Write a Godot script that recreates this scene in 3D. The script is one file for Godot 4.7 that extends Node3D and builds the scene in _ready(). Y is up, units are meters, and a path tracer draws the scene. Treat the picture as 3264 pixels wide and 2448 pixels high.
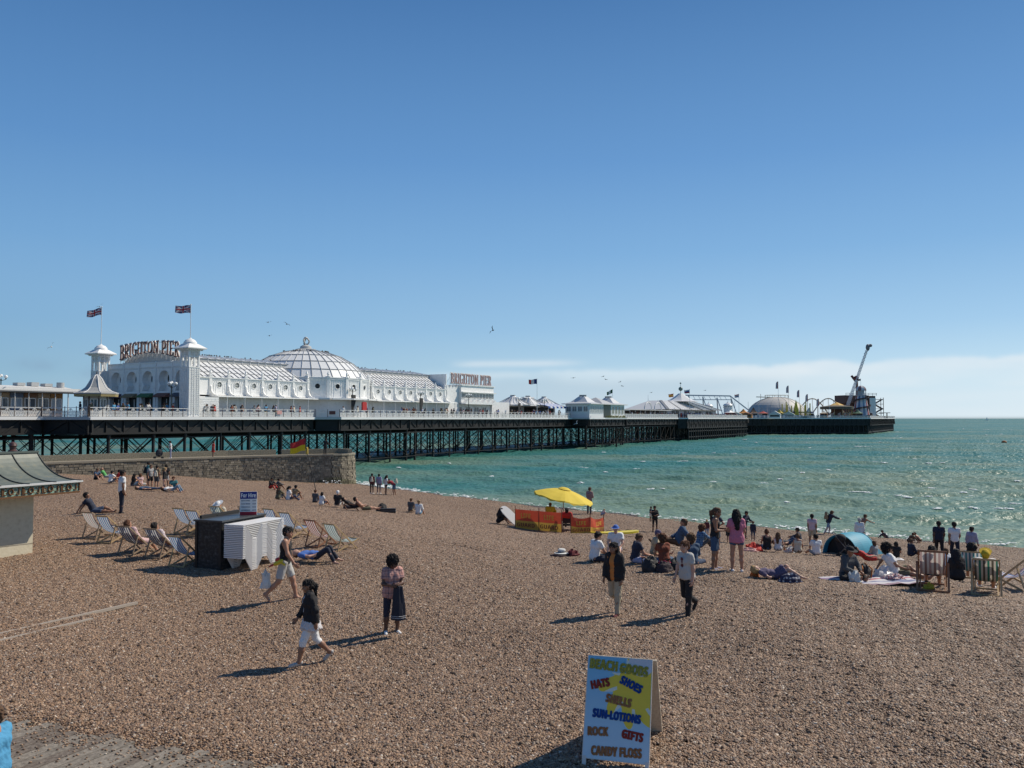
extends Node3D
# A shingle beach with bathers, a white pleasure pier and the sea. y is up, metres, sea level at y = 0.
# The camera stands on the promenade at (0, 7, 0) and looks along -z; x runs to the right.

const DECK := 7.15                      # top of the pier deck
const PIER_AT := Vector3(-39.6, 0, -104.6)
const PIER_TURN := 1.0455               # the pier's own x axis runs out to sea, its z axis points west
var rng := RandomNumberGenerator.new()
var taken := {}
var mats := {}

class MB:                               # collects triangles; faces are given counter-clockwise seen from outside
	var v := PackedVector3Array()
	var n := PackedVector3Array()
	var c := PackedColorArray()
	var uv := PackedVector2Array()
	var col := Color.WHITE
	var colored := false
	var mapped := false
	func put(p: Vector3, nn: Vector3, t := Vector2.ZERO) -> void:
		v.append(p)
		n.append(nn)
		if colored: c.append(col)
		if mapped: uv.append(t)
	func tri(a: Vector3, b: Vector3, d: Vector3) -> void:
		var nn := (b - a).cross(d - a).normalized()
		put(a, nn); put(d, nn); put(b, nn)
	func quad(a: Vector3, b: Vector3, d: Vector3, e: Vector3) -> void:
		var nn := (d - a).cross(e - b).normalized()
		put(a, nn, Vector2(0, 1)); put(d, nn, Vector2(1, 0)); put(b, nn, Vector2(1, 1))
		put(a, nn, Vector2(0, 1)); put(e, nn, Vector2(0, 0)); put(d, nn, Vector2(1, 0))
	func quad_n(a: Vector3, b: Vector3, d: Vector3, e: Vector3, na: Vector3, nb: Vector3, nd: Vector3, ne: Vector3) -> void:
		put(a, na); put(d, nd); put(b, nb)
		put(a, na); put(e, ne); put(d, nd)
	func box(at: Vector3, size: Vector3, b := Basis.IDENTITY) -> void:
		var x := b.x * size.x * 0.5
		var y := b.y * size.y * 0.5
		var z := b.z * size.z * 0.5
		quad(at - x - y + z, at + x - y + z, at + x + y + z, at - x + y + z)
		quad(at + x - y - z, at - x - y - z, at - x + y - z, at + x + y - z)
		quad(at + x - y + z, at + x - y - z, at + x + y - z, at + x + y + z)
		quad(at - x - y - z, at - x - y + z, at - x + y + z, at - x + y - z)
		quad(at - x + y + z, at + x + y + z, at + x + y - z, at - x + y - z)
		quad(at - x - y - z, at + x - y - z, at + x - y + z, at - x - y + z)
	func span(x0: float, x1: float, y0: float, y1: float, z0: float, z1: float) -> void:
		box(Vector3(x0 + x1, y0 + y1, z0 + z1) * 0.5, Vector3(x1 - x0, y1 - y0, z1 - z0))
	func bar(a: Vector3, b: Vector3, wide: float, deep: float, side := Vector3.ZERO) -> void:
		var y := (b - a).normalized()
		var x := side if side != Vector3.ZERO else (Vector3.UP if absf(y.y) < 0.9 else Vector3.RIGHT)
		var z := x.cross(y).normalized()
		x = y.cross(z).normalized()
		box((a + b) * 0.5, Vector3(wide, a.distance_to(b), deep), Basis(x, y, z))
	func tube(a: Vector3, b: Vector3, ra: float, rb: float, seg := 8, caps := true) -> void:
		var y := (b - a).normalized()
		var x := y.cross(Vector3.UP if absf(y.y) < 0.9 else Vector3.RIGHT).normalized()
		var z := x.cross(y)
		for i in seg:
			var t0 := TAU * i / seg
			var t1 := TAU * (i + 1) / seg
			var d0 := x * cos(t0) + z * sin(t0)
			var d1 := x * cos(t1) + z * sin(t1)
			quad_n(a + d1 * ra, a + d0 * ra, b + d0 * rb, b + d1 * rb, d1, d0, d0, d1)
			if caps:
				tri(b, b + d1 * rb, b + d0 * rb)
				tri(a, a + d0 * ra, a + d1 * ra)
	func chain(pts: Array, r: float, seg := 6) -> void:
		for i in pts.size() - 1:
			tube(pts[i], pts[i + 1], r, r, seg, i == 0 or i == pts.size() - 2)
	func lathe(prof: Array, seg: int, at := Vector3.ZERO, flat := false, turn := 0.0) -> void:
		for k in prof.size() - 1:
			var p: Vector2 = prof[k]
			var q: Vector2 = prof[k + 1]
			var sl := Vector2(q.y - p.y, p.x - q.x).normalized()
			for i in seg:
				var t0 := TAU * i / seg + turn
				var t1 := TAU * (i + 1) / seg + turn
				var d0 := Vector3(cos(t0), 0, sin(t0))
				var d1 := Vector3(cos(t1), 0, sin(t1))
				var a := at + d0 * p.x + Vector3(0, p.y, 0)
				var b := at + d1 * p.x + Vector3(0, p.y, 0)
				var d := at + d1 * q.x + Vector3(0, q.y, 0)
				var e := at + d0 * q.x + Vector3(0, q.y, 0)
				if flat:
					if p.x > 0.001 and q.x > 0.001: quad(b, a, e, d)
					elif p.x > 0.001: tri(b, a, e)
					else: tri(a, e, d)
				else:
					var n0 := d0 * sl.x + Vector3(0, sl.y, 0)
					var n1 := d1 * sl.x + Vector3(0, sl.y, 0)
					quad_n(b, a, e, d, n1, n0, n0, n1)
	func ball(at: Vector3, r: Vector3, seg := 10, rows := 6) -> void:
		for j in rows:
			var f0 := PI * j / rows - PI / 2
			var f1 := PI * (j + 1) / rows - PI / 2
			for i in seg:
				var q := []
				for f in [f0, f1]:
					for t in [TAU * i / seg, TAU * (i + 1) / seg]:
						q.append(Vector3(cos(f) * cos(t), sin(f), cos(f) * sin(t)))
				var w := []
				for d in q: w.append((d / r).normalized())
				quad_n(at + q[1] * r, at + q[0] * r, at + q[2] * r, at + q[3] * r, w[1], w[0], w[2], w[3])
	func poly(pts: PackedVector2Array, f: Callable, flip := false) -> void:     # a flat polygon; f maps 2D to 3D
		var idx := Geometry2D.triangulate_polygon(pts)
		for i in range(0, idx.size(), 3):
			var a: Vector3 = f.call(pts[idx[i]])
			var b: Vector3 = f.call(pts[idx[i + 1]])
			var d: Vector3 = f.call(pts[idx[i + 2]])
			var up := (pts[idx[i + 1]] - pts[idx[i]]).cross(pts[idx[i + 2]] - pts[idx[i]]) > 0.0
			if up != flip: tri(a, b, d)
			else: tri(a, d, b)
	func slab(pts: PackedVector2Array, z0: float, z1: float, f: Callable) -> void:   # polygon (x, y) pulled from z0 to z1; f maps (x, y, z)
		if Geometry2D.is_polygon_clockwise(pts): pts.reverse()
		poly(pts, func(p): return f.call(p.x, p.y, z1))
		poly(pts, func(p): return f.call(p.x, p.y, z0), true)
		for i in pts.size():
			var p := pts[i]
			var q := pts[(i + 1) % pts.size()]
			quad(f.call(p.x, p.y, z0), f.call(q.x, q.y, z0), f.call(q.x, q.y, z1), f.call(p.x, p.y, z1))
	func plate(x0: float, x1: float, y0: float, y1: float, hole: PackedVector2Array, mid: Vector2, z0: float, deep: float) -> void:
		# a wall face at z0 with a star-shaped hole about mid and its reveal going back by deep; hole runs counter-clockwise
		var rim := PackedVector2Array()
		for p in hole:
			var d := p - mid
			var t := 1e9
			if d.x > 1e-6: t = minf(t, (x1 - mid.x) / d.x)
			if d.x < -1e-6: t = minf(t, (x0 - mid.x) / d.x)
			if d.y > 1e-6: t = minf(t, (y1 - mid.y) / d.y)
			if d.y < -1e-6: t = minf(t, (y0 - mid.y) / d.y)
			rim.append(mid + d * t)
		for i in hole.size():
			var j := (i + 1) % hole.size()
			var a := Vector3(hole[i].x, hole[i].y, z0)
			var b := Vector3(hole[j].x, hole[j].y, z0)
			var e := Vector3(rim[j].x, rim[j].y, z0)
			var f := Vector3(rim[i].x, rim[i].y, z0)
			quad(f, e, b, a)
			var same := absf(e.x - f.x) < 1e-4 or absf(e.y - f.y) < 1e-4
			if not same:
				var k := Vector3(x1 if maxf(e.x, f.x) > x1 - 1e-4 else x0, y1 if maxf(e.y, f.y) > y1 - 1e-4 else y0, z0)
				tri(f, k, e)
			var back := Vector3(0, 0, -deep)
			quad(a, b, b + back, a + back)
	func mesh() -> ArrayMesh:
		var arr := []
		arr.resize(Mesh.ARRAY_MAX)
		arr[Mesh.ARRAY_VERTEX] = v
		arr[Mesh.ARRAY_NORMAL] = n
		if colored: arr[Mesh.ARRAY_COLOR] = c
		if mapped: arr[Mesh.ARRAY_TEX_UV] = uv
		var m := ArrayMesh.new()
		m.add_surface_from_arrays(Mesh.PRIMITIVE_TRIANGLES, arr)
		return m

func M(r: float, g: float, b: float, rough := 0.8, metal := 0.0) -> StandardMaterial3D:      # linear base colour
	var key := "%.3f %.3f %.3f %.2f %.2f" % [r, g, b, rough, metal]
	if not mats.has(key):
		var m := StandardMaterial3D.new()
		m.albedo_color = Color(r, g, b).linear_to_srgb()
		m.roughness = rough
		m.metallic = metal
		m.cull_mode = BaseMaterial3D.CULL_DISABLED
		mats[key] = m
	return mats[key]

func noise(kind: int, freq: float, seed_: int, octaves := 3) -> FastNoiseLite:
	var f := FastNoiseLite.new()
	f.noise_type = kind
	f.frequency = freq
	f.seed = seed_
	f.fractal_octaves = octaves
	return f

func noise_tex(f: FastNoiseLite, size: int, ramp: Array, normal := 0.0) -> NoiseTexture2D:     # ramp: [offset, linear colour]
	var t := NoiseTexture2D.new()
	t.width = size
	t.height = size
	t.seamless = true
	t.noise = f
	t.generate_mipmaps = true
	if normal > 0.0:
		t.as_normal_map = true
		t.bump_strength = normal
	if ramp.size():
		var g := Gradient.new()
		g.offsets = PackedFloat32Array(ramp.map(func(r): return r[0]))
		g.colors = PackedColorArray(ramp.map(func(r): return r[1].linear_to_srgb()))
		t.color_ramp = g
	return t

func grained(key: String, ramp: Array, freq: float, scale: float, rough: float, bump := 0.0, seed_ := 3) -> StandardMaterial3D:
	if not mats.has(key):
		var m := StandardMaterial3D.new()
		m.albedo_texture = noise_tex(noise(FastNoiseLite.TYPE_SIMPLEX_SMOOTH, freq, seed_, 5), 512, ramp)
		m.uv1_triplanar = true
		m.uv1_world_triplanar = true
		m.uv1_scale = Vector3.ONE * scale
		m.roughness = rough
		m.cull_mode = BaseMaterial3D.CULL_DISABLED
		if bump > 0.0:
			m.heightmap_enabled = true
			m.heightmap_texture = noise_tex(noise(FastNoiseLite.TYPE_SIMPLEX_SMOOTH, freq * 1.5, seed_ + 1, 5), 512, [])
			m.heightmap_scale = bump
		mats[key] = m
	return mats[key]

func numbered(called: String) -> String:
	taken[called] = taken.get(called, -1) + 1
	return called if taken[called] == 0 else "%s_%03d" % [called, taken[called]]

func thing(called: String, label: String, category: String, xf := Transform3D.IDENTITY, group := "") -> Node3D:
	var o := Node3D.new()
	o.name = numbered(called)
	add_child(o)
	o.transform = xf
	o.set_meta("label", label)
	o.set_meta("category", category)
	if group: o.set_meta("group", group)
	return o

func part(called: String, mesh: Mesh, mat: Material, parent: Node3D, xf := Transform3D.IDENTITY) -> MeshInstance3D:
	var o := MeshInstance3D.new()
	o.name = called
	o.mesh = mesh
	o.material_override = mat
	o.transform = xf
	parent.add_child(o, true)
	return o

func solo(called: String, label: String, category: String, mesh: Mesh, mat: Material, xf := Transform3D.IDENTITY, group := "") -> MeshInstance3D:
	var o := part(numbered(called), mesh, mat, self, xf)
	o.set_meta("label", label)
	o.set_meta("category", category)
	if group: o.set_meta("group", group)
	return o

func setting(called: String, mesh: Mesh, mat: Material, kind := "structure") -> MeshInstance3D:
	var o := part(called, mesh, mat, self)
	o.set_meta("kind", kind)
	return o

func at(x: float, z: float, turn_deg := 0.0, lift := 0.0) -> Transform3D:      # on the beach
	return Transform3D(Basis(Vector3.UP, deg_to_rad(turn_deg)), Vector3(x, ground(x, -z) + lift, z))

func pier(u: float, w: float, y := DECK, turn := 0.0) -> Transform3D:          # on the pier: u metres out, w metres west of its edge
	var b := Basis(Vector3.UP, PIER_TURN)
	return Transform3D(b * Basis(Vector3.UP, turn), PIER_AT + b * Vector3(u, 0, w) + Vector3(0, y, 0))

func over(x: float, d: float, y := DECK, turn := 0.0) -> Transform3D:
	return Transform3D(Basis(Vector3.UP, turn), Vector3(x, y, -d))

func sm(a: float, b: float, x: float) -> float:
	return smoothstep(a, b, x)

const SHORE := [[-60.0, -5.0], [-20.0, -2.2], [-6.0, -0.75], [0.0, 0.0], [5.0, 0.3], [10.0, 0.55], [17.0, 1.1], [25.0, 2.0], [30.0, 2.6], [35.0, 2.75], [42.0, 2.4], [50.0, 2.3], [70.0, 2.2], [200.0, 2.2]]
func rise(s: float) -> float:
	s = clampf(s, -59.0, 199.0)
	for i in SHORE.size() - 1:
		if s <= SHORE[i + 1][0]:
			return lerpf(SHORE[i][1], SHORE[i + 1][1], (s - SHORE[i][0]) / (SHORE[i + 1][0] - SHORE[i][0]))
	return 2.2

func inland(x: float, d: float) -> float:            # metres from the water's edge
	var t := clampf(x - 6.0, -30.0, 30.0) / 22.0
	return (70.0 + 4.2 * t * t - x - d) / 1.41421

func ground(x: float, d: float) -> float:
	var s := inland(x, d)
	var h := (rise(s - 2.0) + rise(s) * 2.0 + rise(s + 2.0)) / 4.0
	h += 0.5 * sm(6.0, 16.0, -x) * sm(25.0, 35.0, s) * (1.0 - sm(36.0, 46.0, d))
	h += 0.5 * exp(-pow((s - 25.0) / 7.0, 2.0)) * sm(0.0, 6.0, x)
	h -= 0.4 * sm(6.0, 16.0, -x) * sm(20.0, 30.0, s) * sm(40.0, 50.0, d)
	return h

func _ready() -> void:
	rng.seed = 20
	var cam := Camera3D.new()
	cam.name = "main_camera"
	add_child(cam)
	cam.position = Vector3(0, 7.0, 0)
	cam.rotation.x = atan(34.5 / 842.0)
	cam.fov = 49.03
	cam.near = 0.1
	cam.far = 40000.0
	cam.current = true
	var env := Environment.new()
	env.background_mode = Environment.BG_SKY
	env.tonemap_mode = Environment.TONE_MAPPER_LINEAR
	env.tonemap_exposure = 1.0
	env.sdfgi_enabled = true
	env.ssao_enabled = true
	env.ssil_enabled = true
	var sky := Sky.new()
	sky.sky_material = make_sky()
	env.sky = sky
	var we := WorldEnvironment.new()
	we.name = "world_environment"
	we.environment = env
	add_child(we)
	var sun := DirectionalLight3D.new()
	sun.name = "sun"
	add_child(sun)
	sun.look_at_from_position(Vector3(1.40, 1.62, -0.66), Vector3.ZERO)
	sun.light_energy = 1.5
	sun.light_color = Color(1.0, 0.96, 0.89)
	sun.light_angular_distance = 0.5
	sun.shadow_enabled = true
	make_beach()
	make_sea()
	make_groyne()
	make_boardwalks()
	make_pier()
	make_palace()
	make_deck_buildings()
	make_pier_head()
	make_pier_fittings()
	make_beach_things()
	make_people()
	make_birds()

func make_sky() -> PanoramaSkyMaterial:
	var w := 2048
	var h := 1024
	var img := Image.create(w, h, false, Image.FORMAT_RGBF)
	# clear air: elevation in degrees, linear colour
	var stops := [[0.0, Color(0.56, 0.72, 0.82)], [2.5, Color(0.50, 0.70, 0.83)], [6.0, Color(0.34, 0.565, 0.795)], [11.0, Color(0.22, 0.437, 0.725)], [17.0, Color(0.142, 0.325, 0.63)], [27.0, Color(0.077, 0.205, 0.455)], [45.0, Color(0.042, 0.115, 0.29)], [90.0, Color(0.022, 0.066, 0.18)]]
	var f := noise(FastNoiseLite.TYPE_SIMPLEX_SMOOTH, 0.02, 5, 5)
	for j in h:
		var el := 90.0 - (j + 0.5) * 180.0 / h
		var base := Color(0.10, 0.16, 0.17)
		if el >= 0.0:
			for i in stops.size() - 1:
				if el <= stops[i + 1][0]:
					base = stops[i][1].lerp(stops[i + 1][1], (el - stops[i][0]) / (stops[i + 1][0] - stops[i][0]))
					break
		img.fill_rect(Rect2i(0, j, w, 1), base)
		if el >= 9.0 and el < 75.0:
			for i in range(0, w, 8): img.fill_rect(Rect2i(i, j, 8, 1), sunward(base, i + 4, el))
		if el > 0.0 and el < 9.0:
			for i in w:
				var az := wrapf((i + 0.5) * 360.0 / w, -180.0, 180.0)      # 0 is straight ahead, to the right positive
				var k := 0.0
				var air := sunward(base, i, el)
				var shade := Color(0.80, 0.86, 0.90)
				# the long bank of fair-weather cloud low over the sea
				var edge := 3.2 + 0.019 * az + 0.4 * f.get_noise_2d(az * 9.0, 3.0)
				var right := sm(-14.0, 16.0, az) * (1.0 - sm(70.0, 120.0, az))
				k = maxf(k, right * 0.82 * sm(edge + 0.12, edge - 0.16, el) * sm(0.6, 3.4, el + 0.9 * f.get_noise_2d(az * 4.0, el * 26.0)) * (0.75 + 0.4 * f.get_noise_2d(az * 5.0, el * 40.0 + 90.0)))
				k = maxf(k, right * 0.48 * sm(3.2, 1.2, el) * (0.9 + 0.5 * f.get_noise_2d(az * 3.0, el * 30.0 + 400.0)))
				# thin streaks above it
				var st := sm(-18.0, -12.0, az) * (1.0 - sm(2.0, 6.0, az))
				k = maxf(k, st * 0.55 * exp(-pow((el - 3.72 - 0.01 * az) / 0.2, 2.0)) * sm(-0.35, 0.3, f.get_noise_2d(az * 3.0, el * 20.0 + 40.0)))
				k = maxf(k, sm(-14.0, -4.0, az) * (1.0 - sm(14.0, 20.0, az)) * 0.42 * exp(-pow((el - 2.95 - 0.02 * az) / 0.26, 2.0)) * sm(-0.45, 0.3, f.get_noise_2d(az * 4.0, el * 20.0 + 700.0)))
				var c := air.lerp(shade, clampf(k, 0.0, 0.9))
				# a grey veil of distant cloud behind the pier
				var veil := sm(-40.0, -6.0, az) * (1.0 - sm(12.0, 22.0, az)) * sm(3.0, 2.2, el + 0.5 * f.get_noise_2d(az * 5.0, 7.0)) * 0.45
				c = c.lerp(Color(0.44, 0.56, 0.67), veil)
				# three small grey puffs over the shore
				for p in [[-29.4, 3.2, 1.1, 0.35], [-26.2, 2.75, 1.0, 0.35], [-23.0, 2.9, 1.2, 0.2]]:
					var q := pow((az - p[0]) / p[2], 2.0) + pow((el - p[1] + 0.25 * f.get_noise_2d(az * 40.0, 1.0)) / p[3], 2.0)
					c = c.lerp(Color(0.24, 0.37, 0.52), 0.5 * exp(-q) * (0.8 + 0.6 * f.get_noise_2d(az * 60.0, el * 90.0)))
				img.set_pixel(i, j, c)
	var m := PanoramaSkyMaterial.new()
	m.panorama = ImageTexture.create_from_image(img)
	return m

func sunward(c: Color, col: int, el: float) -> Color:       # clear air grows brighter and whiter towards the sun's side
	var t := maxf(0.5 + 0.5 * cos(deg_to_rad(col * 360.0 / 2048.0 - 65.0)), 0.3) - 0.8
	t *= lerpf(1.0, 0.38, sm(0.0, 12.0, el)) * (1.0 - sm(50.0, 75.0, el))
	return Color(c.r * (1.0 + t * 1.3), c.g * (1.0 + t * 0.95), c.b * (1.0 + t * 0.72))

func pebble_color(r: RandomNumberGenerator) -> Color:
	var t := r.randf()
	var c := Color(0.20, 0.125, 0.075)
	if t < 0.38: c = Color(0.272, 0.168, 0.098)
	elif t < 0.62: c = Color(0.35, 0.235, 0.15)
	elif t < 0.76: c = Color(0.16, 0.098, 0.066)
	elif t < 0.88: c = Color(0.27, 0.205, 0.158)
	elif t < 0.975: c = Color(0.44, 0.335, 0.235)
	else: c = Color(0.56, 0.49, 0.40)
	return c * Color(1.0, 0.975, 0.97) * r.randf_range(0.46, 1.2)

func pebble_patch(seed_: int, count: int, size: float) -> ArrayMesh:
	var r := RandomNumberGenerator.new()
	r.seed = seed_
	var ico := []                                           # a twelve-pointed stone
	var g := (1.0 + sqrt(5.0)) / 2.0
	for p in [[-1, g, 0], [1, g, 0], [-1, -g, 0], [1, -g, 0], [0, -1, g], [0, 1, g], [0, -1, -g], [0, 1, -g], [g, 0, -1], [g, 0, 1], [-g, 0, -1], [-g, 0, 1]]:
		ico.append(Vector3(p[0], p[1], p[2]).normalized())
	var face := [0, 11, 5, 0, 5, 1, 0, 1, 7, 0, 7, 10, 0, 10, 11, 1, 5, 9, 5, 11, 4, 11, 10, 2, 10, 7, 6, 7, 1, 8, 3, 9, 4, 3, 4, 2, 3, 2, 6, 3, 6, 8, 3, 8, 9, 4, 9, 5, 2, 4, 11, 6, 2, 10, 8, 6, 7, 9, 8, 1]
	var v := PackedVector3Array()
	var n := PackedVector3Array()
	var c := PackedColorArray()
	var idx := PackedInt32Array()
	for i in count:
		var big := r.randf()
		var s := 0.0105 + 0.009 * r.randf() + (0.013 * r.randf() if big > 0.8 else 0.0) + (0.018 * r.randf() if big > 0.985 else 0.0)
		var dim := Vector3(s * r.randf_range(0.9, 1.5), s * r.randf_range(0.55, 0.85), s * r.randf_range(0.8, 1.1))
		var b := Basis.from_euler(Vector3(r.randf_range(-0.5, 0.5), r.randf() * TAU, r.randf_range(-0.5, 0.5)))
		var o := Vector3(r.randf_range(-0.5, 0.5) * size, r.randf_range(-0.002, 0.014), r.randf_range(-0.5, 0.5) * size)
		var cc := pebble_color(r)
		var first := v.size()
		for p in ico:
			v.append(o + b * (p * dim))
			n.append((b * (p / dim)).normalized())
			c.append(cc)
		for k in range(0, 60, 3):
			idx.append(first + face[k]); idx.append(first + face[k + 2]); idx.append(first + face[k + 1])
	var arr := []
	arr.resize(Mesh.ARRAY_MAX)
	arr[Mesh.ARRAY_VERTEX] = v
	arr[Mesh.ARRAY_NORMAL] = n
	arr[Mesh.ARRAY_COLOR] = c
	arr[Mesh.ARRAY_INDEX] = idx
	var m := ArrayMesh.new()
	m.add_surface_from_arrays(Mesh.PRIMITIVE_TRIANGLES, arr)
	return m

func beach_color_ramp() -> Array:
	return [[0.0, Color(0.10, 0.065, 0.045)], [0.28, Color(0.16, 0.10, 0.065)], [0.45, Color(0.22, 0.145, 0.095)], [0.6, Color(0.17, 0.115, 0.08)], [0.75, Color(0.27, 0.19, 0.13)], [0.9, Color(0.36, 0.28, 0.21)], [1.0, Color(0.46, 0.39, 0.32)]]

func plank_depth(x: float, z: float) -> float:             # metres inside the planked area at the foot of the promenade
	return z + 13.0 - (x + 8.2) * 0.385

func lumps(x: float, z: float, f: FastNoiseLite) -> float:
	return 0.07 * f.get_noise_2d(x * 0.8, z * 0.8) + 0.014 * f.get_noise_2d(x * 2.4 + 70.0, z * 2.4)

func bare_planks(x: float, z: float) -> bool:              # the swept part of the plank walk
	return x < -3.2 and plank_depth(x, z) > 0.12 + 0.2 * sin(x * 2.3)

func make_beach() -> void:
	var f := noise(FastNoiseLite.TYPE_SIMPLEX_SMOOTH, 0.25, 9, 1)
	var pm := StandardMaterial3D.new()
	var cell := noise(FastNoiseLite.TYPE_CELLULAR, 0.045, 4, 1)
	cell.cellular_return_type = FastNoiseLite.RETURN_CELL_VALUE
	pm.albedo_texture = noise_tex(cell, 1024, beach_color_ramp())
	pm.uv1_triplanar = true
	pm.uv1_world_triplanar = true
	pm.uv1_scale = Vector3.ONE * 0.62
	pm.roughness = 0.85
	pm.albedo_color = Color(0.62, 0.58, 0.56)
	var m := MB.new()
	var xs := []
	var ds := []
	var x := -110.0
	while x < 90.0:
		xs.append(x)
		x += 0.5 if x > -30.0 and x < 32.0 else 1.5
	var d := -4.0
	while d < 110.0:
		ds.append(d)
		d += 0.5 if d < 60.0 else 1.2
	var hs := []
	for dd in ds:
		var row := PackedFloat32Array()
		for xx in xs:
			var h := ground(xx, dd) + lumps(xx, -dd, f) - 0.03
			var wall := groyne_front(xx)
			if dd > wall + 2.5: h = minf(h, -1.5)
			row.append(h)
		hs.append(row)
	for j in ds.size() - 1:
		for i in xs.size() - 1:
			var a := Vector3(xs[i], hs[j][i], -ds[j])
			var b := Vector3(xs[i + 1], hs[j][i + 1], -ds[j])
			var e := Vector3(xs[i + 1], hs[j + 1][i + 1], -ds[j + 1])
			var g := Vector3(xs[i], hs[j + 1][i], -ds[j + 1])
			if maxf(maxf(a.y, b.y), maxf(e.y, g.y)) > -4.0:
				m.quad(a, b, e, g)
	setting("beach", m.mesh(), pm)
	# the stones themselves: patches of loose pebbles laid over the whole visible beach
	var size := 0.6
	var pebble_mat := StandardMaterial3D.new()
	pebble_mat.vertex_color_use_as_albedo = true
	pebble_mat.roughness = 0.62
	var wet_mat := StandardMaterial3D.new()
	wet_mat.vertex_color_use_as_albedo = true
	wet_mat.albedo_color = Color(0.52, 0.48, 0.47)
	wet_mat.roughness = 0.3
	var spots := [[], [], [], [], []]
	var zz := -7.5
	while zz > -98.0:
		var half := 0.66 * -zz + 3.0
		var xx := -half
		while xx < half:
			var px := xx + rng.randf_range(-0.05, 0.05)
			var pz := zz + rng.randf_range(-0.05, 0.05)
			var s := inland(px, -pz)
			if s > -1.2 and -pz < groyne_front(px) - 0.3 and not bare_planks(px, pz):
				var h := ground(px, -pz) + lumps(px, pz, f)
				var nx := (ground(px + 0.3, -pz) + lumps(px + 0.3, pz, f) - h) / 0.3
				var nz := (ground(px, -pz - 0.3) + lumps(px, pz + 0.3, f) - h) / 0.3
				var up := Vector3(-nx, 1.0, -nz).normalized()
				var t := rng.randf() * TAU
				var ax := Vector3(cos(t), 0, sin(t))
				ax = (ax - up * ax.dot(up)).normalized()
				var b := Basis(ax, up, ax.cross(up))
				var wet := s < 0.5 + 0.35 * sin(px * 0.9) + 0.3 * sin(px * 0.37)
				spots[4 if wet else rng.randi() % 4].append(Transform3D(b, Vector3(px, h, pz)))
			xx += size * 0.78
		zz -= size * 0.78
	for k in 5:
		var mm := MultiMesh.new()
		mm.transform_format = MultiMesh.TRANSFORM_3D
		mm.mesh = pebble_patch(100 + k, 980, size * 1.14)
		mm.instance_count = spots[k].size()
		for i in spots[k].size(): mm.set_instance_transform(i, spots[k][i])
		var o := MultiMeshInstance3D.new()
		o.name = numbered("wet_shingle" if k == 4 else "shingle")
		o.multimesh = mm
		o.material_override = wet_mat if k == 4 else pebble_mat
		add_child(o)
		o.set_meta("kind", "stuff")
		o.set_meta("label", "dark wet shingle along the water's edge" if k == 4 else "loose brown and cream shingle covering the whole beach")
		o.set_meta("category", "shingle")
		if k != 4: o.set_meta("group", "dry beach shingle")

func swell(x: float, d: float, f: FastNoiseLite) -> float:
	var wx := x + 3.0 * f.get_noise_2d(x * 0.6, d * 0.6)
	var wd := d + 3.0 * f.get_noise_2d(x * 0.6 + 300.0, d * 0.6)
	var h := 0.13 * sin((wx * 0.34 + wd * 0.94) * TAU / 11.0)
	h += 0.085 * sin((wx * 0.10 + wd * 0.99) * TAU / 6.3 + 1.0)
	h += 0.06 * sin((wx * 0.62 + wd * 0.78) * TAU / 4.1 + 2.0)
	h += 0.03 * sin((wx * -0.30 + wd * 0.95) * TAU / 2.4 + 0.5)
	h += 0.10 * f.get_noise_2d(x * 2.2 + 900.0, d * 4.0)
	return h

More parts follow.
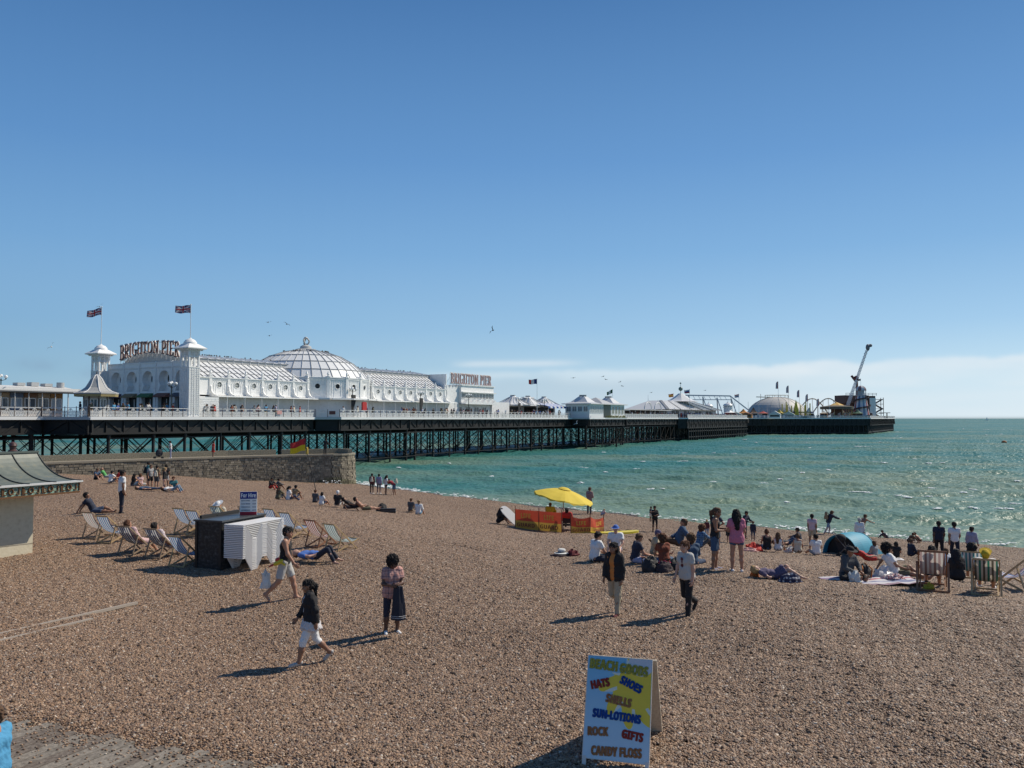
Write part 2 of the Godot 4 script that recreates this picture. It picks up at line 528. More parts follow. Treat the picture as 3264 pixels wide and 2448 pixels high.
func make_sea() -> void:
	var f := noise(FastNoiseLite.TYPE_SIMPLEX_SMOOTH, 0.06, 31, 3)
	var murk := noise(FastNoiseLite.TYPE_SIMPLEX_SMOOTH, 0.012, 77, 4)
	var ds := []
	var d := 26.0
	while d < 30000.0:
		ds.append(d)
		d += maxf(0.3, d * 0.0068) if d < 620.0 else d * 0.06
	var xs := []
	var x := 0.0
	while x < 30000.0:
		xs.append(x)
		if x > 0.0: xs.push_front(-x)
		x += 0.7 if x < 50.0 else x * 0.0145 if x < 420.0 else x * 0.1
	var v := PackedVector3Array()
	var n := PackedVector3Array()
	var c := PackedColorArray()
	var idx := PackedInt32Array()
	var nx := xs.size()
	for j in ds.size():
		for i in nx:
			var px: float = xs[i]
			var pd: float = ds[j]
			var s := inland(px, pd)
			var h := -0.02
			if pd < 900.0 and absf(px) < 700.0:
				var amp := clampf(-s / 9.0, 0.12, 1.0) * (1.0 - sm(450.0, 880.0, pd))
				h += swell(px, pd, f) * amp * 1.35
			v.append(Vector3(px, h, -pd))
			var k := murk.get_noise_2d(px * 0.7, pd * 1.6)
			var shallow := clampf(0.5 + 1.5 * k + (1.0 - sm(0.0, 75.0, -s)) * 0.62 - 0.42, 0.0, 1.0)
			c.append(Color(0.028, 0.148, 0.130).lerp(Color(0.145, 0.212, 0.145), shallow))
	n.resize(v.size())
	for j in ds.size():
		for i in nx:
			var l := v[j * nx + maxi(i - 1, 0)]
			var r := v[j * nx + mini(i + 1, nx - 1)]
			var a := v[maxi(j - 1, 0) * nx + i]
			var b := v[mini(j + 1, ds.size() - 1) * nx + i]
			n[j * nx + i] = (r - l).cross(b - a).normalized()
	for j in ds.size() - 1:
		for i in nx - 1:
			if inland(xs[i], ds[j]) > 6.0 and inland(xs[i + 1], ds[j + 1]) > 6.0 and ds[j] < 120.0 and xs[i] > -60.0: continue
			var a := j * nx + i
			idx.append_array(PackedInt32Array([a, a + nx + 1, a + 1, a, a + nx, a + nx + 1]))
	var arr := []
	arr.resize(Mesh.ARRAY_MAX)
	arr[Mesh.ARRAY_VERTEX] = v
	arr[Mesh.ARRAY_NORMAL] = n
	arr[Mesh.ARRAY_COLOR] = c
	arr[Mesh.ARRAY_INDEX] = idx
	var mesh := ArrayMesh.new()
	mesh.add_surface_from_arrays(Mesh.PRIMITIVE_TRIANGLES, arr)
	var m := StandardMaterial3D.new()
	m.vertex_color_use_as_albedo = true
	m.roughness = 0.43
	m.metallic_specular = 0.4
	m.normal_enabled = true
	m.normal_texture = noise_tex(noise(FastNoiseLite.TYPE_SIMPLEX_SMOOTH, 0.012, 8, 5), 1024, [], 15.0)
	m.normal_scale = 1.0
	m.uv1_triplanar = true
	m.uv1_world_triplanar = true
	m.uv1_scale = Vector3.ONE * 0.07
	setting("sea", mesh, m)
	# white water: the wash along the beach, breaking crests and small whitecaps
	var foam := M(0.80, 0.83, 0.82, 0.7)
	var fb := MB.new()
	var fn := noise(FastNoiseLite.TYPE_SIMPLEX_SMOOTH, 0.9, 12, 3)
	var fl := noise(FastNoiseLite.TYPE_SIMPLEX_SMOOTH, 0.05, 13, 2)
	var step := 0.12
	var px := -19.0
	while px < 46.0:
		var sx := px
		var t := -0.5
		while t < 4.2:
			var base_d := 70.0 + 4.2 * pow(clampf(sx - 6.0, -30.0, 30.0) / 22.0, 2.0) - sx - t * -1.41421
			var power := fl.get_noise_2d(sx * 2.0, 5.0) * 0.9 + (0.6 if sx < -9.0 else 0.0) + (0.35 if sx > 1.0 and sx < 7.0 else 0.0) + (0.3 if sx > 16.0 else 0.0)
			var k := fn.get_noise_2d(sx * 1.6, t * 3.4)
			var thr := 0.31 - 0.42 * power + absf(t - 0.3) * 0.3
			if k > thr:
				var hh := 0.04 + 0.06 * minf(k - thr, 0.5) + maxf(swell(sx, base_d, f) * 0.12, 0.0) + maxf(0.0, ground(sx, base_d))
				fb.ball(Vector3(sx, hh, -base_d), Vector3(step * 0.8, 0.02 + 0.07 * minf(k - thr, 0.4), step * 0.8), 5, 3)
			t += step
		px += step
	for b in 30:                                            # spray thrown up at the foot of the stone arm
		var q := Vector3(rng.randf_range(-19.6, -17.6), rng.randf_range(0.1, 0.6), rng.randf_range(-88.3, -87.0))
		fb.ball(q, Vector3.ONE * rng.randf_range(0.03, 0.09), 5, 3)
	var o := setting("foam", fb.mesh(), foam, "stuff")
	o.set_meta("label", "white foam washing up along the shingle")
	o.set_meta("category", "foam")
	var wb := MB.new()
	var long := [[12.6, 119.0, 7.0], [18.5, 117.0, 4.5], [22.0, 115.0, 3.0], [57.0, 135.0, 2.5], [33.0, 80.0, 2.2], [36.0, 78.0, 1.6], [58.0, 88.0, 2.0], [28.0, 140.0, 2.4], [22.0, 92.0, 1.6], [51.0, 74.0, 2.4], [85.0, 205.0, 4.0], [94.0, 200.0, 3.0], [128.0, 250.0, 4.5], [41.0, 190.0, 3.0], [34.0, 170.0, 2.5], [5.0, 100.0, 1.4]]
	for q in 330:
		var dd := 66.0 + pow(rng.randf(), 2.2) * 520.0
		var xx := rng.randf_range(-0.25, 0.75) * dd
		if rng.randf() > 0.35 + 0.65 * clampf(xx / dd / 0.6, 0.0, 1.0): continue
		if inland(xx, dd) > -14.0 or absf(xx - (0.58 * dd - 100.3)) < 12.0: continue
		long.append([xx, dd, rng.randf_range(0.2, 0.75) * (1.0 + dd * 0.003)])
	for q in long:
		var len: float = q[2]
		var cnt := int(6 + len * 7.0)
		for i in cnt:
			var t := (i + 0.5) / cnt - 0.5
			var wide := 0.5 * (1.0 - 4.0 * t * t)
			var xx: float = q[0] + t * len + rng.randf_range(-0.1, 0.1)
			var dd: float = q[1] - t * len * 0.22 + rng.randf_range(-0.5, 0.5) * wide + 0.12 * sin(xx * 3.0)
			var r := rng.randf_range(0.05, 0.12) * (0.4 + wide) * (1.0 + 0.002 * dd)
			wb.ball(Vector3(xx, swell(xx, dd, f) * 1.35 + 0.03, -dd), Vector3(r * 2.0, r * 0.6, r), 5, 3)
	o = setting("whitecaps", wb.mesh(), foam, "stuff")
	o.set_meta("label", "scattered small whitecaps on the open sea")
	o.set_meta("category", "foam")

const GROYNE := [[-75.0, 36.0], [-58.0, 53.5], [-39.7, 71.6], [-33.0, 78.3], [-26.9, 83.6], [-23.0, 86.2], [-19.8, 88.0]]
func groyne_front(x: float) -> float:
	if x > -17.2: return 1e6
	if x > -19.8: return 88.0
	for i in GROYNE.size() - 1:
		if x <= GROYNE[i + 1][0]:
			return lerpf(GROYNE[i][1], GROYNE[i + 1][1], (x - GROYNE[i][0]) / (GROYNE[i + 1][0] - GROYNE[i][0]))
	return 1e6

func make_groyne() -> void:
	# a curved masonry arm: outline of its foot, rounded at the seaward end, with a paved top and a low rear parapet
	var front := []
	for p in GROYNE: front.append(Vector2(p[0], p[1]))
	var mid := Vector2(-20.0, 90.9)
	for k in range(1, 11):
		var t := deg_to_rad(-82.0 + 17.0 * k)
		front.append(mid + Vector2(cos(t), sin(t)) * 2.9)
	var back := []
	for k in range(GROYNE.size() - 2, -1, -1):
		var p := Vector2(GROYNE[k][0], GROYNE[k][1])
		var q := Vector2(GROYNE[k + 1][0], GROYNE[k + 1][1])
		var dirn := (q - p).normalized()
		back.append(p + Vector2(-dirn.y, dirn.x) * 4.8)
	var loop := front + back
	var t := thing("stone_groyne", "curved grey brown masonry groyne with rounded seaward end beside the pier", "groyne")
	var stone := grained("stone", [[0.0, Color(0.14, 0.12, 0.085)], [0.4, Color(0.22, 0.19, 0.14)], [0.6, Color(0.28, 0.245, 0.18)], [1.0, Color(0.40, 0.355, 0.28)]], 0.03, 0.5, 0.9, 3.0)
	var core := MB.new()
	var pts := PackedVector2Array()
	for p in loop: pts.append(Vector2(p.x, -p.y))
	core.slab(pts, -2.0, 3.14, func(a, b, h): return Vector3(a, h, b))
	part("core", core.mesh(), stone, t)
	# courses of single stones on the faces one can see
	var walk := [0.0]
	for i in front.size() - 1: walk.append(walk[i] + front[i].distance_to(front[i + 1]))
	var shades := []
	for k in 5:
		var g := 0.72 + 0.15 * k
		shades.append(Color(0.235 * g, 0.20 * g, 0.15 * g))
	var sb := MB.new()
	sb.colored = true
	var total: float = walk[-1]
	var y := -0.5
	var row := 0
	while y < 3.1:
		var hgt := 0.17 + 0.05 * rng.randf()
		hgt = minf(hgt, 3.17 - y)
		var s := 18.0 + 0.3 * (row % 2)
		while s < total - 0.4:
			var len := rng.randf_range(0.22, 0.5)
			var i := 0
			while walk[i + 1] < s + len * 0.5 and i < walk.size() - 2: i += 1
			var dirn: Vector2 = (front[i + 1] - front[i]).normalized()
			var o: Vector2 = front[i] + dirn * (s + len * 0.5 - walk[i])
			var out := Vector2(dirn.y, -dirn.x)
			var lean := (3.1 - y) * 0.05
			var proud := rng.randf_range(0.02, 0.08) + lean
			var cc: Color = shades[rng.randi() % 5]
			if y < 0.5 + 0.25 * sin(s): cc = cc * Color(0.62, 0.66, 0.55)     # weed-stained lower courses
			sb.col = cc * rng.randf_range(0.85, 1.15)
			var b := Basis(Vector3(dirn.x, 0, -dirn.y), Vector3.UP, Vector3(out.x, 0, -out.y))
			sb.box(Vector3(o.x + out.x * proud * 0.5, y + hgt * 0.5, -o.y - out.y * proud * 0.5), Vector3(len - 0.03, hgt - 0.025, proud + 0.2), b)
			s += len
		y += hgt
		row += 1
	var vm := StandardMaterial3D.new()
	vm.vertex_color_use_as_albedo = true
	vm.roughness = 0.9
	var so := part("stonework", sb.mesh(), vm, t)
	so.set_meta("kind", "stuff")
	# drain holes low in the wall
	for k in 9:
		var s := total * (0.46 + 0.035 * k)
		var i := 0
		while walk[i + 1] < s: i += 1
		var dirn: Vector2 = (front[i + 1] - front[i]).normalized()
		var o: Vector2 = front[i] + dirn * (s - walk[i]) + Vector2(dirn.y, -dirn.x) * 0.19
		var mb := MB.new()
		mb.box(Vector3(o.x, 1.55, -o.y), Vector3(0.34, 0.3, 0.1), Basis(Vector3(dirn.x, 0, -dirn.y), Vector3.UP, Vector3(dirn.y, 0, dirn.x)))
		part("drain_hole", mb.mesh(), M(0.012, 0.011, 0.01), t)
	var cap := MB.new()
	for i in front.size() - 1:
		var a: Vector2 = front[i]
		var b: Vector2 = front[i + 1]
		cap.bar(Vector3(a.x, 3.2, -a.y), Vector3(b.x, 3.2, -b.y), 0.16, 0.45)
	part("coping", cap.mesh(), grained("coping", [[0.0, Color(0.2, 0.17, 0.125)], [1.0, Color(0.36, 0.32, 0.25)]], 0.05, 0.6, 0.9), t)
	var par := MB.new()
	for i in back.size() - 1:
		var a: Vector2 = back[i]
		var b: Vector2 = back[i + 1]
		par.bar(Vector3(a.x, 3.4, -a.y), Vector3(b.x, 3.4, -b.y), 0.55, 0.5)
	var last: Vector2 = front[-1]
	for k in range(6, 10):
		var a: Vector2 = front[GROYNE.size() + k - 1]
		var b: Vector2 = front[GROYNE.size() + k] if k < 9 else back[0]
		a = a.lerp(mid, 0.12)
		b = b.lerp(mid, 0.12)
		par.bar(Vector3(a.x, 3.4, -a.y), Vector3(b.x, 3.4, -b.y), 0.55, 0.5)
	part("rear_parapet", par.mesh(), stone, t)
	var post := MB.new()
	post.lathe([Vector2(0.13, 0), Vector2(0.13, 0.6), Vector2(0.1, 0.75), Vector2(0.0, 0.8)], 8)
	solo("mooring_post", "short yellow post at the rounded end of the stone groyne", "post", post.mesh(), M(0.55, 0.38, 0.06), Transform3D(Basis.IDENTITY, Vector3(-22.0, 3.14, -90.6)))

func make_boardwalks() -> void:
	# planks at the foot of the promenade, half buried by shingle, and a narrow walk further along
	var wood := [grained("plank_a", [[0.0, Color(0.11, 0.09, 0.07)], [0.5, Color(0.19, 0.165, 0.135)], [1.0, Color(0.27, 0.235, 0.19)]], 0.02, 0.9, 0.85, 0.6), grained("plank_b", [[0.0, Color(0.14, 0.12, 0.095)], [0.5, Color(0.22, 0.19, 0.155)], [1.0, Color(0.30, 0.265, 0.22)]], 0.025, 0.8, 0.85, 0.6, 9), grained("plank_c", [[0.0, Color(0.085, 0.065, 0.05)], [0.5, Color(0.15, 0.12, 0.095)], [1.0, Color(0.22, 0.19, 0.155)]], 0.02, 1.0, 0.85, 0.6, 17)]
	var n := Node3D.new()
	n.name = "plank_walk"
	add_child(n)
	n.set_meta("kind", "structure")
	var turn := deg_to_rad(64.0)
	var dirn := Vector3(cos(turn), 0, -sin(turn))
	var across := Vector3(sin(turn), 0, cos(turn))
	var r := RandomNumberGenerator.new()
	r.seed = 4
	var pm := MB.new()
	pm.box(Vector3(-2.2, 0, 0), Vector3(4.4, 0.06, 0.19))
	var plank := pm.mesh()
	var origin := Vector3(-8.6, 2.395, -13.15)
	var along := Vector3(1, 0, 0.385).normalized()
	for k in 32:
		var o := origin + along * (k * 0.2062) + dirn * r.randf_range(0.05, 0.35) + Vector3(0, r.randf_range(-0.006, 0.006), 0)
		part("plank", plank, wood[r.randi() % 3], n, Transform3D(Basis(Vector3.UP, turn), o))
	# stones kicked over the planks
	var pb := MB.new()
	pb.colored = true
	for i in 5200:
		var x := r.randf_range(-9.0, -2.4)
		var z := r.randf_range(-13.6, -9.6)
		var depth := plank_depth(x, z)
		if depth < -0.7: continue
		var seam := absf(fposmod((Vector3(x, 0, z) - origin).dot(across), 0.2055) - 0.10275)
		if depth > 0.25 and r.randf() > (0.95 if seam > 0.088 else 0.13 + 0.3 * exp(-depth * 2.0)): continue
		pb.col = pebble_color(r)
		var s := r.randf_range(0.009, 0.021)
		pb.ball(Vector3(x, 2.427 + s * 0.3, z), Vector3(s * 1.2, s * 0.7, s), 6, 4)
	var vm := StandardMaterial3D.new()
	vm.vertex_color_use_as_albedo = true
	vm.roughness = 0.65
	var po := setting("stray_pebbles", pb.mesh(), vm, "stuff")
	po.set_meta("label", "stray pebbles scattered over the weathered planks")
	po.set_meta("category", "pebbles")
	var s2 := Node3D.new()
	s2.name = "narrow_walk"
	add_child(s2)
	s2.set_meta("kind", "structure")
	var a := Vector3(-11.2, ground(-11.2, 15.4) + 0.06, -15.4)
	var b := Vector3(-9.05, ground(-9.05, 20.6) + 0.02, -20.6)
	var side := (b - a).normalized().cross(Vector3.UP)
	for k in 2:
		var off := side * (-0.05 + 0.46 * k) - Vector3(0, 0.02 * k, 0)
		var mb := MB.new()
		mb.bar(a + off, b - (b - a) * (0.3 * k) + off, 0.06, 0.075)
		part("edge_board", mb.mesh(), M(0.34, 0.29, 0.24, 0.85), s2)

func edge_w(u: float) -> float:                     # where the deck's west edge runs
	if u < -15.5: return -5.8
	if u < -13.7: return lerpf(-5.8, 0.0, (u + 15.5) / 1.8)
	if u < 21.6: return 0.0
	if u < 23.7: return lerpf(0.0, 3.0, (u - 21.6) / 2.1)
	if u < 40.9: return 3.0
	if u < 42.5: return lerpf(3.0, 0.0, (u - 40.9) / 1.6)
	if u > 107.0 and u < 130.0: return 4.4
	return 0.0

func make_pier() -> void:
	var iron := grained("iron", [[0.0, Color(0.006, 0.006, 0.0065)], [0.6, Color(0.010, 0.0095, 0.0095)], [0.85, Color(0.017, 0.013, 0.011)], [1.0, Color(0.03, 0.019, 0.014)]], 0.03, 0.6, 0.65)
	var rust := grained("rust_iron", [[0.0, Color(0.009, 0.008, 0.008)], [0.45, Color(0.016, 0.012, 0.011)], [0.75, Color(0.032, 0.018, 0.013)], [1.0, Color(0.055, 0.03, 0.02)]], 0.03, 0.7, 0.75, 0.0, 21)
	var white := M(0.78, 0.78, 0.77, 0.55)
	var t := thing("pier", "long iron pleasure pier on dark piles running out to sea", "pier", pier(0, 0, 0))
	# deck outline in the pier's own plan: u out to sea, w west
	var west := [Vector2(-60, -5.8), Vector2(-15.5, -5.8), Vector2(-13.7, 0), Vector2(21.6, 0), Vector2(23.7, 3), Vector2(40.9, 3), Vector2(42.5, 0), Vector2(107, 0), Vector2(107, 4.4), Vector2(130, 4.4), Vector2(130, 0), Vector2(182, 0), Vector2(184, 2.5), Vector2(256, 2.5), Vector2(258, -7), Vector2(295, -7.6), Vector2(334.5, 36.7), Vector2(449, 35.5)]
	var plan := PackedVector2Array(west)
	for p in [Vector2(449, -60), Vector2(290, -60), Vector2(258, -24), Vector2(-60, -22)]: plan.append(p)
	var deck := MB.new()
	deck.slab(plan, 6.85, DECK, func(a, b, h): return Vector3(a, h, b))
	part("deck", deck.mesh(), grained("deck_boards", [[0.0, Color(0.11, 0.09, 0.07)], [1.0, Color(0.22, 0.19, 0.16)]], 0.03, 0.7, 0.85), t)
	for i in west.size() - 1:
		var a: Vector2 = west[i]
		var b: Vector2 = west[i + 1]
		var mb := MB.new()
		var out := Vector2(-(b - a).y, (b - a).x).normalized() * 0.06
		mb.bar(Vector3(a.x + out.x, DECK - 0.12, a.y + out.y), Vector3(b.x + out.x, DECK - 0.12, b.y + out.y), 0.34, 0.14)
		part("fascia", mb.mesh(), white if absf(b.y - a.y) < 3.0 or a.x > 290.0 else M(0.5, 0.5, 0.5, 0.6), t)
		# the deep girder behind the fascia, with its lattice standing proud
		var low := 5.2 if a.x < 180.0 else 3.9
		var g := MB.new()
		var inn := -out.normalized() * 0.5
		g.bar(Vector3(a.x + inn.x, (low + 6.84) * 0.5, a.y + inn.y), Vector3(b.x + inn.x, (low + 6.84) * 0.5, b.y + inn.y), 6.84 - low, 0.25)
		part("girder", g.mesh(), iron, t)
		var len := a.distance_to(b)
		var nb := int(len / 2.2)
		if nb > 0:
			var l := MB.new()
			for k in nb:
				var p := a.lerp(b, float(k) / nb) + inn * 0.6
				var q := a.lerp(b, float(k + 1) / nb) + inn * 0.6
				var up := k % 2 == 0
				l.bar(Vector3(p.x, low if up else 6.8, p.y), Vector3(q.x, 6.8 if up else low, q.y), 0.16, 0.1)
				l.bar(Vector3(p.x, low, p.y), Vector3(p.x, 6.8, p.y), 0.14, 0.14)
			l.bar(Vector3(a.x + inn.x * 0.6, low + 0.1, a.y + inn.y * 0.6), Vector3(b.x + inn.x * 0.6, low + 0.1, b.y + inn.y * 0.6), 0.22, 0.2)
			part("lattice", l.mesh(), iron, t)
	var inner := MB.new()
	for w in [-6.5, -13.0, -19.5]:
		inner.span(-60, 292, 5.2, 6.85, w - 0.15, w + 0.15)
	var k0 := -58.0
	while k0 < 256.0:
		inner.span(k0 - 0.15, k0 + 0.15, 5.4, 6.84, -21.0, edge_w(k0) - 0.4)
		k0 += 5.2
	part("cross_beams", inner.mesh(), iron, t)
	# piles: rows of cast-iron columns under every cross beam
	var pile := MB.new()
	pile.lathe([Vector2(0.21, -3.0), Vector2(0.21, 0.9), Vector2(0.25, 0.95), Vector2(0.25, 1.1), Vector2(0.18, 1.2), Vector2(0.18, 4.5), Vector2(0.27, 4.9), Vector2(0.27, 5.4)], 9)
	var pm := pile.mesh()
	var thin := MB.new()
	thin.lathe([Vector2(0.15, -3.0), Vector2(0.15, 5.5)], 8)
	var tm := thin.mesh()
	var brace := MB.new()
	var rows := [-0.6, -6.5, -13.0, -19.5]
	var u := -42.0
	var count := 0
	var bents := []
	while u < 256.0:
		bents.append(u)
		u += 5.2 if u < 95.0 else 4.3
	var rest := MB.new()
	for bi in bents.size():
		var bu: float = bents[bi]
		for ri in rows.size():
			var w: float = rows[ri]
			if ri == 0: w = edge_w(bu) - 0.6
			if w < -6.4 and ri == 0: w = -6.6
			var jig := rng.randf_range(-0.5, 0.5)
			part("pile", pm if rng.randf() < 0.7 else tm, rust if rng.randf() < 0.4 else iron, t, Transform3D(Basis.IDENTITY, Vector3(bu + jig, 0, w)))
			count += 1
			if bi + 1 < bents.size():
				var nu: float = bents[bi + 1]
				brace.tube(Vector3(bu, 4.9, w), Vector3(nu, 0.7, w), 0.045, 0.045, 5, false)
				brace.tube(Vector3(bu, 0.7, w), Vector3(nu, 4.9, w), 0.045, 0.045, 5, false)
				brace.bar(Vector3(bu, 4.72, w), Vector3(nu, 4.72, w), 0.16, 0.1)
				if ri % 2 == 0: brace.bar(Vector3(bu, 0.8, w), Vector3(nu, 0.8, w), 0.12, 0.1)
			if ri + 1 < rows.size():
				var nw: float = rows[ri + 1]
				brace.tube(Vector3(bu, 4.9, w), Vector3(bu, 0.9, nw), 0.045, 0.045, 5, false)
				brace.tube(Vector3(bu, 0.9, w), Vector3(bu, 4.9, nw), 0.045, 0.045, 5, false)
				brace.bar(Vector3(bu, 4.8, w), Vector3(bu, 4.8, nw), 0.2, 0.16)
	var bo := part("bracing", brace.mesh(), iron, t)
	bo.set_meta("kind", "stuff")
	# the close-set timbers under the concert hall and the pier head
	var hall := 186.0
	while hall < 256.0:
		rest.tube(Vector3(hall, -3, 1.9), Vector3(hall, 5.2, 1.9), 0.26, 0.26, 7, false)
		if rng.randf() < 0.7: rest.span(hall, hall + rng.randf_range(1.0, 2.2), rng.randf_range(1.2, 2.2), 4.2, -3.0, -2.7)
		for w in [-3.0, -9.0, -16.0]: rest.tube(Vector3(hall + 1.1, -3, w), Vector3(hall + 1.1, 5.2, w), 0.26, 0.26, 7, false)
		rest.bar(Vector3(hall, 1.2, 1.9), Vector3(hall + 2.3, 1.2, 1.9), 0.3, 0.2)
		rest.bar(Vector3(hall, 3.0, 1.9), Vector3(hall + 2.3, 3.0, 1.9), 0.3, 0.2)
		hall += 2.3
	for seg in [[Vector2(258, -8), Vector2(295, -8.4)], [Vector2(295, -8.4), Vector2(334, 35.6)], [Vector2(334, 35.6), Vector2(448, 34.6)]]:
		var a: Vector2 = seg[0]
		var b: Vector2 = seg[1]
		var nn := int(a.distance_to(b) / 2.3)
		var inn := Vector2((b - a).y, -(b - a).x).normalized()
		for k in nn + 1:
			for r in 6:
				var p := a.lerp(b, float(k) / nn) + inn * (r * 4.5 + 0.3)
				rest.tube(Vector3(p.x, -3, p.y), Vector3(p.x, 5.0, p.y), 0.3, 0.3, 6, false)
				if r < 4 and rng.randf() < 0.75:
					var q := a.lerp(b, (k + 1.0) / nn) + inn * (r * 4.5 + 0.3)
					rest.bar(Vector3(p.x, 0.8, p.y), Vector3(q.x, 4.6, q.y), 0.2, 0.15)
					rest.bar(Vector3(p.x, 4.6, p.y), Vector3(q.x, 0.8, q.y), 0.2, 0.15)
		for y in [0.9, 4.3]:
			rest.bar(Vector3(a.x, y, a.y), Vector3(b.x, y, b.y), 0.5, 0.3)
		for r in [2.0, 9.0, 18.0]:
			var c: Vector2 = a + inn * r
			var d: Vector2 = b + inn * r
			rest.bar(Vector3(c.x, 2.6, c.y), Vector3(d.x, 2.6, d.y), 2.6, 0.3)
	var ro := part("close_set_piles", rest.mesh(), iron, t)
	ro.set_meta("kind", "stuff")

func railing_panel() -> ArrayMesh:                 # 1.5 m of white cast-iron lattice that rises to a crest in the middle
	var m := MB.new()
	m.bar(Vector3(0, 1.07, 0), Vector3(1.5, 1.07, 0), 0.06, 0.08)
	m.bar(Vector3(0, 0.12, 0), Vector3(1.5, 0.12, 0), 0.05, 0.05)
	m.bar(Vector3(0.05, 0.70, 0), Vector3(0.52, 0.70, 0), 0.04, 0.03)
	m.bar(Vector3(0.98, 0.70, 0), Vector3(1.45, 0.70, 0), 0.04, 0.03)
	var arc := []
	for k in 7:
		var a := PI * k / 6.0
		arc.append(Vector3(0.75 - 0.24 * cos(a), 0.70 + 0.26 * sin(a), 0))
	m.chain(arc, 0.028, 5)
	for k in 8:
		var x0 := 0.05 + k * 0.175
		m.bar(Vector3(x0, 0.12, 0), Vector3(x0 + 0.175, 0.70, 0), 0.03, 0.025)
		m.bar(Vector3(x0 + 0.175, 0.12, 0), Vector3(x0, 0.70, 0), 0.03, 0.025)
	for k in 5:
		var y := 0.22 + k * 0.1
		m.bar(Vector3(0.05, y, 0), Vector3(1.45, y, 0), 0.028, 0.02)
	for x in [0.66, 0.75, 0.84]:
		m.bar(Vector3(x, 0.7, 0), Vector3(0.75 + (x - 0.75) * 0.6, 0.93, 0), 0.03, 0.025)
	return m.mesh()

func baluster_panel() -> ArrayMesh:
	var m := MB.new()
	m.bar(Vector3(0, 1.07, 0), Vector3(1.5, 1.07, 0), 0.07, 0.09)
	m.bar(Vector3(0, 0.1, 0), Vector3(1.5, 0.1, 0), 0.06, 0.06)
	for k in 6: m.bar(Vector3(0.125 + 0.25 * k, 0.1, 0), Vector3(0.125 + 0.25 * k, 1.05, 0), 0.07, 0.07)
	return m.mesh()

func railing(label: String, legs: Array, fancy: bool, group := "") -> void:
	var t := thing("pier_railing", label, "railing", pier(0, 0), group)
	var white := M(0.78, 0.78, 0.76, 0.5)
	var pm := railing_panel() if fancy else baluster_panel()
	var post := MB.new()
	post.lathe([Vector2(0.06, 0), Vector2(0.06, 0.1), Vector2(0.04, 0.14), Vector2(0.04, 1.05), Vector2(0.06, 1.1), Vector2(0.05, 1.17), Vector2(0, 1.2)], 7)
	var pom := post.mesh()
	var dark := M(0.045, 0.022, 0.02, 0.5)
	for leg in legs:
		var a := Vector3(leg[0], 0, leg[1])
		var b := Vector3(leg[2], 0, leg[3])
		var n := maxi(1, roundi(a.distance_to(b) / 1.5))
		var x := (b - a) / n
		for k in n:
			var o := a + x * k
			part("panel", pm, white, t, Transform3D(Basis(x / 1.5, Vector3.UP, x.cross(Vector3.UP).normalized()), o))
			part("post", pom, dark, t, Transform3D(Basis.IDENTITY, o))
		part("post", pom, dark, t, Transform3D(Basis.IDENTITY, b))

func ring(m: MB, at_: Vector3, rx: float, ry: float, r: float, seg := 20) -> void:     # a standing oval hoop in the xy plane
	for i in seg:
		var a := TAU * i / seg
		var b := TAU * (i + 1) / seg
		m.tube(at_ + Vector3(rx * cos(a), ry * sin(a), 0), at_ + Vector3(rx * cos(b), ry * sin(b), 0), r, r, 6, false)

func disc(rx: float, ry: float, seg := 20) -> ArrayMesh:
	var m := MB.new()
	for i in seg:
		var a := TAU * i / seg
		var b := TAU * (i + 1) / seg
		m.tri(Vector3.ZERO, Vector3(rx * cos(a), ry * sin(a), 0), Vector3(rx * cos(b), ry * sin(b), 0))
	return m.mesh()

func oval(rx: float, ry: float, c: Vector2, seg := 24) -> PackedVector2Array:
	var p := PackedVector2Array()
	for i in seg: p.append(c + Vector2(rx * cos(TAU * i / seg), ry * sin(TAU * i / seg)))
	return p

func bay_panel(wide: float, y0: float, y1: float, yc: float) -> ArrayMesh:      # a wall bay about x = 0 with a porthole
	var m := MB.new()
	var h := wide * 0.5
	m.plate(-h, h, y0, y1, oval(0.40, 0.40, Vector2(0, yc)), Vector2(0, yc), 0.0, 0.15)
	# mouldings: a frame either side and a row of little lancets under the eaves
	for s in [-1.0, 1.0]:
		m.span(s * h * 0.72 - 0.02, s * h * 0.72 + 0.02, y0 + 0.25, y1 - 0.7, 0.0, 0.05)
		m.span(s * 0.6 - 0.02, s * 0.6 + 0.02, y0 + 0.25, y1 - 0.75, 0.0, 0.04)
	m.span(-h, h, y1 - 0.22, y1 - 0.1, 0.0, 0.1)
	m.span(-h, h, y0, y0 + 0.16, 0.0, 0.08)
	var n := int(wide / 0.3)
	for k in n:
		var x := -h + (k + 0.5) * wide / n
		m.span(x - 0.03, x + 0.03, y1 - 0.62, y1 - 0.22, 0.0, 0.05)
		m.span(x - wide / n * 0.5, x + wide / n * 0.5, y1 - 0.34, y1 - 0.22, 0.0, 0.045)
	return m.mesh()

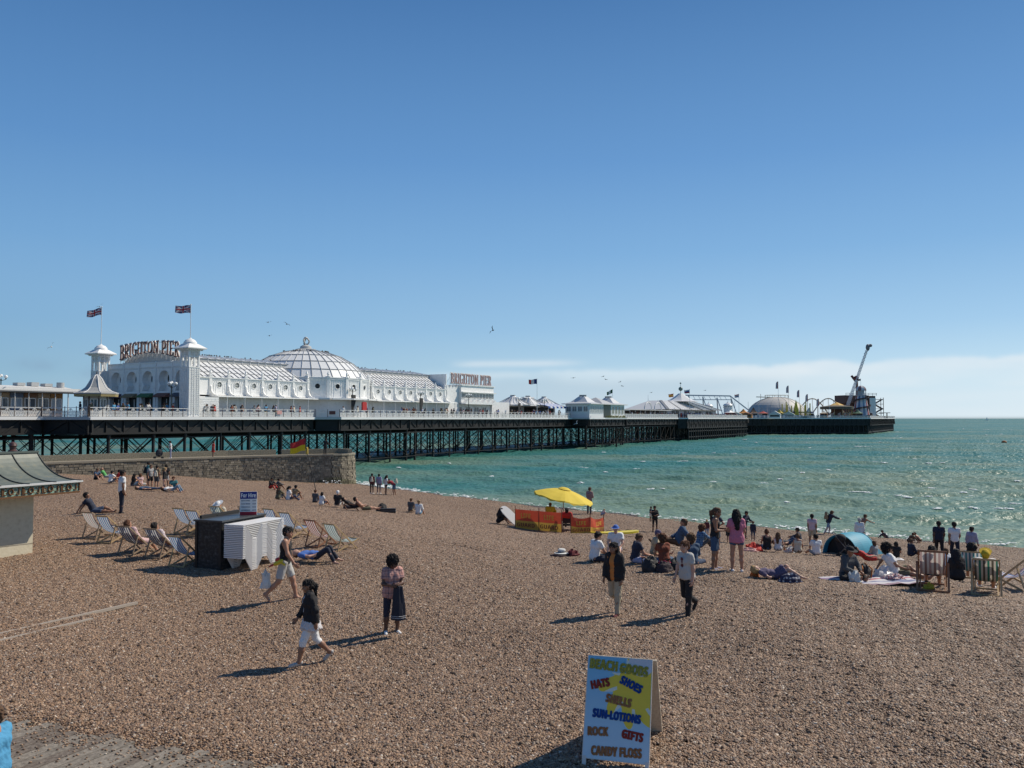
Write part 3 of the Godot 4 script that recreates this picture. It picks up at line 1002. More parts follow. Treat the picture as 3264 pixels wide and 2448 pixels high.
func make_palace() -> void:
	var white := grained("white_paint", [[0.0, Color(0.66, 0.65, 0.63)], [0.35, Color(0.78, 0.78, 0.765)], [0.7, Color(0.82, 0.82, 0.81)], [1.0, Color(0.84, 0.84, 0.83)]], 0.012, 0.25, 0.55, 0.0, 41)
	var trim := M(0.80, 0.80, 0.785, 0.5)
	var zinc := grained("zinc", [[0.0, Color(0.55, 0.56, 0.57)], [0.5, Color(0.72, 0.73, 0.735)], [1.0, Color(0.78, 0.785, 0.785)]], 0.02, 0.4, 0.42, 0.0, 51)
	var lead := M(0.32, 0.325, 0.33, 0.5)
	var glass := M(0.06, 0.075, 0.08, 0.12)
	var dim := M(0.02, 0.02, 0.022, 0.6)
	var t := thing("pier_palace", "long white amusement palace with glazed roof, low dome and two front towers", "building", pier(0, 0))
	# ground floor
	var m := MB.new()
	m.span(2.0, 60.0, 0, 2.74, -3.3, -3.05)
	m.span(2.0, 5.0, 0, 2.6, -3.0, -1.2)
	for y in 11: m.span(2.0, 5.0, 0.1 + 0.22 * y, 0.12 + 0.22 * y, -1.21, -1.18)
	m.span(1.0, 60.0, 0, 5.2, -18.2, -18.0)
	m.span(59.8, 60.0, 0, 8.2, -18.0, -3.2)
	part("lower_wall", m.mesh(), white, t)
	var groove := MB.new()
	for k in 19: groove.span(5.2 + 3.0 * k, 5.28 + 3.0 * k, 0.1, 2.6, -3.04, -2.99)
	part("lower_battens", groove.mesh(), trim, t)
	# wings: bays with portholes between pilasters
	var bay := bay_panel(2.62, 2.95, 5.25, 4.35)
	var hoop := MB.new()
	ring(hoop, Vector3.ZERO, 0.42, 0.42, 0.055)
	var hm := hoop.mesh()
	var pane := disc(0.4, 0.4)
	var pil := MB.new()
	pil.span(-0.2, 0.2, 2.9, 5.55, -0.2, 0.14)
	pil.span(-0.26, 0.26, 5.3, 5.42, -0.22, 0.2)
	pil.span(-0.24, 0.24, 5.55, 5.66, -0.2, 0.18)
	pil.lathe([Vector2(0.2, 5.66), Vector2(0.11, 5.74), Vector2(0.2, 5.9), Vector2(0.13, 6.05), Vector2(0.1, 6.2), Vector2(0.0, 6.5)], 8)
	var plm := pil.mesh()
	var fin := MB.new()
	var curve := PackedVector2Array([Vector2(0.13, 2.82), Vector2(1.35, 2.82), Vector2(1.35, 2.92)])
	for k in 9:
		var a := PI / 2 * k / 8.0
		curve.append(Vector2(1.25 - 1.0 * sin(a), 4.1 - 1.12 * cos(a)))
	curve.append(Vector2(0.13, 4.3))
	fin.slab(curve, -0.09, 0.09, func(a, b, z): return Vector3(z, b, a))
	var fm := fin.mesh()
	for wing in [[5.1, 7], [38.1, 8]]:
		for i in wing[1]:
			var u: float = wing[0] + 3.0 * i
			var p := part("pilaster", plm, trim, t, Transform3D(Basis.IDENTITY, Vector3(u, 0, -3)))
			part("buttress", fm, trim, p)
			if i < wing[1] - 1:
				part("wall_bay", bay, white, t, Transform3D(Basis.IDENTITY, Vector3(u + 1.5, 0, -3)))
				var wdw := part("round_window", hm, trim, t, Transform3D(Basis.IDENTITY, Vector3(u + 1.5, 4.35, -2.99)))
				part("glass", pane, M(0.20, 0.22, 0.20, 0.15), wdw, Transform3D(Basis.IDENTITY, Vector3(0, 0, -0.1)))
				var cross := MB.new()
				cross.span(-0.02, 0.02, -0.4, 0.4, -0.09, -0.05)
				cross.span(-0.4, 0.4, -0.02, 0.02, -0.085, -0.055)
				part("glazing_bar", cross.mesh(), trim, wdw)
	m = MB.new()
	m.span(2.2, 5.0, 2.95, 5.25, -3.2, -3.0)
	m.span(2.2, 23.4, 5.2, 5.32, -3.4, -2.82)
	m.span(37.6, 59.9, 5.2, 5.32, -3.4, -2.82)
	part("gutter", m.mesh(), trim, t)
	# canopy over the side walk, on slim columns
	var col := MB.new()
	col.lathe([Vector2(0.07, 0), Vector2(0.07, 0.3), Vector2(0.045, 0.35), Vector2(0.045, 2.4), Vector2(0.09, 2.55), Vector2(0.09, 2.66)], 8)
	var cm := col.mesh()
	for run in [[5.0, 23.6], [37.6, 61.0]]:
		m = MB.new()
		m.slab(PackedVector2Array([Vector2(-3.0, 2.72), Vector2(-1.3, 2.66), Vector2(-1.3, 2.78), Vector2(-3.0, 2.92)]), run[0], run[1], func(a, b, z): return Vector3(z, b, a))
		part("canopy", m.mesh(), trim, t)
		var u: float = run[0] + 1.6
		while u < run[1]:
			part("column", cm, trim, t, Transform3D(Basis.IDENTITY, Vector3(u, 0, -1.45)))
			u += 3.0
	# glazed roofs of the two wings
	var slope := (Vector3(0, 7.5, -7) - Vector3(0, 5.3, -3.1))
	var pm := MB.new()
	pm.quad(Vector3(0.03, 5.3, -3.05), Vector3(0.97, 5.3, -3.05), Vector3(0.97, 7.5, -7.0), Vector3(0.03, 7.5, -7.0))
	pm.quad(Vector3(0.97, 5.27, -3.1), Vector3(0.03, 5.27, -3.1), Vector3(0.03, 7.45, -7.0), Vector3(0.97, 7.45, -7.0))
	var pane_m := pm.mesh()
	var rb := MB.new()
	rb.bar(Vector3(0, 5.34, -3.0), Vector3(0, 7.54, -7.0), 0.1, 0.06)
	var rbm := rb.mesh()
	for wing in [[2.0, 22], [38.0, 22]]:
		for i in wing[1]:
			part("roof_pane", pane_m, zinc, t, Transform3D(Basis.IDENTITY, Vector3(wing[0] + i, 0, 0)))
			part("roof_bar", rbm, lead, t, Transform3D(Basis.IDENTITY, Vector3(wing[0] + i, 0, 0)))
		var u0: float = wing[0]
		var u1: float = wing[0] + wing[1]
		m = MB.new()
		m.bar(Vector3(u0, 6.05, -4.3), Vector3(u1, 6.05, -4.3), 0.05, 0.08)
		m.bar(Vector3(u0, 6.85, -5.75), Vector3(u1, 6.85, -5.75), 0.05, 0.08)
		part("roof_purlin", m.mesh(), lead, t)
		m = MB.new()
		m.span(u0, u1, 7.45, 8.05, -7.2, -7.0)
		m.span(u0, u1, 7.45, 8.05, -14.2, -14.0)
		part("clerestory", m.mesh(), M(0.42, 0.42, 0.41, 0.6), t)
		m = MB.new()
		m.quad(Vector3(u0, 8.05, -6.85), Vector3(u1, 8.05, -6.85), Vector3(u1, 8.7, -10.6), Vector3(u0, 8.7, -10.6))
		m.quad(Vector3(u0, 8.7, -10.6), Vector3(u1, 8.7, -10.6), Vector3(u1, 8.05, -14.3), Vector3(u0, 8.05, -14.3))
		m.quad(Vector3(u0, 7.5, -14.1), Vector3(u1, 7.5, -14.1), Vector3(u1, 5.2, -18.2), Vector3(u0, 5.2, -18.2))
		var k := u0
		while k <= u1:
			m.bar(Vector3(k, 8.1, -6.85), Vector3(k, 8.76, -10.6), 0.1, 0.07)
			m.span(k - 0.04, k + 0.04, 7.45, 8.1, -7.0, -6.94)
			k += 1.5
		part("upper_roof", m.mesh(), zinc, t)
		m = MB.new()
		m.tri(Vector3(u1, 7.5, -7.0), Vector3(u1, 5.3, -3.1), Vector3(u1, 5.3, -7.0))
		m.quad(Vector3(u1, 5.3, -7.0), Vector3(u1, 8.0, -7.0), Vector3(u1, 8.6, -10.6), Vector3(u1, 5.3, -10.6))
		m.quad(Vector3(u1, 5.3, -10.6), Vector3(u1, 8.6, -10.6), Vector3(u1, 8.0, -14.0), Vector3(u1, 5.3, -14.0))
		part("gable", m.mesh(), white, t)
	# the drum and its dome
	var mid := Vector3(30.5, 0, -10.6)
	var R := 10.3
	var facet := 2.0 * R * sin(deg_to_rad(9.0))
	var dbay := bay_panel(facet - 0.4, 2.95, 6.0, 4.75)
	var low := MB.new()
	low.span(-facet * 0.5, facet * 0.5, 0, 2.75, -0.2, -0.04)
	low.span(-facet * 0.5, facet * 0.5, 2.7, 2.95, -0.2, 1.4)
	var lowm := low.mesh()
	var dp := MB.new()
	dp.span(-0.22, 0.22, 2.9, 6.3, -0.25, 0.14)
	dp.span(-0.28, 0.28, 6.05, 6.17, -0.25, 0.2)
	dp.lathe([Vector2(0.22, 6.3), Vector2(0.12, 6.38), Vector2(0.22, 6.55), Vector2(0.12, 6.8), Vector2(0.0, 7.15)], 8)
	var dpm := dp.mesh()
	var apo := R * cos(deg_to_rad(9.0))
	for k in 20:
		var a := deg_to_rad(18.0 * k)                      # 0 faces west
		var front := Vector3(sin(a), 0, cos(a))
		if cos(a) < -0.3: continue
		var b := Basis(Vector3(cos(a), 0, -sin(a)), Vector3.UP, front)
		var outside := absf(a if a < PI else a - TAU) < deg_to_rad(48.0)
		part("drum_bay", dbay, white, t, Transform3D(b, mid + front * apo))
		if not outside: continue
		part("drum_base", lowm, white, t, Transform3D(b, mid + front * apo))
		var w := part("round_window", hm, trim, t, Transform3D(b, mid + front * (apo + 0.01) + Vector3(0, 4.75, 0)))
		part("glass", pane, dim, w, Transform3D(Basis.IDENTITY, Vector3(0, 0, -0.12)))
		for s in [-1, 1]:
			var a2: float = a + deg_to_rad(9.0) * s
			if s == 1 and k != 2: continue
			part("drum_pilaster", dpm, trim, t, Transform3D(Basis(Vector3(cos(a2), 0, -sin(a2)), Vector3.UP, Vector3(sin(a2), 0, cos(a2))), mid + Vector3(sin(a2), 0, cos(a2)) * (R - 0.03)))
	m = MB.new()
	m.lathe([Vector2(R - 0.3, 5.98), Vector2(R + 0.14, 5.98), Vector2(R + 0.14, 6.12), Vector2(R - 0.1, 6.16)], 20, mid, true, deg_to_rad(9.0))
	part("drum_cornice", m.mesh(), trim, t)
	var prof := [Vector2(10.15, 6.1), Vector2(9.2, 7.35), Vector2(7.7, 8.65), Vector2(5.75, 9.75), Vector2(3.55, 10.5), Vector2(1.3, 10.95)]
	var seg := 40
	for j in prof.size() - 1:
		var p: Vector2 = prof[j]
		var q: Vector2 = prof[j + 1]
		var pn := MB.new()
		var h := PI / seg
		pn.quad(Vector3(-p.x * sin(h), p.y, p.x * cos(h)), Vector3(p.x * sin(h), p.y, p.x * cos(h)), Vector3(q.x * sin(h), q.y, q.x * cos(h)), Vector3(-q.x * sin(h), q.y, q.x * cos(h)))
		var pnm := pn.mesh()
		for k in seg:
			var a := TAU * k / seg
			if cos(a) < -0.75: continue
			part("dome_panel", pnm, zinc, t, Transform3D(Basis(Vector3.UP, a), mid))
	var rib := MB.new()
	for j in prof.size() - 1:
		rib.bar(Vector3(0, prof[j].y + 0.03, prof[j].x), Vector3(0, prof[j + 1].y + 0.03, prof[j + 1].x), 0.12, 0.08)
	var ribm := rib.mesh()
	for k in seg: part("dome_rib", ribm, lead if k % 2 else M(0.48, 0.485, 0.49, 0.5), t, Transform3D(Basis(Vector3.UP, TAU * (k + 0.5) / seg), mid))
	for j in range(1, prof.size() - 1):
		m = MB.new()
		for k in seg:
			var a := TAU * (k + 0.5) / seg
			var b := TAU * (k + 1.5) / seg
			m.bar(mid + Vector3(sin(a) * prof[j].x, prof[j].y + 0.05, cos(a) * prof[j].x), mid + Vector3(sin(b) * prof[j].x, prof[j].y + 0.05, cos(b) * prof[j].x), 0.12, 0.1)
		part("dome_ring", m.mesh(), lead, t)
	m = MB.new()
	m.lathe([Vector2(1.6, 10.85), Vector2(1.65, 11.05), Vector2(0.95, 11.2), Vector2(0.9, 11.5), Vector2(0.55, 11.7), Vector2(0.25, 11.8), Vector2(0.2, 12.0)], 12, mid)
	for k in 3:
		var a := TAU * k / 3 + 0.4
		var pts := []
		for i in 7:
			var f := i / 6.0
			var r := 0.12 + 0.42 * sin(f * PI)
			pts.append(mid + Vector3(cos(a + f) * r, 11.7 + f * 1.25, sin(a + f) * r))
		m.chain(pts, 0.13, 6)
	m.ball(mid + Vector3(0, 12.9, 0), Vector3(0.3, 0.22, 0.3), 8, 5)
	part("dome_finial", m.mesh(), M(0.45, 0.45, 0.44, 0.5), t)
	# the entrance front: five keyhole niches over shop doors, facing the shore
	var turn := Basis(Vector3(0, 0, 1), Vector3.UP, Vector3(-1, 0, 0))     # local x along the front, local z towards the shore
	var keyhole := PackedVector2Array()
	for k in 21:
		var a := deg_to_rad(-48.0 + 276.0 * k / 20.0)
		keyhole.append(Vector2(1.05 * cos(a), 5.0 + 1.08 * sin(a)))
	for p in [Vector2(-0.8, 3.95), Vector2(-0.98, 3.62), Vector2(-1.1, 3.42), Vector2(-0.5, 3.4), Vector2(0.0, 3.4), Vector2(0.5, 3.4), Vector2(1.1, 3.42), Vector2(0.98, 3.62), Vector2(0.8, 3.95)]: keyhole.append(p)
	var fb := MB.new()
	fb.plate(-1.635, 1.635, 3.2, 7.2, keyhole, Vector2(0, 4.6), 0.0, 0.9)
	fb.span(-1.66, -1.5, 0, 7.3, 0.0, 0.12)
	fb.span(-1.5, 1.5, 6.55, 6.66, 0.0, 0.07)
	fb.span(-1.5, 1.5, 7.08, 7.2, 0.0, 0.09)
	for k in 22: fb.span(-1.42 + k * 0.135, -1.36 + k * 0.135, 6.3, 6.5, 0.0, 0.05)
	for k in 8:                                            # perforated spandrel
		for j in 20:
			var q := Vector2(-1.33 + k * 0.38, 3.35 + j * 0.145)
			if (q - Vector2(0, 5.0)).length() < 1.2 or (absf(q.x) < 1.2 and q.y < 5.0) or q.y > 6.2: continue
			fb.span(q.x - 0.11, q.x + 0.11, q.y - 0.035, q.y + 0.035, 0.0, 0.045)
	var fbm := fb.mesh()
	var nb := MB.new()
	nb.quad(Vector3(-1.5, 3.2, -0.9), Vector3(1.5, 3.2, -0.9), Vector3(1.5, 6.4, -0.9), Vector3(-1.5, 6.4, -0.9))
	nb.span(-1.5, 1.5, 3.0, 3.2, -1.0, 0.0)
	var nbm := nb.mesh()
	var ov := MB.new()
	ring(ov, Vector3.ZERO, 0.42, 0.62, 0.05)
	var ovm := ov.mesh()
	var ovd := disc(0.42, 0.62)
	var door := MB.new()
	door.quad(Vector3(-1.3, 0, -0.55), Vector3(1.3, 0, -0.55), Vector3(1.3, 3.0, -0.55), Vector3(-1.3, 3.0, -0.55))
	var dm := door.mesh()
	var jamb := MB.new()
	jamb.span(-1.635, -1.15, 0, 3.0, -0.55, 0.0)
	jamb.span(1.15, 1.635, 0, 3.0, -0.55, 0.0)
	jamb.span(-0.04, 0.04, 0, 2.4, -0.53, -0.45)
	var jm := jamb.mesh()
	var aw := MB.new()
	aw.slab(PackedVector2Array([Vector2(0.05, 3.15), Vector2(0.75, 2.75), Vector2(0.75, 2.6), Vector2(0.05, 2.6)]), -1.25, 1.25, func(a, b, z): return Vector3(z, b, a))
	var awm := aw.mesh()
	var awc := [M(0.10, 0.075, 0.11), M(0.22, 0.16, 0.09), M(0.05, 0.14, 0.06), M(0.19, 0.08, 0.06), M(0.09, 0.09, 0.11)]
	for k in 5:
		var o := Transform3D(turn, Vector3(0.8, 0, -16.5 + 3.28 * k))
		part("front_bay", fbm, white, t, o)
		part("niche", nbm, white, t, o)
		var w := part("oval_window", ovm, trim, t, o * Transform3D(Basis.IDENTITY, Vector3(0, 5.05, -0.86)))
		part("glass", ovd, M(0.025, 0.02, 0.02, 0.3), w, Transform3D(Basis.IDENTITY, Vector3(0, 0, -0.02)))
		part("shop_door", dm, dim, t, o)
		part("door_jamb", jm, white, t, o)
		part("awning", awm, awc[k], t, o)
	m = MB.new()
	for k in 12:                                            # the low curved roof behind the parapet
		var a := PI * k / 12.0
		var b := PI * (k + 1) / 12.0
		m.quad(Vector3(1.6, 7.0 + 1.9 * sin(a), -10 - 6.0 * cos(a)), Vector3(4.0, 7.0 + 1.9 * sin(a), -10 - 6.0 * cos(a)), Vector3(4.0, 7.0 + 1.9 * sin(b), -10 - 6.0 * cos(b)), Vector3(1.6, 7.0 + 1.9 * sin(b), -10 - 6.0 * cos(b)))
		m.tri(Vector3(1.6, 7.0, -10), Vector3(1.6, 7.0 + 1.9 * sin(a), -10 - 6.0 * cos(a)), Vector3(1.6, 7.0 + 1.9 * sin(b), -10 - 6.0 * cos(b)))
	m.span(0.9, 2.2, 7.0, 7.1, -18.0, -1.7)
	part("barrel_roof", m.mesh(), M(0.50, 0.50, 0.49, 0.6), t)
	for s in [[0.2, -0.95], [0.2, -19.0]]:
		tower(t, Vector3(s[0], 0, s[1]), white, trim)
	# the far block with its bay windows
	m = MB.new()
	m.span(60.0, 64.0, 0, 6.1, -12.0, -3.1)
	m.span(64.0, 76.0, 2.9, 6.2, -12.0, -2.6)
	m.span(62.0, 76.2, 0, 2.95, -12.0, -3.4)
	m.span(63.9, 76.3, 6.2, 6.35, -12.1, -2.4)
	m.span(63.9, 76.3, 4.85, 5.0, -3.0, -2.1)
	m.span(76.0, 83.0, 0, 3.2, -9.0, -3.0)
	part("end_block", m.mesh(), white, t)
	m = MB.new()
	for k in 6:
		var u := 64.2 + 2.0 * k
		m.slab(PackedVector2Array([Vector2(u, 2.6), Vector2(u + 2.0, 2.6), Vector2(u + 2.0, 2.75), Vector2(u + 1.0, 3.5), Vector2(u, 2.75)]), -3.3, -1.7, func(a, b, z): return Vector3(a, b, z))
	part("zigzag_canopy", m.mesh(), trim, t)
	var wf := MB.new()
	wf.span(-0.52, 0.52, -0.56, -0.48, 0, 0.08)
	wf.span(-0.52, 0.52, 0.48, 0.56, 0, 0.08)
	for x in [-0.48, 0.0, 0.48]: wf.span(x - 0.035, x + 0.035, -0.5, 0.5, 0, 0.08)
	var wg := MB.new()
	wg.quad(Vector3(-0.5, -0.5, 0.03), Vector3(0.5, -0.5, 0.03), Vector3(0.5, 0.5, 0.03), Vector3(-0.5, 0.5, 0.03))
	for k in 11:
		var w := part("window", wf.mesh(), trim, t, Transform3D(Basis.IDENTITY, Vector3(64.7 + 1.07 * k, 4.25, -2.6)))
		part("glass", wg.mesh(), M(0.12, 0.14, 0.15, 0.12), w)
	for k in 4:
		var w := part("shopfront", wf.mesh(), trim, t, Transform3D(Basis.from_scale(Vector3(1.7, 1.9, 1)), Vector3(64.6 + 3.0 * k, 1.15, -3.4)))
		part("glass", wg.mesh(), M(0.10, 0.11, 0.12, 0.15), w)
	letters("rooftop_sign", "arched rooftop sign reading BRIGHTON PIER above the palace entrance", turn, func(f): return Vector3(0.75, 7.55 + 0.85 * sin(PI * f), -15.6 + 12.0 * f), 1.75, 12.0, 0.32)
	letters("rooftop_sign", "straight rooftop sign reading BRIGHTON PIER on the palace's far white block", Basis.IDENTITY, func(f): return Vector3(60.8 + 14.6 * f, 6.5, -2.9), 1.9, 14.6, 0.0)

func tower(t: Node3D, at_: Vector3, white: Material, trim: Material) -> void:
	var m := MB.new()
	var h := 0.82
	m.span(-h, h, 0, 6.2, -h, h)
	for a in 4:                                             # belfry: corner posts and twin arches on each side
		var b := Basis(Vector3.UP, PI / 2 * a)
		m.box(b * Vector3(h - 0.1, 7.3, h - 0.1), Vector3(0.22, 2.3, 0.22), b)
		m.box(b * Vector3(0, 7.3, h - 0.06), Vector3(0.14, 2.3, 0.14), b)
		m.box(b * Vector3(0, 8.35, h - 0.08), Vector3(h * 2, 0.3, 0.14), b)
		m.box(b * Vector3(0, 7.6, h - 0.08), Vector3(h * 2, 0.12, 0.12), b)
		m.box(b * Vector3(0, 6.25, h), Vector3(h * 2 + 0.1, 0.12, 0.12), b)
		for s in [-1.0, 1.0]:
			for k in 3: m.box(b * Vector3(s * (0.18 + 0.2 * k), 7.95, h - 0.06), Vector3(0.06, 0.6, 0.1), b)
			m.box(b * Vector3(s * 0.38, 3.2, h + 0.03), Vector3(0.06, 5.8, 0.06), b)
			m.box(b * Vector3(s * (h - 0.08), 3.2, h + 0.03), Vector3(0.14, 5.8, 0.06), b)
		m.box(b * Vector3(0, 3.2, h + 0.03), Vector3(0.1, 5.8, 0.06), b)
	m.span(-0.5, 0.5, 8.2, 8.5, -0.5, 0.5)
	var tw := part("tower", m.mesh(), white, t, Transform3D(Basis.IDENTITY, at_))
	var st := MB.new()                                      # studded panels
	for a in 4:
		var b := Basis(Vector3.UP, PI / 2 * a)
		for s in [-1.0, 1.0]:
			for k in 24:
				for j in 2: st.box(b * Vector3(s * (0.2 + 0.36 * j), 0.5 + 0.235 * k, h + 0.01), Vector3(0.15, 0.12, 0.07), b)
	var so := part("studding", st.mesh(), trim, tw)
	so.set_meta("kind", "stuff")
	var ar := MB.new()
	for a in 4:
		var b := Basis(Vector3.UP, PI / 2 * a)
		for s in [-1.0, 1.0]:
			for k in 6:
				var p := PI * k / 6.0
				var q := PI * (k + 1) / 6.0
				ar.tube(b * Vector3(s * 0.38 + 0.22 * cos(p), 7.3 + 0.25 * sin(p), h - 0.08), b * Vector3(s * 0.38 + 0.22 * cos(q), 7.3 + 0.25 * sin(q), h - 0.08), 0.05, 0.05, 5, false)
	part("belfry_arch", ar.mesh(), trim, tw)
	var rf := MB.new()
	rf.lathe([Vector2(1.05, 8.35), Vector2(2.0, 8.55), Vector2(2.02, 8.66), Vector2(1.15, 9.1), Vector2(0.95, 9.2)], 4, Vector3.ZERO, true, PI / 4)
	rf.lathe([Vector2(0.86, 9.1), Vector2(0.8, 9.4), Vector2(0.55, 9.7), Vector2(0.2, 9.85), Vector2(0.1, 9.95), Vector2(0.0, 10.0)], 12)
	for a in 4:
		var b := Basis(Vector3.UP, PI / 2 * a)
		for k in 7: rf.box(b * Vector3(-0.9 + 0.3 * k, 8.45, 1.0), Vector3(0.08, 0.22, 0.4), b)
	part("tower_roof", rf.mesh(), trim, tw)

func bold() -> Font:
	var s := SystemFont.new()
	s.font_names = PackedStringArray(["Droid Sans"])
	s.font_weight = 700
	return s

func serif() -> Font:
	var s := SystemFont.new()
	s.font_names = PackedStringArray(["Droid Serif"])
	s.font_weight = 400
	return s

func text(s: String, tall: float, font: Font, depth := 0.02) -> TextMesh:
	var t := TextMesh.new()
	t.text = s
	t.font = font
	t.font_size = 64
	t.pixel_size = tall / 46.0
	t.depth = depth
	t.curve_step = 2.0
	return t

func letters(called: String, label: String, turn: Basis, path: Callable, tall: float, length: float, swell_: float) -> void:
	var t := thing(called, label, "sign", pier(0, 0))
	var s := "BRIGHTON PIER"
	var font := serif()
	var wide := {"I": 0.55, " ": 0.5, "G": 1.05, "H": 1.15, "N": 1.15, "O": 1.05}
	var total := 0.0
	for ch in s: total += wide.get(ch, 0.95)
	var x := 0.0
	var red := M(0.165, 0.075, 0.065, 0.6) if swell_ > 0.0 else M(0.40, 0.27, 0.25, 0.6)
	for i in s.length():
		var ch := s[i]
		var step: float = wide.get(ch, 0.95)
		var f := (x + step * 0.5) / total
		x += step
		if ch == " ": continue
		var o: Vector3 = path.call(f)
		var grow := 1.0 + swell_ * (absf(f - 0.5) * 2.0 - 0.6)
		var lt := text(ch, tall, font, 0.14)
		var l := part("letter", lt, red, t, Transform3D(turn * Basis.from_scale(Vector3(length / total / tall * 0.98, grow, 1)), o + Vector3(0, tall * grow * 0.5, 0) + turn.z * 0.1))
		var back := text(ch, tall * 1.16, font, 0.1)
		part("rim", back, M(0.72, 0.70, 0.68, 0.5), l, Transform3D(Basis.from_scale(Vector3(0.98, 0.98, 1)), Vector3(0, 0, -0.12)))
	var m := MB.new()                                       # the frame that carries the letters
	for k in 14:
		var f := k / 13.0
		var o: Vector3 = path.call(f)
		m.tube(o + Vector3(0, -0.75, 0) - turn.z * 0.1, o + Vector3(0, tall, 0) - turn.z * 0.1, 0.035, 0.035, 5)
		if k % 2 == 0: m.tube(o + Vector3(0, tall * 0.6, 0) - turn.z * 0.1, o + Vector3(0, -0.75, 0) - turn.z * 1.6, 0.03, 0.03, 5)
		if k < 13:
			var q: Vector3 = path.call((k + 1) / 13.0)
			m.tube(o - turn.z * 0.1, q - turn.z * 0.1, 0.035, 0.035, 5)
			m.tube(o + Vector3(0, tall * 0.85, 0) - turn.z * 0.1, q + Vector3(0, tall * 0.85, 0) - turn.z * 0.1, 0.03, 0.03, 5)
			m.tube(o + Vector3(0, -0.7, 0) - turn.z * 0.1, q - turn.z * 0.1, 0.025, 0.025, 5)
	part("frame", m.mesh(), M(0.55, 0.55, 0.54, 0.5), t)

func flag_cloth(wide: float, tall: float, droop: float) -> ArrayMesh:     # flies towards -x from the staff at x = 0
	var m := MB.new()
	m.mapped = true
	var nx := 12
	var p := func(i: int, j: float) -> Vector3:
		var f := float(i) / nx
		return Vector3(-wide * f * (1.0 - 0.06 * f), (j - 0.5) * tall * (1.0 - 0.12 * f) - droop * f + 0.05 * tall * sin(f * 7.0), 0.13 * wide * sin(f * 8.0 + j * 1.2) * f)
	for i in nx:
		for j in 5:
			var a: Vector3 = p.call(i + 1, j / 5.0)
			var b: Vector3 = p.call(i, j / 5.0)
			var d: Vector3 = p.call(i, (j + 1) / 5.0)
			var e: Vector3 = p.call(i + 1, (j + 1) / 5.0)
			var nn := (d - a).cross(e - b).normalized()
			var u0 := float(i) / nx
			var u1 := (i + 1.0) / nx
			var v0 := 1.0 - j / 5.0
			var v1 := 1.0 - (j + 1) / 5.0
			m.put(a, nn, Vector2(u1, v0)); m.put(d, nn, Vector2(u0, v1)); m.put(b, nn, Vector2(u0, v0))
			m.put(a, nn, Vector2(u1, v0)); m.put(e, nn, Vector2(u1, v1)); m.put(d, nn, Vector2(u0, v1))
	return m.mesh()

func cloth_print(key: String, img: Image) -> StandardMaterial3D:
	if not mats.has(key):
		var m := StandardMaterial3D.new()
		m.albedo_texture = ImageTexture.create_from_image(img)
		m.roughness = 0.9
		m.cull_mode = BaseMaterial3D.CULL_DISABLED
		m.backlight_enabled = true
		m.backlight = Color(0.12, 0.12, 0.12)
		mats[key] = m
	return mats[key]

func stripes(key: String, cols: Array, upright: bool) -> StandardMaterial3D:
	var img := Image.create(96, 96, false, Image.FORMAT_RGB8)
	for k in cols.size():
		var a := 96 * k / cols.size()
		var b := 96 * (k + 1) / cols.size()
		var c: Color = cols[k]
		img.fill_rect(Rect2i(a, 0, b - a, 96) if upright else Rect2i(0, a, 96, b - a), c.linear_to_srgb())
	return cloth_print(key, img)

func union_flag() -> StandardMaterial3D:
	var img := Image.create(200, 100, false, Image.FORMAT_RGB8)
	var blue := Color(0.012, 0.022, 0.13).linear_to_srgb()
	var red := Color(0.42, 0.02, 0.035).linear_to_srgb()
	var pale := Color(0.72, 0.72, 0.72).linear_to_srgb()
	for y in 100:
		for x in 200:
			var c := blue
			var p := Vector2(x - 100, y - 50)
			for s in [-1.0, 1.0]:
				var d := p.dot(Vector2(50, 100 * s).normalized())
				if absf(d) < 10.0: c = pale
			for s in [-1.0, 1.0]:
				var d := p.dot(Vector2(50, 100 * s).normalized())
				if absf(d + (3.0 if p.x * s < 0.0 else -3.0)) < 3.4 and absf(p.x) > 3.0: c = red
			if absf(p.x) < 16.7 or absf(p.y) < 16.7: c = pale
			if absf(p.x) < 10.0 or absf(p.y) < 10.0: c = red
			img.set_pixel(x, y, c)
	return cloth_print("union", img)

func flag(called: String, label: String, xf: Transform3D, tall: float, cloth: Material, wide: float, high: float, droop := 0.25, thick := 0.05) -> void:
	var t := thing(called, label, "flag", xf)
	var m := MB.new()
	m.tube(Vector3.ZERO, Vector3(0, tall, 0), thick, thick * 0.7, 7)
	m.ball(Vector3(0, tall + thick, 0), Vector3.ONE * thick * 1.8, 8, 5)
	part("flagpole", m.mesh(), M(0.74, 0.74, 0.73, 0.4), t)
	var b := Basis(Vector3.UP, -xf.basis.get_euler().y)       # the wind blows from the right of the beach
	part("cloth", flag_cloth(wide, high, droop), cloth, t, Transform3D(b * Basis(Vector3.UP, 0.15), Vector3(0, tall - high * 0.55, 0)))

func box_row(m: MB, n: int, f: Callable) -> void:
	for k in n: f.call(m, k)

func wall_window(wide: float, high: float) -> ArrayMesh:
	var m := MB.new()
	var w := wide * 0.5
	m.span(-w, w, -0.05, 0.03, 0, 0.07)
	m.span(-w, w, high - 0.05, high + 0.03, 0, 0.07)
	for x in [-w, w]: m.span(x - 0.04, x + 0.04, 0, high, 0, 0.07)
	m.span(-0.025, 0.025, 0, high, 0, 0.06)
	return m.mesh()

func wall_pane(wide: float, high: float) -> ArrayMesh:
	var m := MB.new()
	m.quad(Vector3(-wide / 2, 0, 0.03), Vector3(wide / 2, 0, 0.03), Vector3(wide / 2, high, 0.03), Vector3(-wide / 2, high, 0.03))
	return m.mesh()

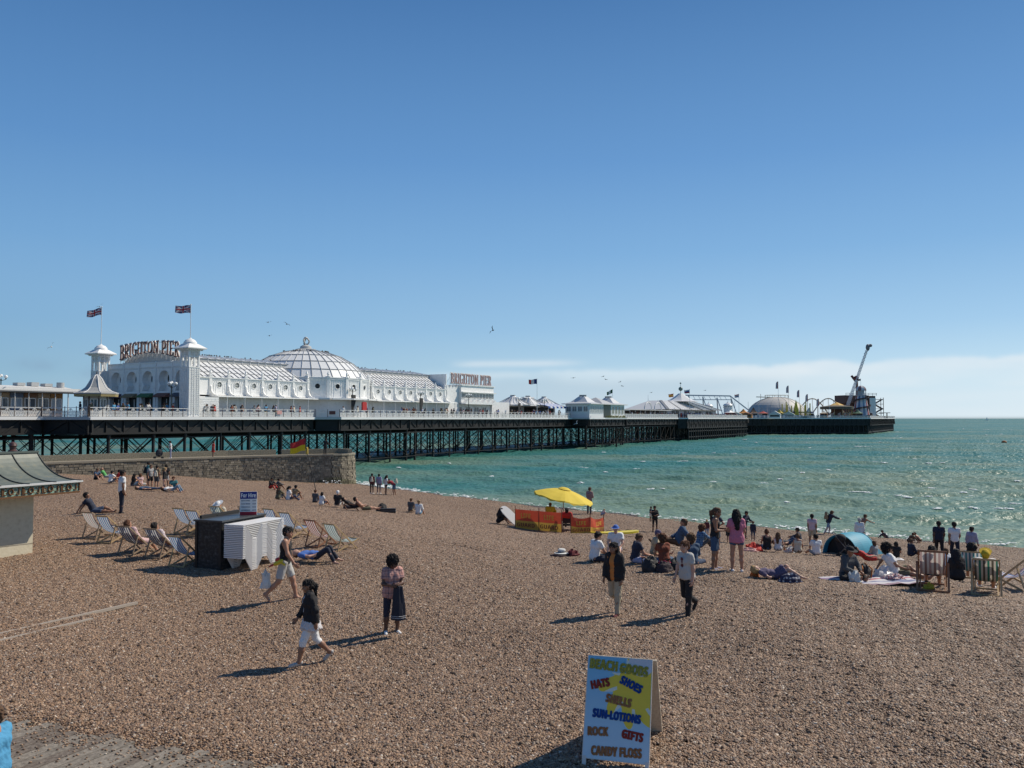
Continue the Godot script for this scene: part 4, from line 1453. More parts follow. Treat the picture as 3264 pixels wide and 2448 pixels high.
func tent_roof(r: float, y0: float, y1: float, top: float, sides := 8) -> MB:       # a small swept tent roof
	var m := MB.new()
	var prof := []
	for k in 7:
		var f := k / 6.0
		prof.append(Vector2(lerpf(r, top, pow(f, 0.72)), lerpf(y0, y1, pow(f, 1.25))))
	m.lathe(prof, sides, Vector3.ZERO, true, PI / sides)
	return m

func make_deck_buildings() -> void:
	var trim := M(0.78, 0.78, 0.765, 0.55)
	var grey := M(0.42, 0.43, 0.43, 0.55)
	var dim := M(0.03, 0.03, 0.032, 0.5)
	# long low arcade of stalls beside the pier entrance
	var t := thing("arcade_building", "long low arcade of stalls with flat pale roof at the pier entrance", "building", pier(0, 0))
	var m := MB.new()
	m.span(-60, -11.0, 0, 2.9, -14.0, -9.4)
	part("wall", m.mesh(), M(0.30, 0.245, 0.19, 0.8), t)
	m = MB.new()
	m.span(-60, -9.6, 2.95, 3.1, -15.0, -8.0)
	m.span(-60, -9.4, 3.1, 3.35, -15.0, -8.4)
	m.slab(PackedVector2Array([Vector2(-15, 3.35), Vector2(-8.6, 3.35), Vector2(-10.5, 3.62), Vector2(-15, 3.62)]), -60, -10.2, func(a, b, z): return Vector3(z, b, a))
	part("roof", m.mesh(), M(0.60, 0.60, 0.585, 0.6), t)
	m = MB.new()
	m.span(-60, -9.4, 2.78, 2.95, -9.5, -8.0)
	part("fascia", m.mesh(), M(0.05, 0.055, 0.06, 0.5), t)
	var colors := [M(0.36, 0.20, 0.08), M(0.22, 0.12, 0.07), M(0.30, 0.24, 0.16), M(0.40, 0.30, 0.2), M(0.12, 0.16, 0.24)]
	for k in 18:
		var u := -11.8 - 1.55 * k
		m = MB.new()
		m.span(-0.7, 0.7, 0.1, 0.95, 0, 0.08)
		m.span(-0.72, 0.72, 2.25, 2.75, 0, 0.1)
		part("stall_front", m.mesh(), colors[(k * 3 + k / 4) % 5], t, Transform3D(Basis.IDENTITY, Vector3(u, 0, -9.38)))
		var w := part("window", wall_window(1.2, 1.15), trim, t, Transform3D(Basis.IDENTITY, Vector3(u, 1.02, -9.39)))
		part("glass", wall_pane(1.2, 1.15), M(0.10, 0.12, 0.14, 0.1) if k % 3 else M(0.30, 0.36, 0.42, 0.2), w)
		m = MB.new()
		m.tube(Vector3(u + 0.77, 0, -8.3), Vector3(u + 0.77, 2.8, -8.3), 0.06, 0.06, 7)
		part("column", m.mesh(), M(0.62, 0.60, 0.57), t)
	m = MB.new()
	for k in 3: m.span(-16.0 + 1.6 * k, -15.1 + 1.6 * k, 3.6, 3.95 + 0.1 * (k % 2), -11.0, -10.0)
	m.tube(Vector3(-11.2, 3.35, -9.6), Vector3(-11.2, 4.1, -9.6), 0.42, 0.42, 12)
	part("roof_plant", m.mesh(), grey, t)
	# the little ticket kiosk with a bell-shaped shingled roof
	t = thing("ticket_kiosk", "small octagonal kiosk with bell-shaped shingled roof on the pier's edge", "kiosk", pier(-11.5, -2.2))
	m = MB.new()
	m.lathe([Vector2(1.3, 0), Vector2(1.3, 2.6)], 8, Vector3.ZERO, true, PI / 8)
	part("wall", m.mesh(), M(0.50, 0.50, 0.48, 0.6), t)
	for k in 8:
		var a := PI / 4 * k
		var b := Basis(Vector3.UP, a)
		var o := b * Vector3(0, 1.15, 1.21)
		var w := part("window", wall_window(0.7, 0.9), trim, t, Transform3D(b, o))
		part("glass", wall_pane(0.7, 0.9), M(0.08, 0.10, 0.11, 0.12), w)
		m = MB.new()
		var e := Basis(Vector3.UP, a + PI / 8) * Vector3(0, 0, 1.32)
		m.tube(e, e + Vector3(0, 2.6, 0), 0.07, 0.07, 7)
		part("corner_post", m.mesh(), M(0.055, 0.04, 0.035, 0.5), t)
	var shingle := grained("shingles", [[0.0, Color(0.22, 0.22, 0.215)], [0.5, Color(0.36, 0.36, 0.35)], [1.0, Color(0.55, 0.55, 0.54)]], 0.05, 1.2, 0.6, 1.5)
	var prof := [Vector2(2.35, 2.6), Vector2(2.35, 2.72), Vector2(1.65, 2.95), Vector2(1.15, 3.35), Vector2(0.85, 3.85), Vector2(0.6, 4.35), Vector2(0.3, 4.7), Vector2(0.06, 4.85)]
	m = MB.new()
	m.lathe(prof, 8, Vector3.ZERO, true, PI / 8)
	part("roof", m.mesh(), shingle, t)
	for k in 8:
		m = MB.new()
		for j in range(1, prof.size() - 1):
			var d := Basis(Vector3.UP, PI / 4 * k + PI / 8) * Vector3(0, 0, 1)
			m.tube(d * prof[j].x + Vector3(0, prof[j].y, 0), d * prof[j + 1].x + Vector3(0, prof[j + 1].y, 0), 0.05, 0.05, 5, false)
		part("hip", m.mesh(), M(0.72, 0.71, 0.7, 0.5), t)
	m = MB.new()
	m.lathe([Vector2(0.1, 4.8), Vector2(0.05, 4.95), Vector2(0.09, 5.05), Vector2(0.02, 5.2), Vector2(0.0, 5.5)], 8)
	part("finial", m.mesh(), M(0.10, 0.09, 0.09), t)
	m = MB.new()
	m.lathe([Vector2(2.3, 2.32), Vector2(2.33, 2.62)], 8, Vector3.ZERO, true, PI / 8)
	part("valance", m.mesh(), M(0.34, 0.27, 0.12), t)
	# kiosks with white tent roofs
	var tents := [["low stall under a white hipped tent roof right after the palace", 94.0, 3.1], ["wide stall under a white ridged tent roof, between two smaller tents", 101.0, 3.6], ["small stall under a white pointed tent roof behind the striped awning", 109.0, 3.0]]
	for k in 3:
		t = thing("tented_stall", tents[k][0], "stall", pier(tents[k][1], -8.5), "tent-roofed stalls on the deck")
		m = tent_roof(tents[k][2] * 1.35, 2.95, 4.9, 0.6, 8 if k != 1 else 4)
		if k == 1: m.span(-2.4, 2.4, 4.6, 4.85, -0.4, 0.4)
		part("roof", m.mesh(), M(0.66, 0.67, 0.68, 0.5), t)
		for j in 16:
			var a := TAU * j / 16
			var rr: float = tents[k][2] * 1.36
			m = MB.new()
			m.tube(Vector3(cos(a) * rr * 0.98, 2.98, sin(a) * rr * 0.98), Vector3(cos(a) * 0.9, 4.65, sin(a) * 0.9), 0.06, 0.05, 5)
			part("roof_rib", m.mesh(), M(0.30, 0.31, 0.32, 0.5), t)
		m = MB.new()
		m.lathe([Vector2(0.6, 4.85), Vector2(0.6, 5.15)], 8)
		part("lantern", m.mesh(), M(0.35, 0.35, 0.35), t)
		m = MB.new()
		m.span(-3.4, 3.4, 2.7, 2.95, -3.4, 3.6)
		m.span(-3.0, 3.0, 0, 2.7, -3.0, 0.5)
		part("body", m.mesh(), trim, t)
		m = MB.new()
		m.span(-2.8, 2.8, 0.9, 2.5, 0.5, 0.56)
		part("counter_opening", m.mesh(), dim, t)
	# blue and white awning
	t = thing("striped_awning", "blue and white striped awning next to the white pavilion", "awning", pier(99, -2))
	for k in 9:
		m = MB.new()
		m.quad(Vector3(k, 2.6, 0), Vector3(k + 1.0, 2.6, 0), Vector3(k + 1.0, 3.4, -3.0), Vector3(k, 3.4, -3.0))
		m.quad(Vector3(k, 2.2, 0), Vector3(k + 1.0, 2.2, 0), Vector3(k + 1.0, 2.6, 0), Vector3(k, 2.6, 0))
		part("stripe", m.mesh(), M(0.03, 0.10, 0.36) if k % 2 == 0 else trim, t)
	m = MB.new()
	for k in 4: m.tube(Vector3(0.1 + 2.9 * k, 0, -0.1), Vector3(0.1 + 2.9 * k, 2.5, -0.1), 0.05, 0.05, 6)
	part("support", m.mesh(), trim, t)
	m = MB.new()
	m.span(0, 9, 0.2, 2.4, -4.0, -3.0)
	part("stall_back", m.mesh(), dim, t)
	# the white pavilion that stands out over the water
	t = thing("pavilion", "white timber pavilion with lantern roofs overhanging the water", "pavilion", pier(108, 0))
	m = MB.new()
	m.span(0, 8.0, 0, 3.2, -2.2, 4.0)
	m.span(12.5, 21.0, 0, 3.2, -2.2, 4.0)
	m.span(8.0, 12.5, 0, 3.2, -2.2, 1.5)
	part("wall", m.mesh(), M(0.72, 0.73, 0.73, 0.6), t)
	m = MB.new()
	m.span(-0.6, 21.8, 3.2, 3.4, -3.0, 4.7)
	part("eaves", m.mesh(), M(0.60, 0.60, 0.59, 0.6), t)
	for k in 3:
		m = MB.new()
		var u: float = [2.8, 10.2, 17.8][k]
		m.lathe([Vector2(4.6, 3.4), Vector2(3.1, 3.75), Vector2(1.0, 5.1)] if k != 1 else [Vector2(4.6, 3.4), Vector2(2.6, 4.2), Vector2(0.05, 5.0)], 4 if k != 1 else 4, Vector3(u, 0, 1.0), true, PI / 4)
		part("roof", m.mesh(), M(0.40, 0.41, 0.42, 0.5) if k == 1 else M(0.56, 0.57, 0.58, 0.42), t)
		if k != 1:
			m = MB.new()
			m.lathe([Vector2(0.9, 5.05), Vector2(0.9, 5.4), Vector2(1.0, 5.45)], 8, Vector3(u, 0, 1.0), true)
			part("lantern", m.mesh(), M(0.30, 0.31, 0.31), t)
	var front := Basis(Vector3(0, 0, 1), Vector3.UP, Vector3(-1, 0, 0))
	for k in 4:
		var w := part("window", wall_window(1.1, 1.2), trim, t, Transform3D(front, Vector3(-0.01, 1.5, -1.3 + 1.45 * k)))
		part("glass", wall_pane(1.1, 1.2), M(0.16, 0.19, 0.22, 0.12), w)
	for k in 6:
		var w := part("window", wall_window(1.0, 1.6), trim, t, Transform3D(Basis.IDENTITY, Vector3(0.8 + 1.3 * k, 1.2, 4.01)))
		part("glass", wall_pane(1.0, 1.6), M(0.30, 0.33, 0.34, 0.2), w)
	for k in 4:
		var w := part("window", wall_window(1.3, 1.8), trim, t, Transform3D(Basis.IDENTITY, Vector3(13.7 + 2.0 * k, 1.0, 4.01)))
		part("glass", wall_pane(1.3, 1.8), M(0.16, 0.17, 0.13, 0.2), w)
	m = MB.new()
	for k in 8: m.tube(Vector3(8.2 + 0.6 * k, 0, 3.9), Vector3(8.2 + 0.6 * k, 3.2, 3.9), 0.06, 0.06, 6)
	m.span(8.0, 21.5, 0.0, 0.12, 4.0, 4.6)
	part("veranda", m.mesh(), M(0.30, 0.29, 0.22), t)
	m = MB.new()
	var r := RandomNumberGenerator.new()
	r.seed = 3
	for k in 220: m.ball(Vector3(r.randf_range(9, 21), r.randf_range(0.05, 0.55), r.randf_range(4.05, 4.5)), Vector3.ONE * r.randf_range(0.05, 0.12), 5, 3)
	var so := solo("window_plants", "weeds growing along the pavilion's veranda", "plants", m.mesh(), M(0.16, 0.17, 0.05), pier(108, 0))
	so.set_meta("kind", "stuff")
	# the winter garden's glazed arches and open shelters before the concert hall
	t = thing("shelter_row", "row of flat-roofed glazed shelters with people before the concert hall", "shelter", pier(0, 0))
	m = MB.new()
	m.span(131, 186, 2.3, 2.5, -9, -3.5)
	part("roof", m.mesh(), M(0.55, 0.56, 0.56), t)
	for k in 14:
		m = MB.new()
		m.tube(Vector3(132 + 4.0 * k, 0, -3.8), Vector3(132 + 4.0 * k, 2.35, -3.8), 0.07, 0.07, 6)
		part("column", m.mesh(), trim, t)
	m = MB.new()
	m.span(131, 186, 0.0, 2.2, -7.0, -6.8)
	part("rear_screen", m.mesh(), M(0.10, 0.085, 0.08), t)
	t = thing("glazed_arch", "pair of pale hoop-roofed entrances at the near end of the concert hall", "arch", pier(176, -6))
	for k in 2:
		m = MB.new()
		for j in 12:
			var a := PI * j / 12
			var b := PI * (j + 1) / 12
			m.tube(Vector3(-4.0 + 8.5 * k + 3.0 * cos(a), 2.4 + 2.4 * sin(a), 0), Vector3(-4.0 + 8.5 * k + 3.0 * cos(b), 2.4 + 2.4 * sin(b), 0), 0.22, 0.22, 6)
		m.tube(Vector3(-4.0 + 8.5 * k, 4.8, 0), Vector3(-4.0 + 8.5 * k, 7.0 - 1.2 * k, 0), 0.08, 0.03, 6)
		for s in [-3.0, 3.0]: m.tube(Vector3(-4.0 + 8.5 * k + s, 0, 0), Vector3(-4.0 + 8.5 * k + s, 2.4, 0), 0.2, 0.2, 6)
		part("hoop", m.mesh(), M(0.62, 0.63, 0.63), t)
	# the concert hall
	t = thing("concert_hall", "concert hall with grey ribbed hipped roofs rising to a tented peak", "building", pier(214, -10))
	m = MB.new()
	m.span(-27, 27, 0, 2.8, -8, 4.5)
	part("wall", m.mesh(), M(0.55, 0.56, 0.56), t)
	for k in 13:
		m = MB.new()
		m.span(-26.3 + 4.05 * k, -23.5 + 4.05 * k, 0.2, 2.3, 4.5, 4.6)
		part("doorway", m.mesh(), dim if k % 3 else M(0.5, 0.52, 0.54), t)
	var z := M(0.52, 0.53, 0.54, 0.45)
	m = MB.new()
	m.quad(Vector3(-30, 2.8, 6), Vector3(29, 2.8, 6), Vector3(14, 5.8, 0), Vector3(-20, 5.8, 0))
	m.quad(Vector3(-30, 2.8, -9), Vector3(-30, 2.8, 6), Vector3(-20, 5.8, 0), Vector3(-20, 5.8, -4))
	m.quad(Vector3(29, 2.8, 6), Vector3(29, 2.8, -9), Vector3(14, 5.8, -4), Vector3(14, 5.8, 0))
	m.quad(Vector3(29, 2.8, -9), Vector3(-30, 2.8, -9), Vector3(-20, 5.8, -4), Vector3(14, 5.8, -4))
	m.quad(Vector3(-20, 5.8, 0), Vector3(14, 5.8, 0), Vector3(14, 5.8, -4), Vector3(-20, 5.8, -4))
	part("lower_roof", m.mesh(), z, t)
	for k in 26:
		m = MB.new()
		var f := k / 25.0
		m.bar(Vector3(lerpf(-30, 29, f), 2.86, 6), Vector3(lerpf(-20, 14, f), 5.86, 0), 0.12, 0.35 if k % 5 else 0.9)
		part("roof_rib", m.mesh(), M(0.72, 0.73, 0.73, 0.5) if k % 5 else M(0.22, 0.23, 0.24, 0.5), t)
	m = tent_roof(6.6, 5.75, 8.6, 0.8, 8)
	part("peak_roof", m.mesh(), M(0.64, 0.65, 0.66, 0.4), t)
	m = MB.new()
	m.tube(Vector3(0, 8.5, 0), Vector3(0, 12.6, 0), 0.09, 0.04, 6)
	m.ball(Vector3(0, 10.2, 0), Vector3.ONE * 0.75, 12, 8)
	m.ball(Vector3(0, 12.2, 0), Vector3(0.35, 0.25, 0.35), 8, 5)
	m.bar(Vector3(-0.5, 11.6, 0), Vector3(0.5, 11.6, 0), 0.08, 0.08)
	part("globe_finial", m.mesh(), M(0.10, 0.16, 0.15, 0.4), t)

func make_pier_head() -> void:
	var trim := M(0.76, 0.76, 0.75, 0.55)
	var steel := M(0.55, 0.56, 0.57, 0.5)
	var m := MB.new()
	# onion-domed turrets and a water-slide frame behind the hall
	for k in 2:
		var t := thing("onion_turret", ["squat white turret with onion dome in front of the ride frame", "taller white turret with onion dome nearest the grey dome"][k], "turret", over([76.8, 88.7][k], [329.0, 346.0][k]), "onion-domed turrets")
		m = MB.new()
		m.lathe([Vector2(1.9, 0), Vector2(1.9, 4.6), Vector2(2.15, 4.7), Vector2(2.15, 5.0)], 14)
		part("drum", m.mesh(), trim, t)
		m = MB.new()
		m.lathe([Vector2(1.7, 5.0), Vector2(2.1, 5.4), Vector2(2.15, 5.8), Vector2(1.7, 6.3), Vector2(0.8, 6.7), Vector2(0.2, 7.1), Vector2(0.06, 7.6), Vector2(0.0, 8.6)], 14)
		part("onion_dome", m.mesh(), M(0.66, 0.67, 0.68, 0.35), t)
		t.scale = Vector3.ONE * [0.82, 0.92][k]
	var t := thing("coaster", "pale steel coaster frame with a crossbeam behind the turrets", "ride", over(84.5, 357.0))
	for k in 4:
		m = MB.new()
		m.tube(Vector3(-9 + 6.0 * k, 0, 0), Vector3(-9.6 + 6.0 * k, 9.5 - 0.4 * k, 0), 0.35, 0.25, 6)
		m.tube(Vector3(-7.4 + 6.0 * k, 0, 3), Vector3(-9.6 + 6.0 * k, 9.5 - 0.4 * k, 0), 0.2, 0.2, 6)
		part("leg", m.mesh(), steel, t)
	m = MB.new()
	m.bar(Vector3(-11, 9.7, 0), Vector3(8, 9.4, 0), 0.5, 0.8)
	for k in 9: m.bar(Vector3(-10 + 2.2 * k, 9.5, 0.4), Vector3(-9 + 2.2 * k, 7.8, 0.4), 0.14, 0.14)
	m.bar(Vector3(-9, 7.8, 0.4), Vector3(8, 7.8, 0.4), 0.3, 0.3)
	m.bar(Vector3(8, 9.4, 0), Vector3(15, 3.5, 2), 0.5, 1.0)
	part("track", m.mesh(), steel, t)
	# stalls and gables along the head
	var stalls := [["striped gable booth beside the grey dome", 93.5, 352.0, 3.6], ["white gabled booth in front of the grey dome", 113.0, 362.0, 4.2], ["low snack booth with an orange fascia near the taller turret", 98.5, 354.0, 3.2], ["gabled booth with a pale green roof by the yellow ride", 122.0, 371.0, 4.0]]
	for k in 4:
		t = thing("booth", stalls[k][0], "booth", over(stalls[k][1], stalls[k][2], DECK, -0.4), "booths on the pier head")
		t.scale = Vector3.ONE * 0.68
		m = MB.new()
		m.span(-3.4, 3.4, 0, 2.4, -2, 2)
		part("wall", m.mesh(), [M(0.5, 0.5, 0.5), trim, M(0.45, 0.2, 0.06), M(0.4, 0.42, 0.42)][k], t)
		m = MB.new()
		m.slab(PackedVector2Array([Vector2(-3.8, 2.3), Vector2(3.8, 2.3), Vector2(0, stalls[k][3] + 0.4)]), -2.3, 2.3, func(a, b, zz): return Vector3(a, b, zz))
		part("gable_roof", m.mesh(), [M(0.35, 0.42, 0.40), M(0.6, 0.62, 0.62), M(0.30, 0.14, 0.08), M(0.45, 0.55, 0.50)][k], t)
		m = MB.new()
		m.span(-2.8, 2.8, 0.9, 2.0, 2.0, 2.05)
		part("hatch", m.mesh(), M(0.05, 0.05, 0.05), t)
	# the grey inflated dome
	t = thing("grey_dome", "large grey inflated dome with a rooftop railing on the pier head", "dome", over(124.5, 396.0))
	m = MB.new()
	var prof := []
	for k in 11:
		var a := PI / 2 * k / 10.0
		prof.append(Vector2(13.8 * cos(a), 0.6 + 9.4 * sin(a)))
	m.lathe(prof, 36)
	part("skin", m.mesh(), grained("dome_skin", [[0.0, Color(0.42, 0.41, 0.385)], [1.0, Color(0.54, 0.53, 0.50)]], 0.01, 0.1, 0.6), t)
	for k in 18:
		m = MB.new()
		var pts := []
		for p in prof: pts.append(Basis(Vector3.UP, TAU * k / 18) * Vector3(p.x + 0.03, p.y + 0.03, 0))
		m.chain(pts, 0.06, 4)
		part("seam", m.mesh(), M(0.38, 0.375, 0.355), t)
	m = MB.new()
	for k in 12:
		var a := TAU * k / 12
		var b := TAU * (k + 1) / 12
		m.tube(Vector3(5.5 * cos(a), 9.0, 3.0 * sin(a)), Vector3(5.5 * cos(a), 10.9, 3.0 * sin(a)), 0.09, 0.09, 5)
		m.tube(Vector3(5.5 * cos(a), 10.8, 3.0 * sin(a)), Vector3(5.5 * cos(b), 10.8, 3.0 * sin(b)), 0.09, 0.09, 5)
	m.bar(Vector3(-9.5, 10.0, 0), Vector3(-3, 9.8, 0), 0.35, 1.2)
	m.tube(Vector3(-7.5, 7.0, 0), Vector3(-7.5, 11.4, 0), 0.12, 0.12, 5)
	part("gantry", m.mesh(), M(0.50, 0.45, 0.33), t)
	m = MB.new()
	m.lathe([Vector2(14.1, 0), Vector2(14.1, 0.8)], 36)
	part("skirting", m.mesh(), trim, t)
	# feather banners in a descending row
	var tops := [16.8, 14.9, 12.9, 11.0, 8.9]
	for k in 5:
		var x: float = ([2481.0, 2514.0, 2548.0, 2575.0, 2610.0][k] - 1632.0) / 2684.0 * 384.0
		t = thing("feather_banner", ["tallest", "second tallest", "middle-sized", "second shortest", "shortest"][k] + " feather-shaped red, white and blue banner beside the grey dome", "banner", over(x, 384.0), "feather banners in a row")
		m = MB.new()
		m.tube(Vector3.ZERO, Vector3(0, tops[k], 0), 0.09, 0.06, 6)
		part("pole", m.mesh(), M(0.7, 0.7, 0.7), t)
		m = MB.new()
		m.mapped = true
		for j in 6:
			var y0 := -j * 0.55
			var y1 := -(j + 1) * 0.55
			var w0 := -1.0 * sqrt(minf(1.0, (j + 0.35) / 2.2)) - 0.1
			var w1 := -1.0 * sqrt(minf(1.0, (j + 1.35) / 2.2)) - 0.1
			m.quad(Vector3(w1, y1, 0.1 * sin(j)), Vector3(-0.05, y1, 0), Vector3(-0.05, y0, 0), Vector3(w0, y0, 0.1 * sin(j - 1.0)))
		part("cloth", m.mesh(), stripes("feather", [Color(0.02, 0.035, 0.16), Color(0.6, 0.6, 0.6), Color(0.36, 0.04, 0.04)], true), t, Transform3D(Basis.IDENTITY, Vector3(0, tops[k] - 0.1, 0)))
	# the yellow and green jumping ride
	t = thing("star_ride", "yellow and green fairground ride with a pointed tower and many posts", "ride", over(126.8, 376.0))
	m = MB.new()
	m.lathe([Vector2(1.5, 0), Vector2(1.1, 3.0), Vector2(0.95, 4.5), Vector2(0.0, 8.4)], 6, Vector3.ZERO, true)
	part("tower", m.mesh(), M(0.36, 0.37, 0.05), t)
	for k in 10:
		m = MB.new()
		var x := -6.2 + 1.38 * k
		m.tube(Vector3(x, 0, 1.5 * sin(k * 2.1)), Vector3(x, 6.3 + 0.8 * sin(k * 1.7), 1.5 * sin(k * 2.1)), 0.24, 0.24, 6)
		part("post", m.mesh(), M(0.42, 0.36, 0.05), t)
		m = MB.new()
		m.bar(Vector3(x, 2.6, 1.5 * sin(k * 2.1)), Vector3(x + 1.2, 2.6, 1.5 * sin(k * 2.1 + 2.1)), 0.5, 0.6)
		part("beam", m.mesh(), M(0.05, 0.04, 0.12) if k % 2 else M(0.35, 0.32, 0.06), t)
	m = MB.new()
	m.lathe([Vector2(7.2, 0.0), Vector2(7.2, 0.8), Vector2(0, 0.8)], 20)
	part("platform", m.mesh(), M(0.2, 0.2, 0.21), t)
	# chequered hoarding along the edge
	t = thing("checked_hoarding", "blue and white chequered hoarding along the pier head's edge", "hoarding", over(104.0, 366.5, DECK, deg_to_rad(12.0)))
	for k in 26:
		m = MB.new()
		m.span(0.95 * k, 0.95 * k + 0.95, 0.1, 1.25, 0, 0.08)
		part("board", m.mesh(), M(0.03, 0.07, 0.2) if k % 2 else trim, t)
	# carousel
	t = thing("carousel", "round carousel with a dark canopy and a striped orange peak", "ride", over(150.0, 389.0))
	m = MB.new()
	m.lathe([Vector2(7.3, 4.1), Vector2(7.4, 5.3), Vector2(3.2, 5.9)], 24)
	part("canopy", m.mesh(), M(0.11, 0.10, 0.075), t)
	for k in 12:
		m = MB.new()
		var a := TAU * k / 12
		var b := TAU * (k + 1) / 12
		m.tri(Vector3(3.4 * cos(a), 5.85, 3.4 * sin(a)), Vector3(0, 7.4, 0), Vector3(3.4 * cos(b), 5.85, 3.4 * sin(b)))
		part("peak_panel", m.mesh(), M(0.56, 0.30, 0.06) if k % 2 else M(0.62, 0.45, 0.16), t)
		m = MB.new()
		m.tube(Vector3(6.6 * cos(a), 0.4, 6.6 * sin(a)), Vector3(6.6 * cos(a), 4.2, 6.6 * sin(a)), 0.1, 0.1, 6)
		part("pole", m.mesh(), M(0.5, 0.42, 0.2), t)
		m = MB.new()
		m.ball(Vector3(5.2 * cos(a + 0.2), 1.8, 5.2 * sin(a + 0.2)), Vector3(0.7, 0.5, 0.4), 8, 5)
		m.ball(Vector3(5.2 * cos(a + 0.2) + 0.5, 2.4, 5.2 * sin(a + 0.2)), Vector3(0.25, 0.4, 0.2), 6, 5)
		part("horse", m.mesh(), M(0.5, 0.45, 0.38), t)
	m = MB.new()
	m.lathe([Vector2(7.0, 0), Vector2(7.0, 0.5), Vector2(0, 0.5)], 24)
	m.lathe([Vector2(2.6, 0.5), Vector2(2.6, 4.6)], 16)
	part("base", m.mesh(), M(0.14, 0.07, 0.05), t)
	t = thing("coaster_track", "curving roller coaster track on pale trestles behind the carousel", "ride", over(148.0, 408.0))
	for q in [0.0, 6.5]:
		m = MB.new()
		var pts := []
		for k in 13:
			var f := k / 12.0
			pts.append(Vector3(-10 + q + 15.0 * f, 2.5 + 7.0 * sin(PI * f), 0.5 * q))
		m.chain(pts, 0.28, 6)
		for k in range(2, 11, 2): m.tube(pts[k], Vector3(pts[k].x, 0, pts[k].z), 0.12, 0.12, 5)
		part("track", m.mesh(), M(0.52, 0.44, 0.34), t)
	# helter-skelter
	t = thing("helter_skelter", "striped helter-skelter tower with spiral slide and domed lookout", "ride", over(165.0, 398.0))
	for k in 18:
		m = MB.new()
		var a := TAU * k / 18
		var b := TAU * (k + 1) / 18
		var p0 := Vector3(cos(a), 0, sin(a))
		var p1 := Vector3(cos(b), 0, sin(b))
		m.quad(p1 * 3.9, p0 * 3.9, p0 * 2.2 + Vector3(0, 10.6, 0), p1 * 2.2 + Vector3(0, 10.6, 0))
		part("stripe", m.mesh(), [M(0.12, 0.20, 0.34), M(0.62, 0.63, 0.66), M(0.30, 0.04, 0.04), M(0.62, 0.63, 0.66), M(0.22, 0.32, 0.44), M(0.62, 0.63, 0.66)][k % 6], t)
	m = MB.new()
	var turns := 46
	for k in turns:
		var q := []
		for e in 2:
			var f := float(k + e) / turns
			var a := -0.6 + f * 2.35 * TAU
			var r := lerpf(2.3, 3.95, f)
			var y := lerpf(10.4, 0.6, f)
			var o := Vector3(cos(a), 0, sin(a))
			q.append([o * r + Vector3(0, y, 0), o * (r + 1.15) + Vector3(0, y, 0), o * (r + 1.15) + Vector3(0, y + 0.7, 0)])
		m.quad(q[0][0], q[1][0], q[1][1], q[0][1])
		m.quad(q[0][1], q[1][1], q[1][2], q[0][2])
	part("slide", m.mesh(), M(0.07, 0.045, 0.045), t)
	m = MB.new()
	m.lathe([Vector2(2.9, 10.6), Vector2(2.9, 10.9), Vector2(0, 10.9)], 16)
	for k in 10:
		var a := TAU * k / 10
		m.tube(Vector3(2.2 * cos(a), 10.9, 2.2 * sin(a)), Vector3(2.2 * cos(a), 13.0, 2.2 * sin(a)), 0.12, 0.12, 5)
	m.lathe([Vector2(1.5, 10.9), Vector2(1.4, 13.0)], 12)
	part("lookout", m.mesh(), M(0.46, 0.46, 0.48), t)
	for k in 10:
		m = MB.new()
		for j in 5:
			var f0 := PI / 2 * j / 5
			var f1 := PI / 2 * (j + 1) / 5
			var a := TAU * k / 10
			var b := TAU * (k + 1) / 10
			m.quad(Vector3(2.5 * cos(f0) * cos(b), 13.0 + 2.4 * sin(f0), 2.5 * cos(f0) * sin(b)), Vector3(2.5 * cos(f0) * cos(a), 13.0 + 2.4 * sin(f0), 2.5 * cos(f0) * sin(a)), Vector3(2.5 * cos(f1) * cos(a), 13.0 + 2.4 * sin(f1), 2.5 * cos(f1) * sin(a)), Vector3(2.5 * cos(f1) * cos(b), 13.0 + 2.4 * sin(f1), 2.5 * cos(f1) * sin(b)))
		part("dome_gore", m.mesh(), M(0.16, 0.10, 0.12) if k % 2 else M(0.5, 0.52, 0.55), t)
	# the dark ride house with a white billboard side and an outside stair
	t = thing("ride_house", "tall brown ride building with a blank white end panel", "building", over(173.0, 425.0, DECK, 0.25))
	m = MB.new()
	m.span(-3.0, 9.0, 0, 11.2, -6, 4)
	part("wall", m.mesh(), M(0.085, 0.035, 0.026), t)
	m = MB.new()
	m.span(5.6, 9.1, 0.3, 10.2, 4.0, 4.15)
	part("white_panel", m.mesh(), M(0.72, 0.74, 0.72), t)
	m = MB.new()
	m.span(-9.5, -2.8, 7.5, 11.4, -3, 5)
	m.span(-9.0, -3.0, 0, 7.5, -3, 3)
	part("annexe", m.mesh(), M(0.15, 0.085, 0.07), t)
	m = MB.new()
	for k in 9: m.tube(Vector3(-8 + 2.2 * k, 11.2, 4.0), Vector3(-8 + 2.2 * k, 12.6, 4.0), 0.09, 0.09, 5)
	m.tube(Vector3(-8, 12.5, 4.0), Vector3(10, 12.5, 4.0), 0.09, 0.09, 5)
	m.tube(Vector3(-8, 11.9, 4.0), Vector3(10, 11.9, 4.0), 0.07, 0.07, 5)
	part("roof_rail", m.mesh(), M(0.30, 0.28, 0.27), t)
	t = thing("stair_scaffold", "open steel stair tower at the end of the brown ride house", "stairs", over(188.5, 432.0))
	for k in 4:
		m = MB.new()
		m.tube(Vector3(-3.5 + 7.0 * (k % 2) * 0.6, 0, 3.0 * (k / 2)), Vector3(-3.5 + 7.0 * (k % 2) * 0.6, 10.5, 3.0 * (k / 2)), 0.16, 0.16, 6)
		part("leg", m.mesh(), M(0.24, 0.17, 0.14), t)
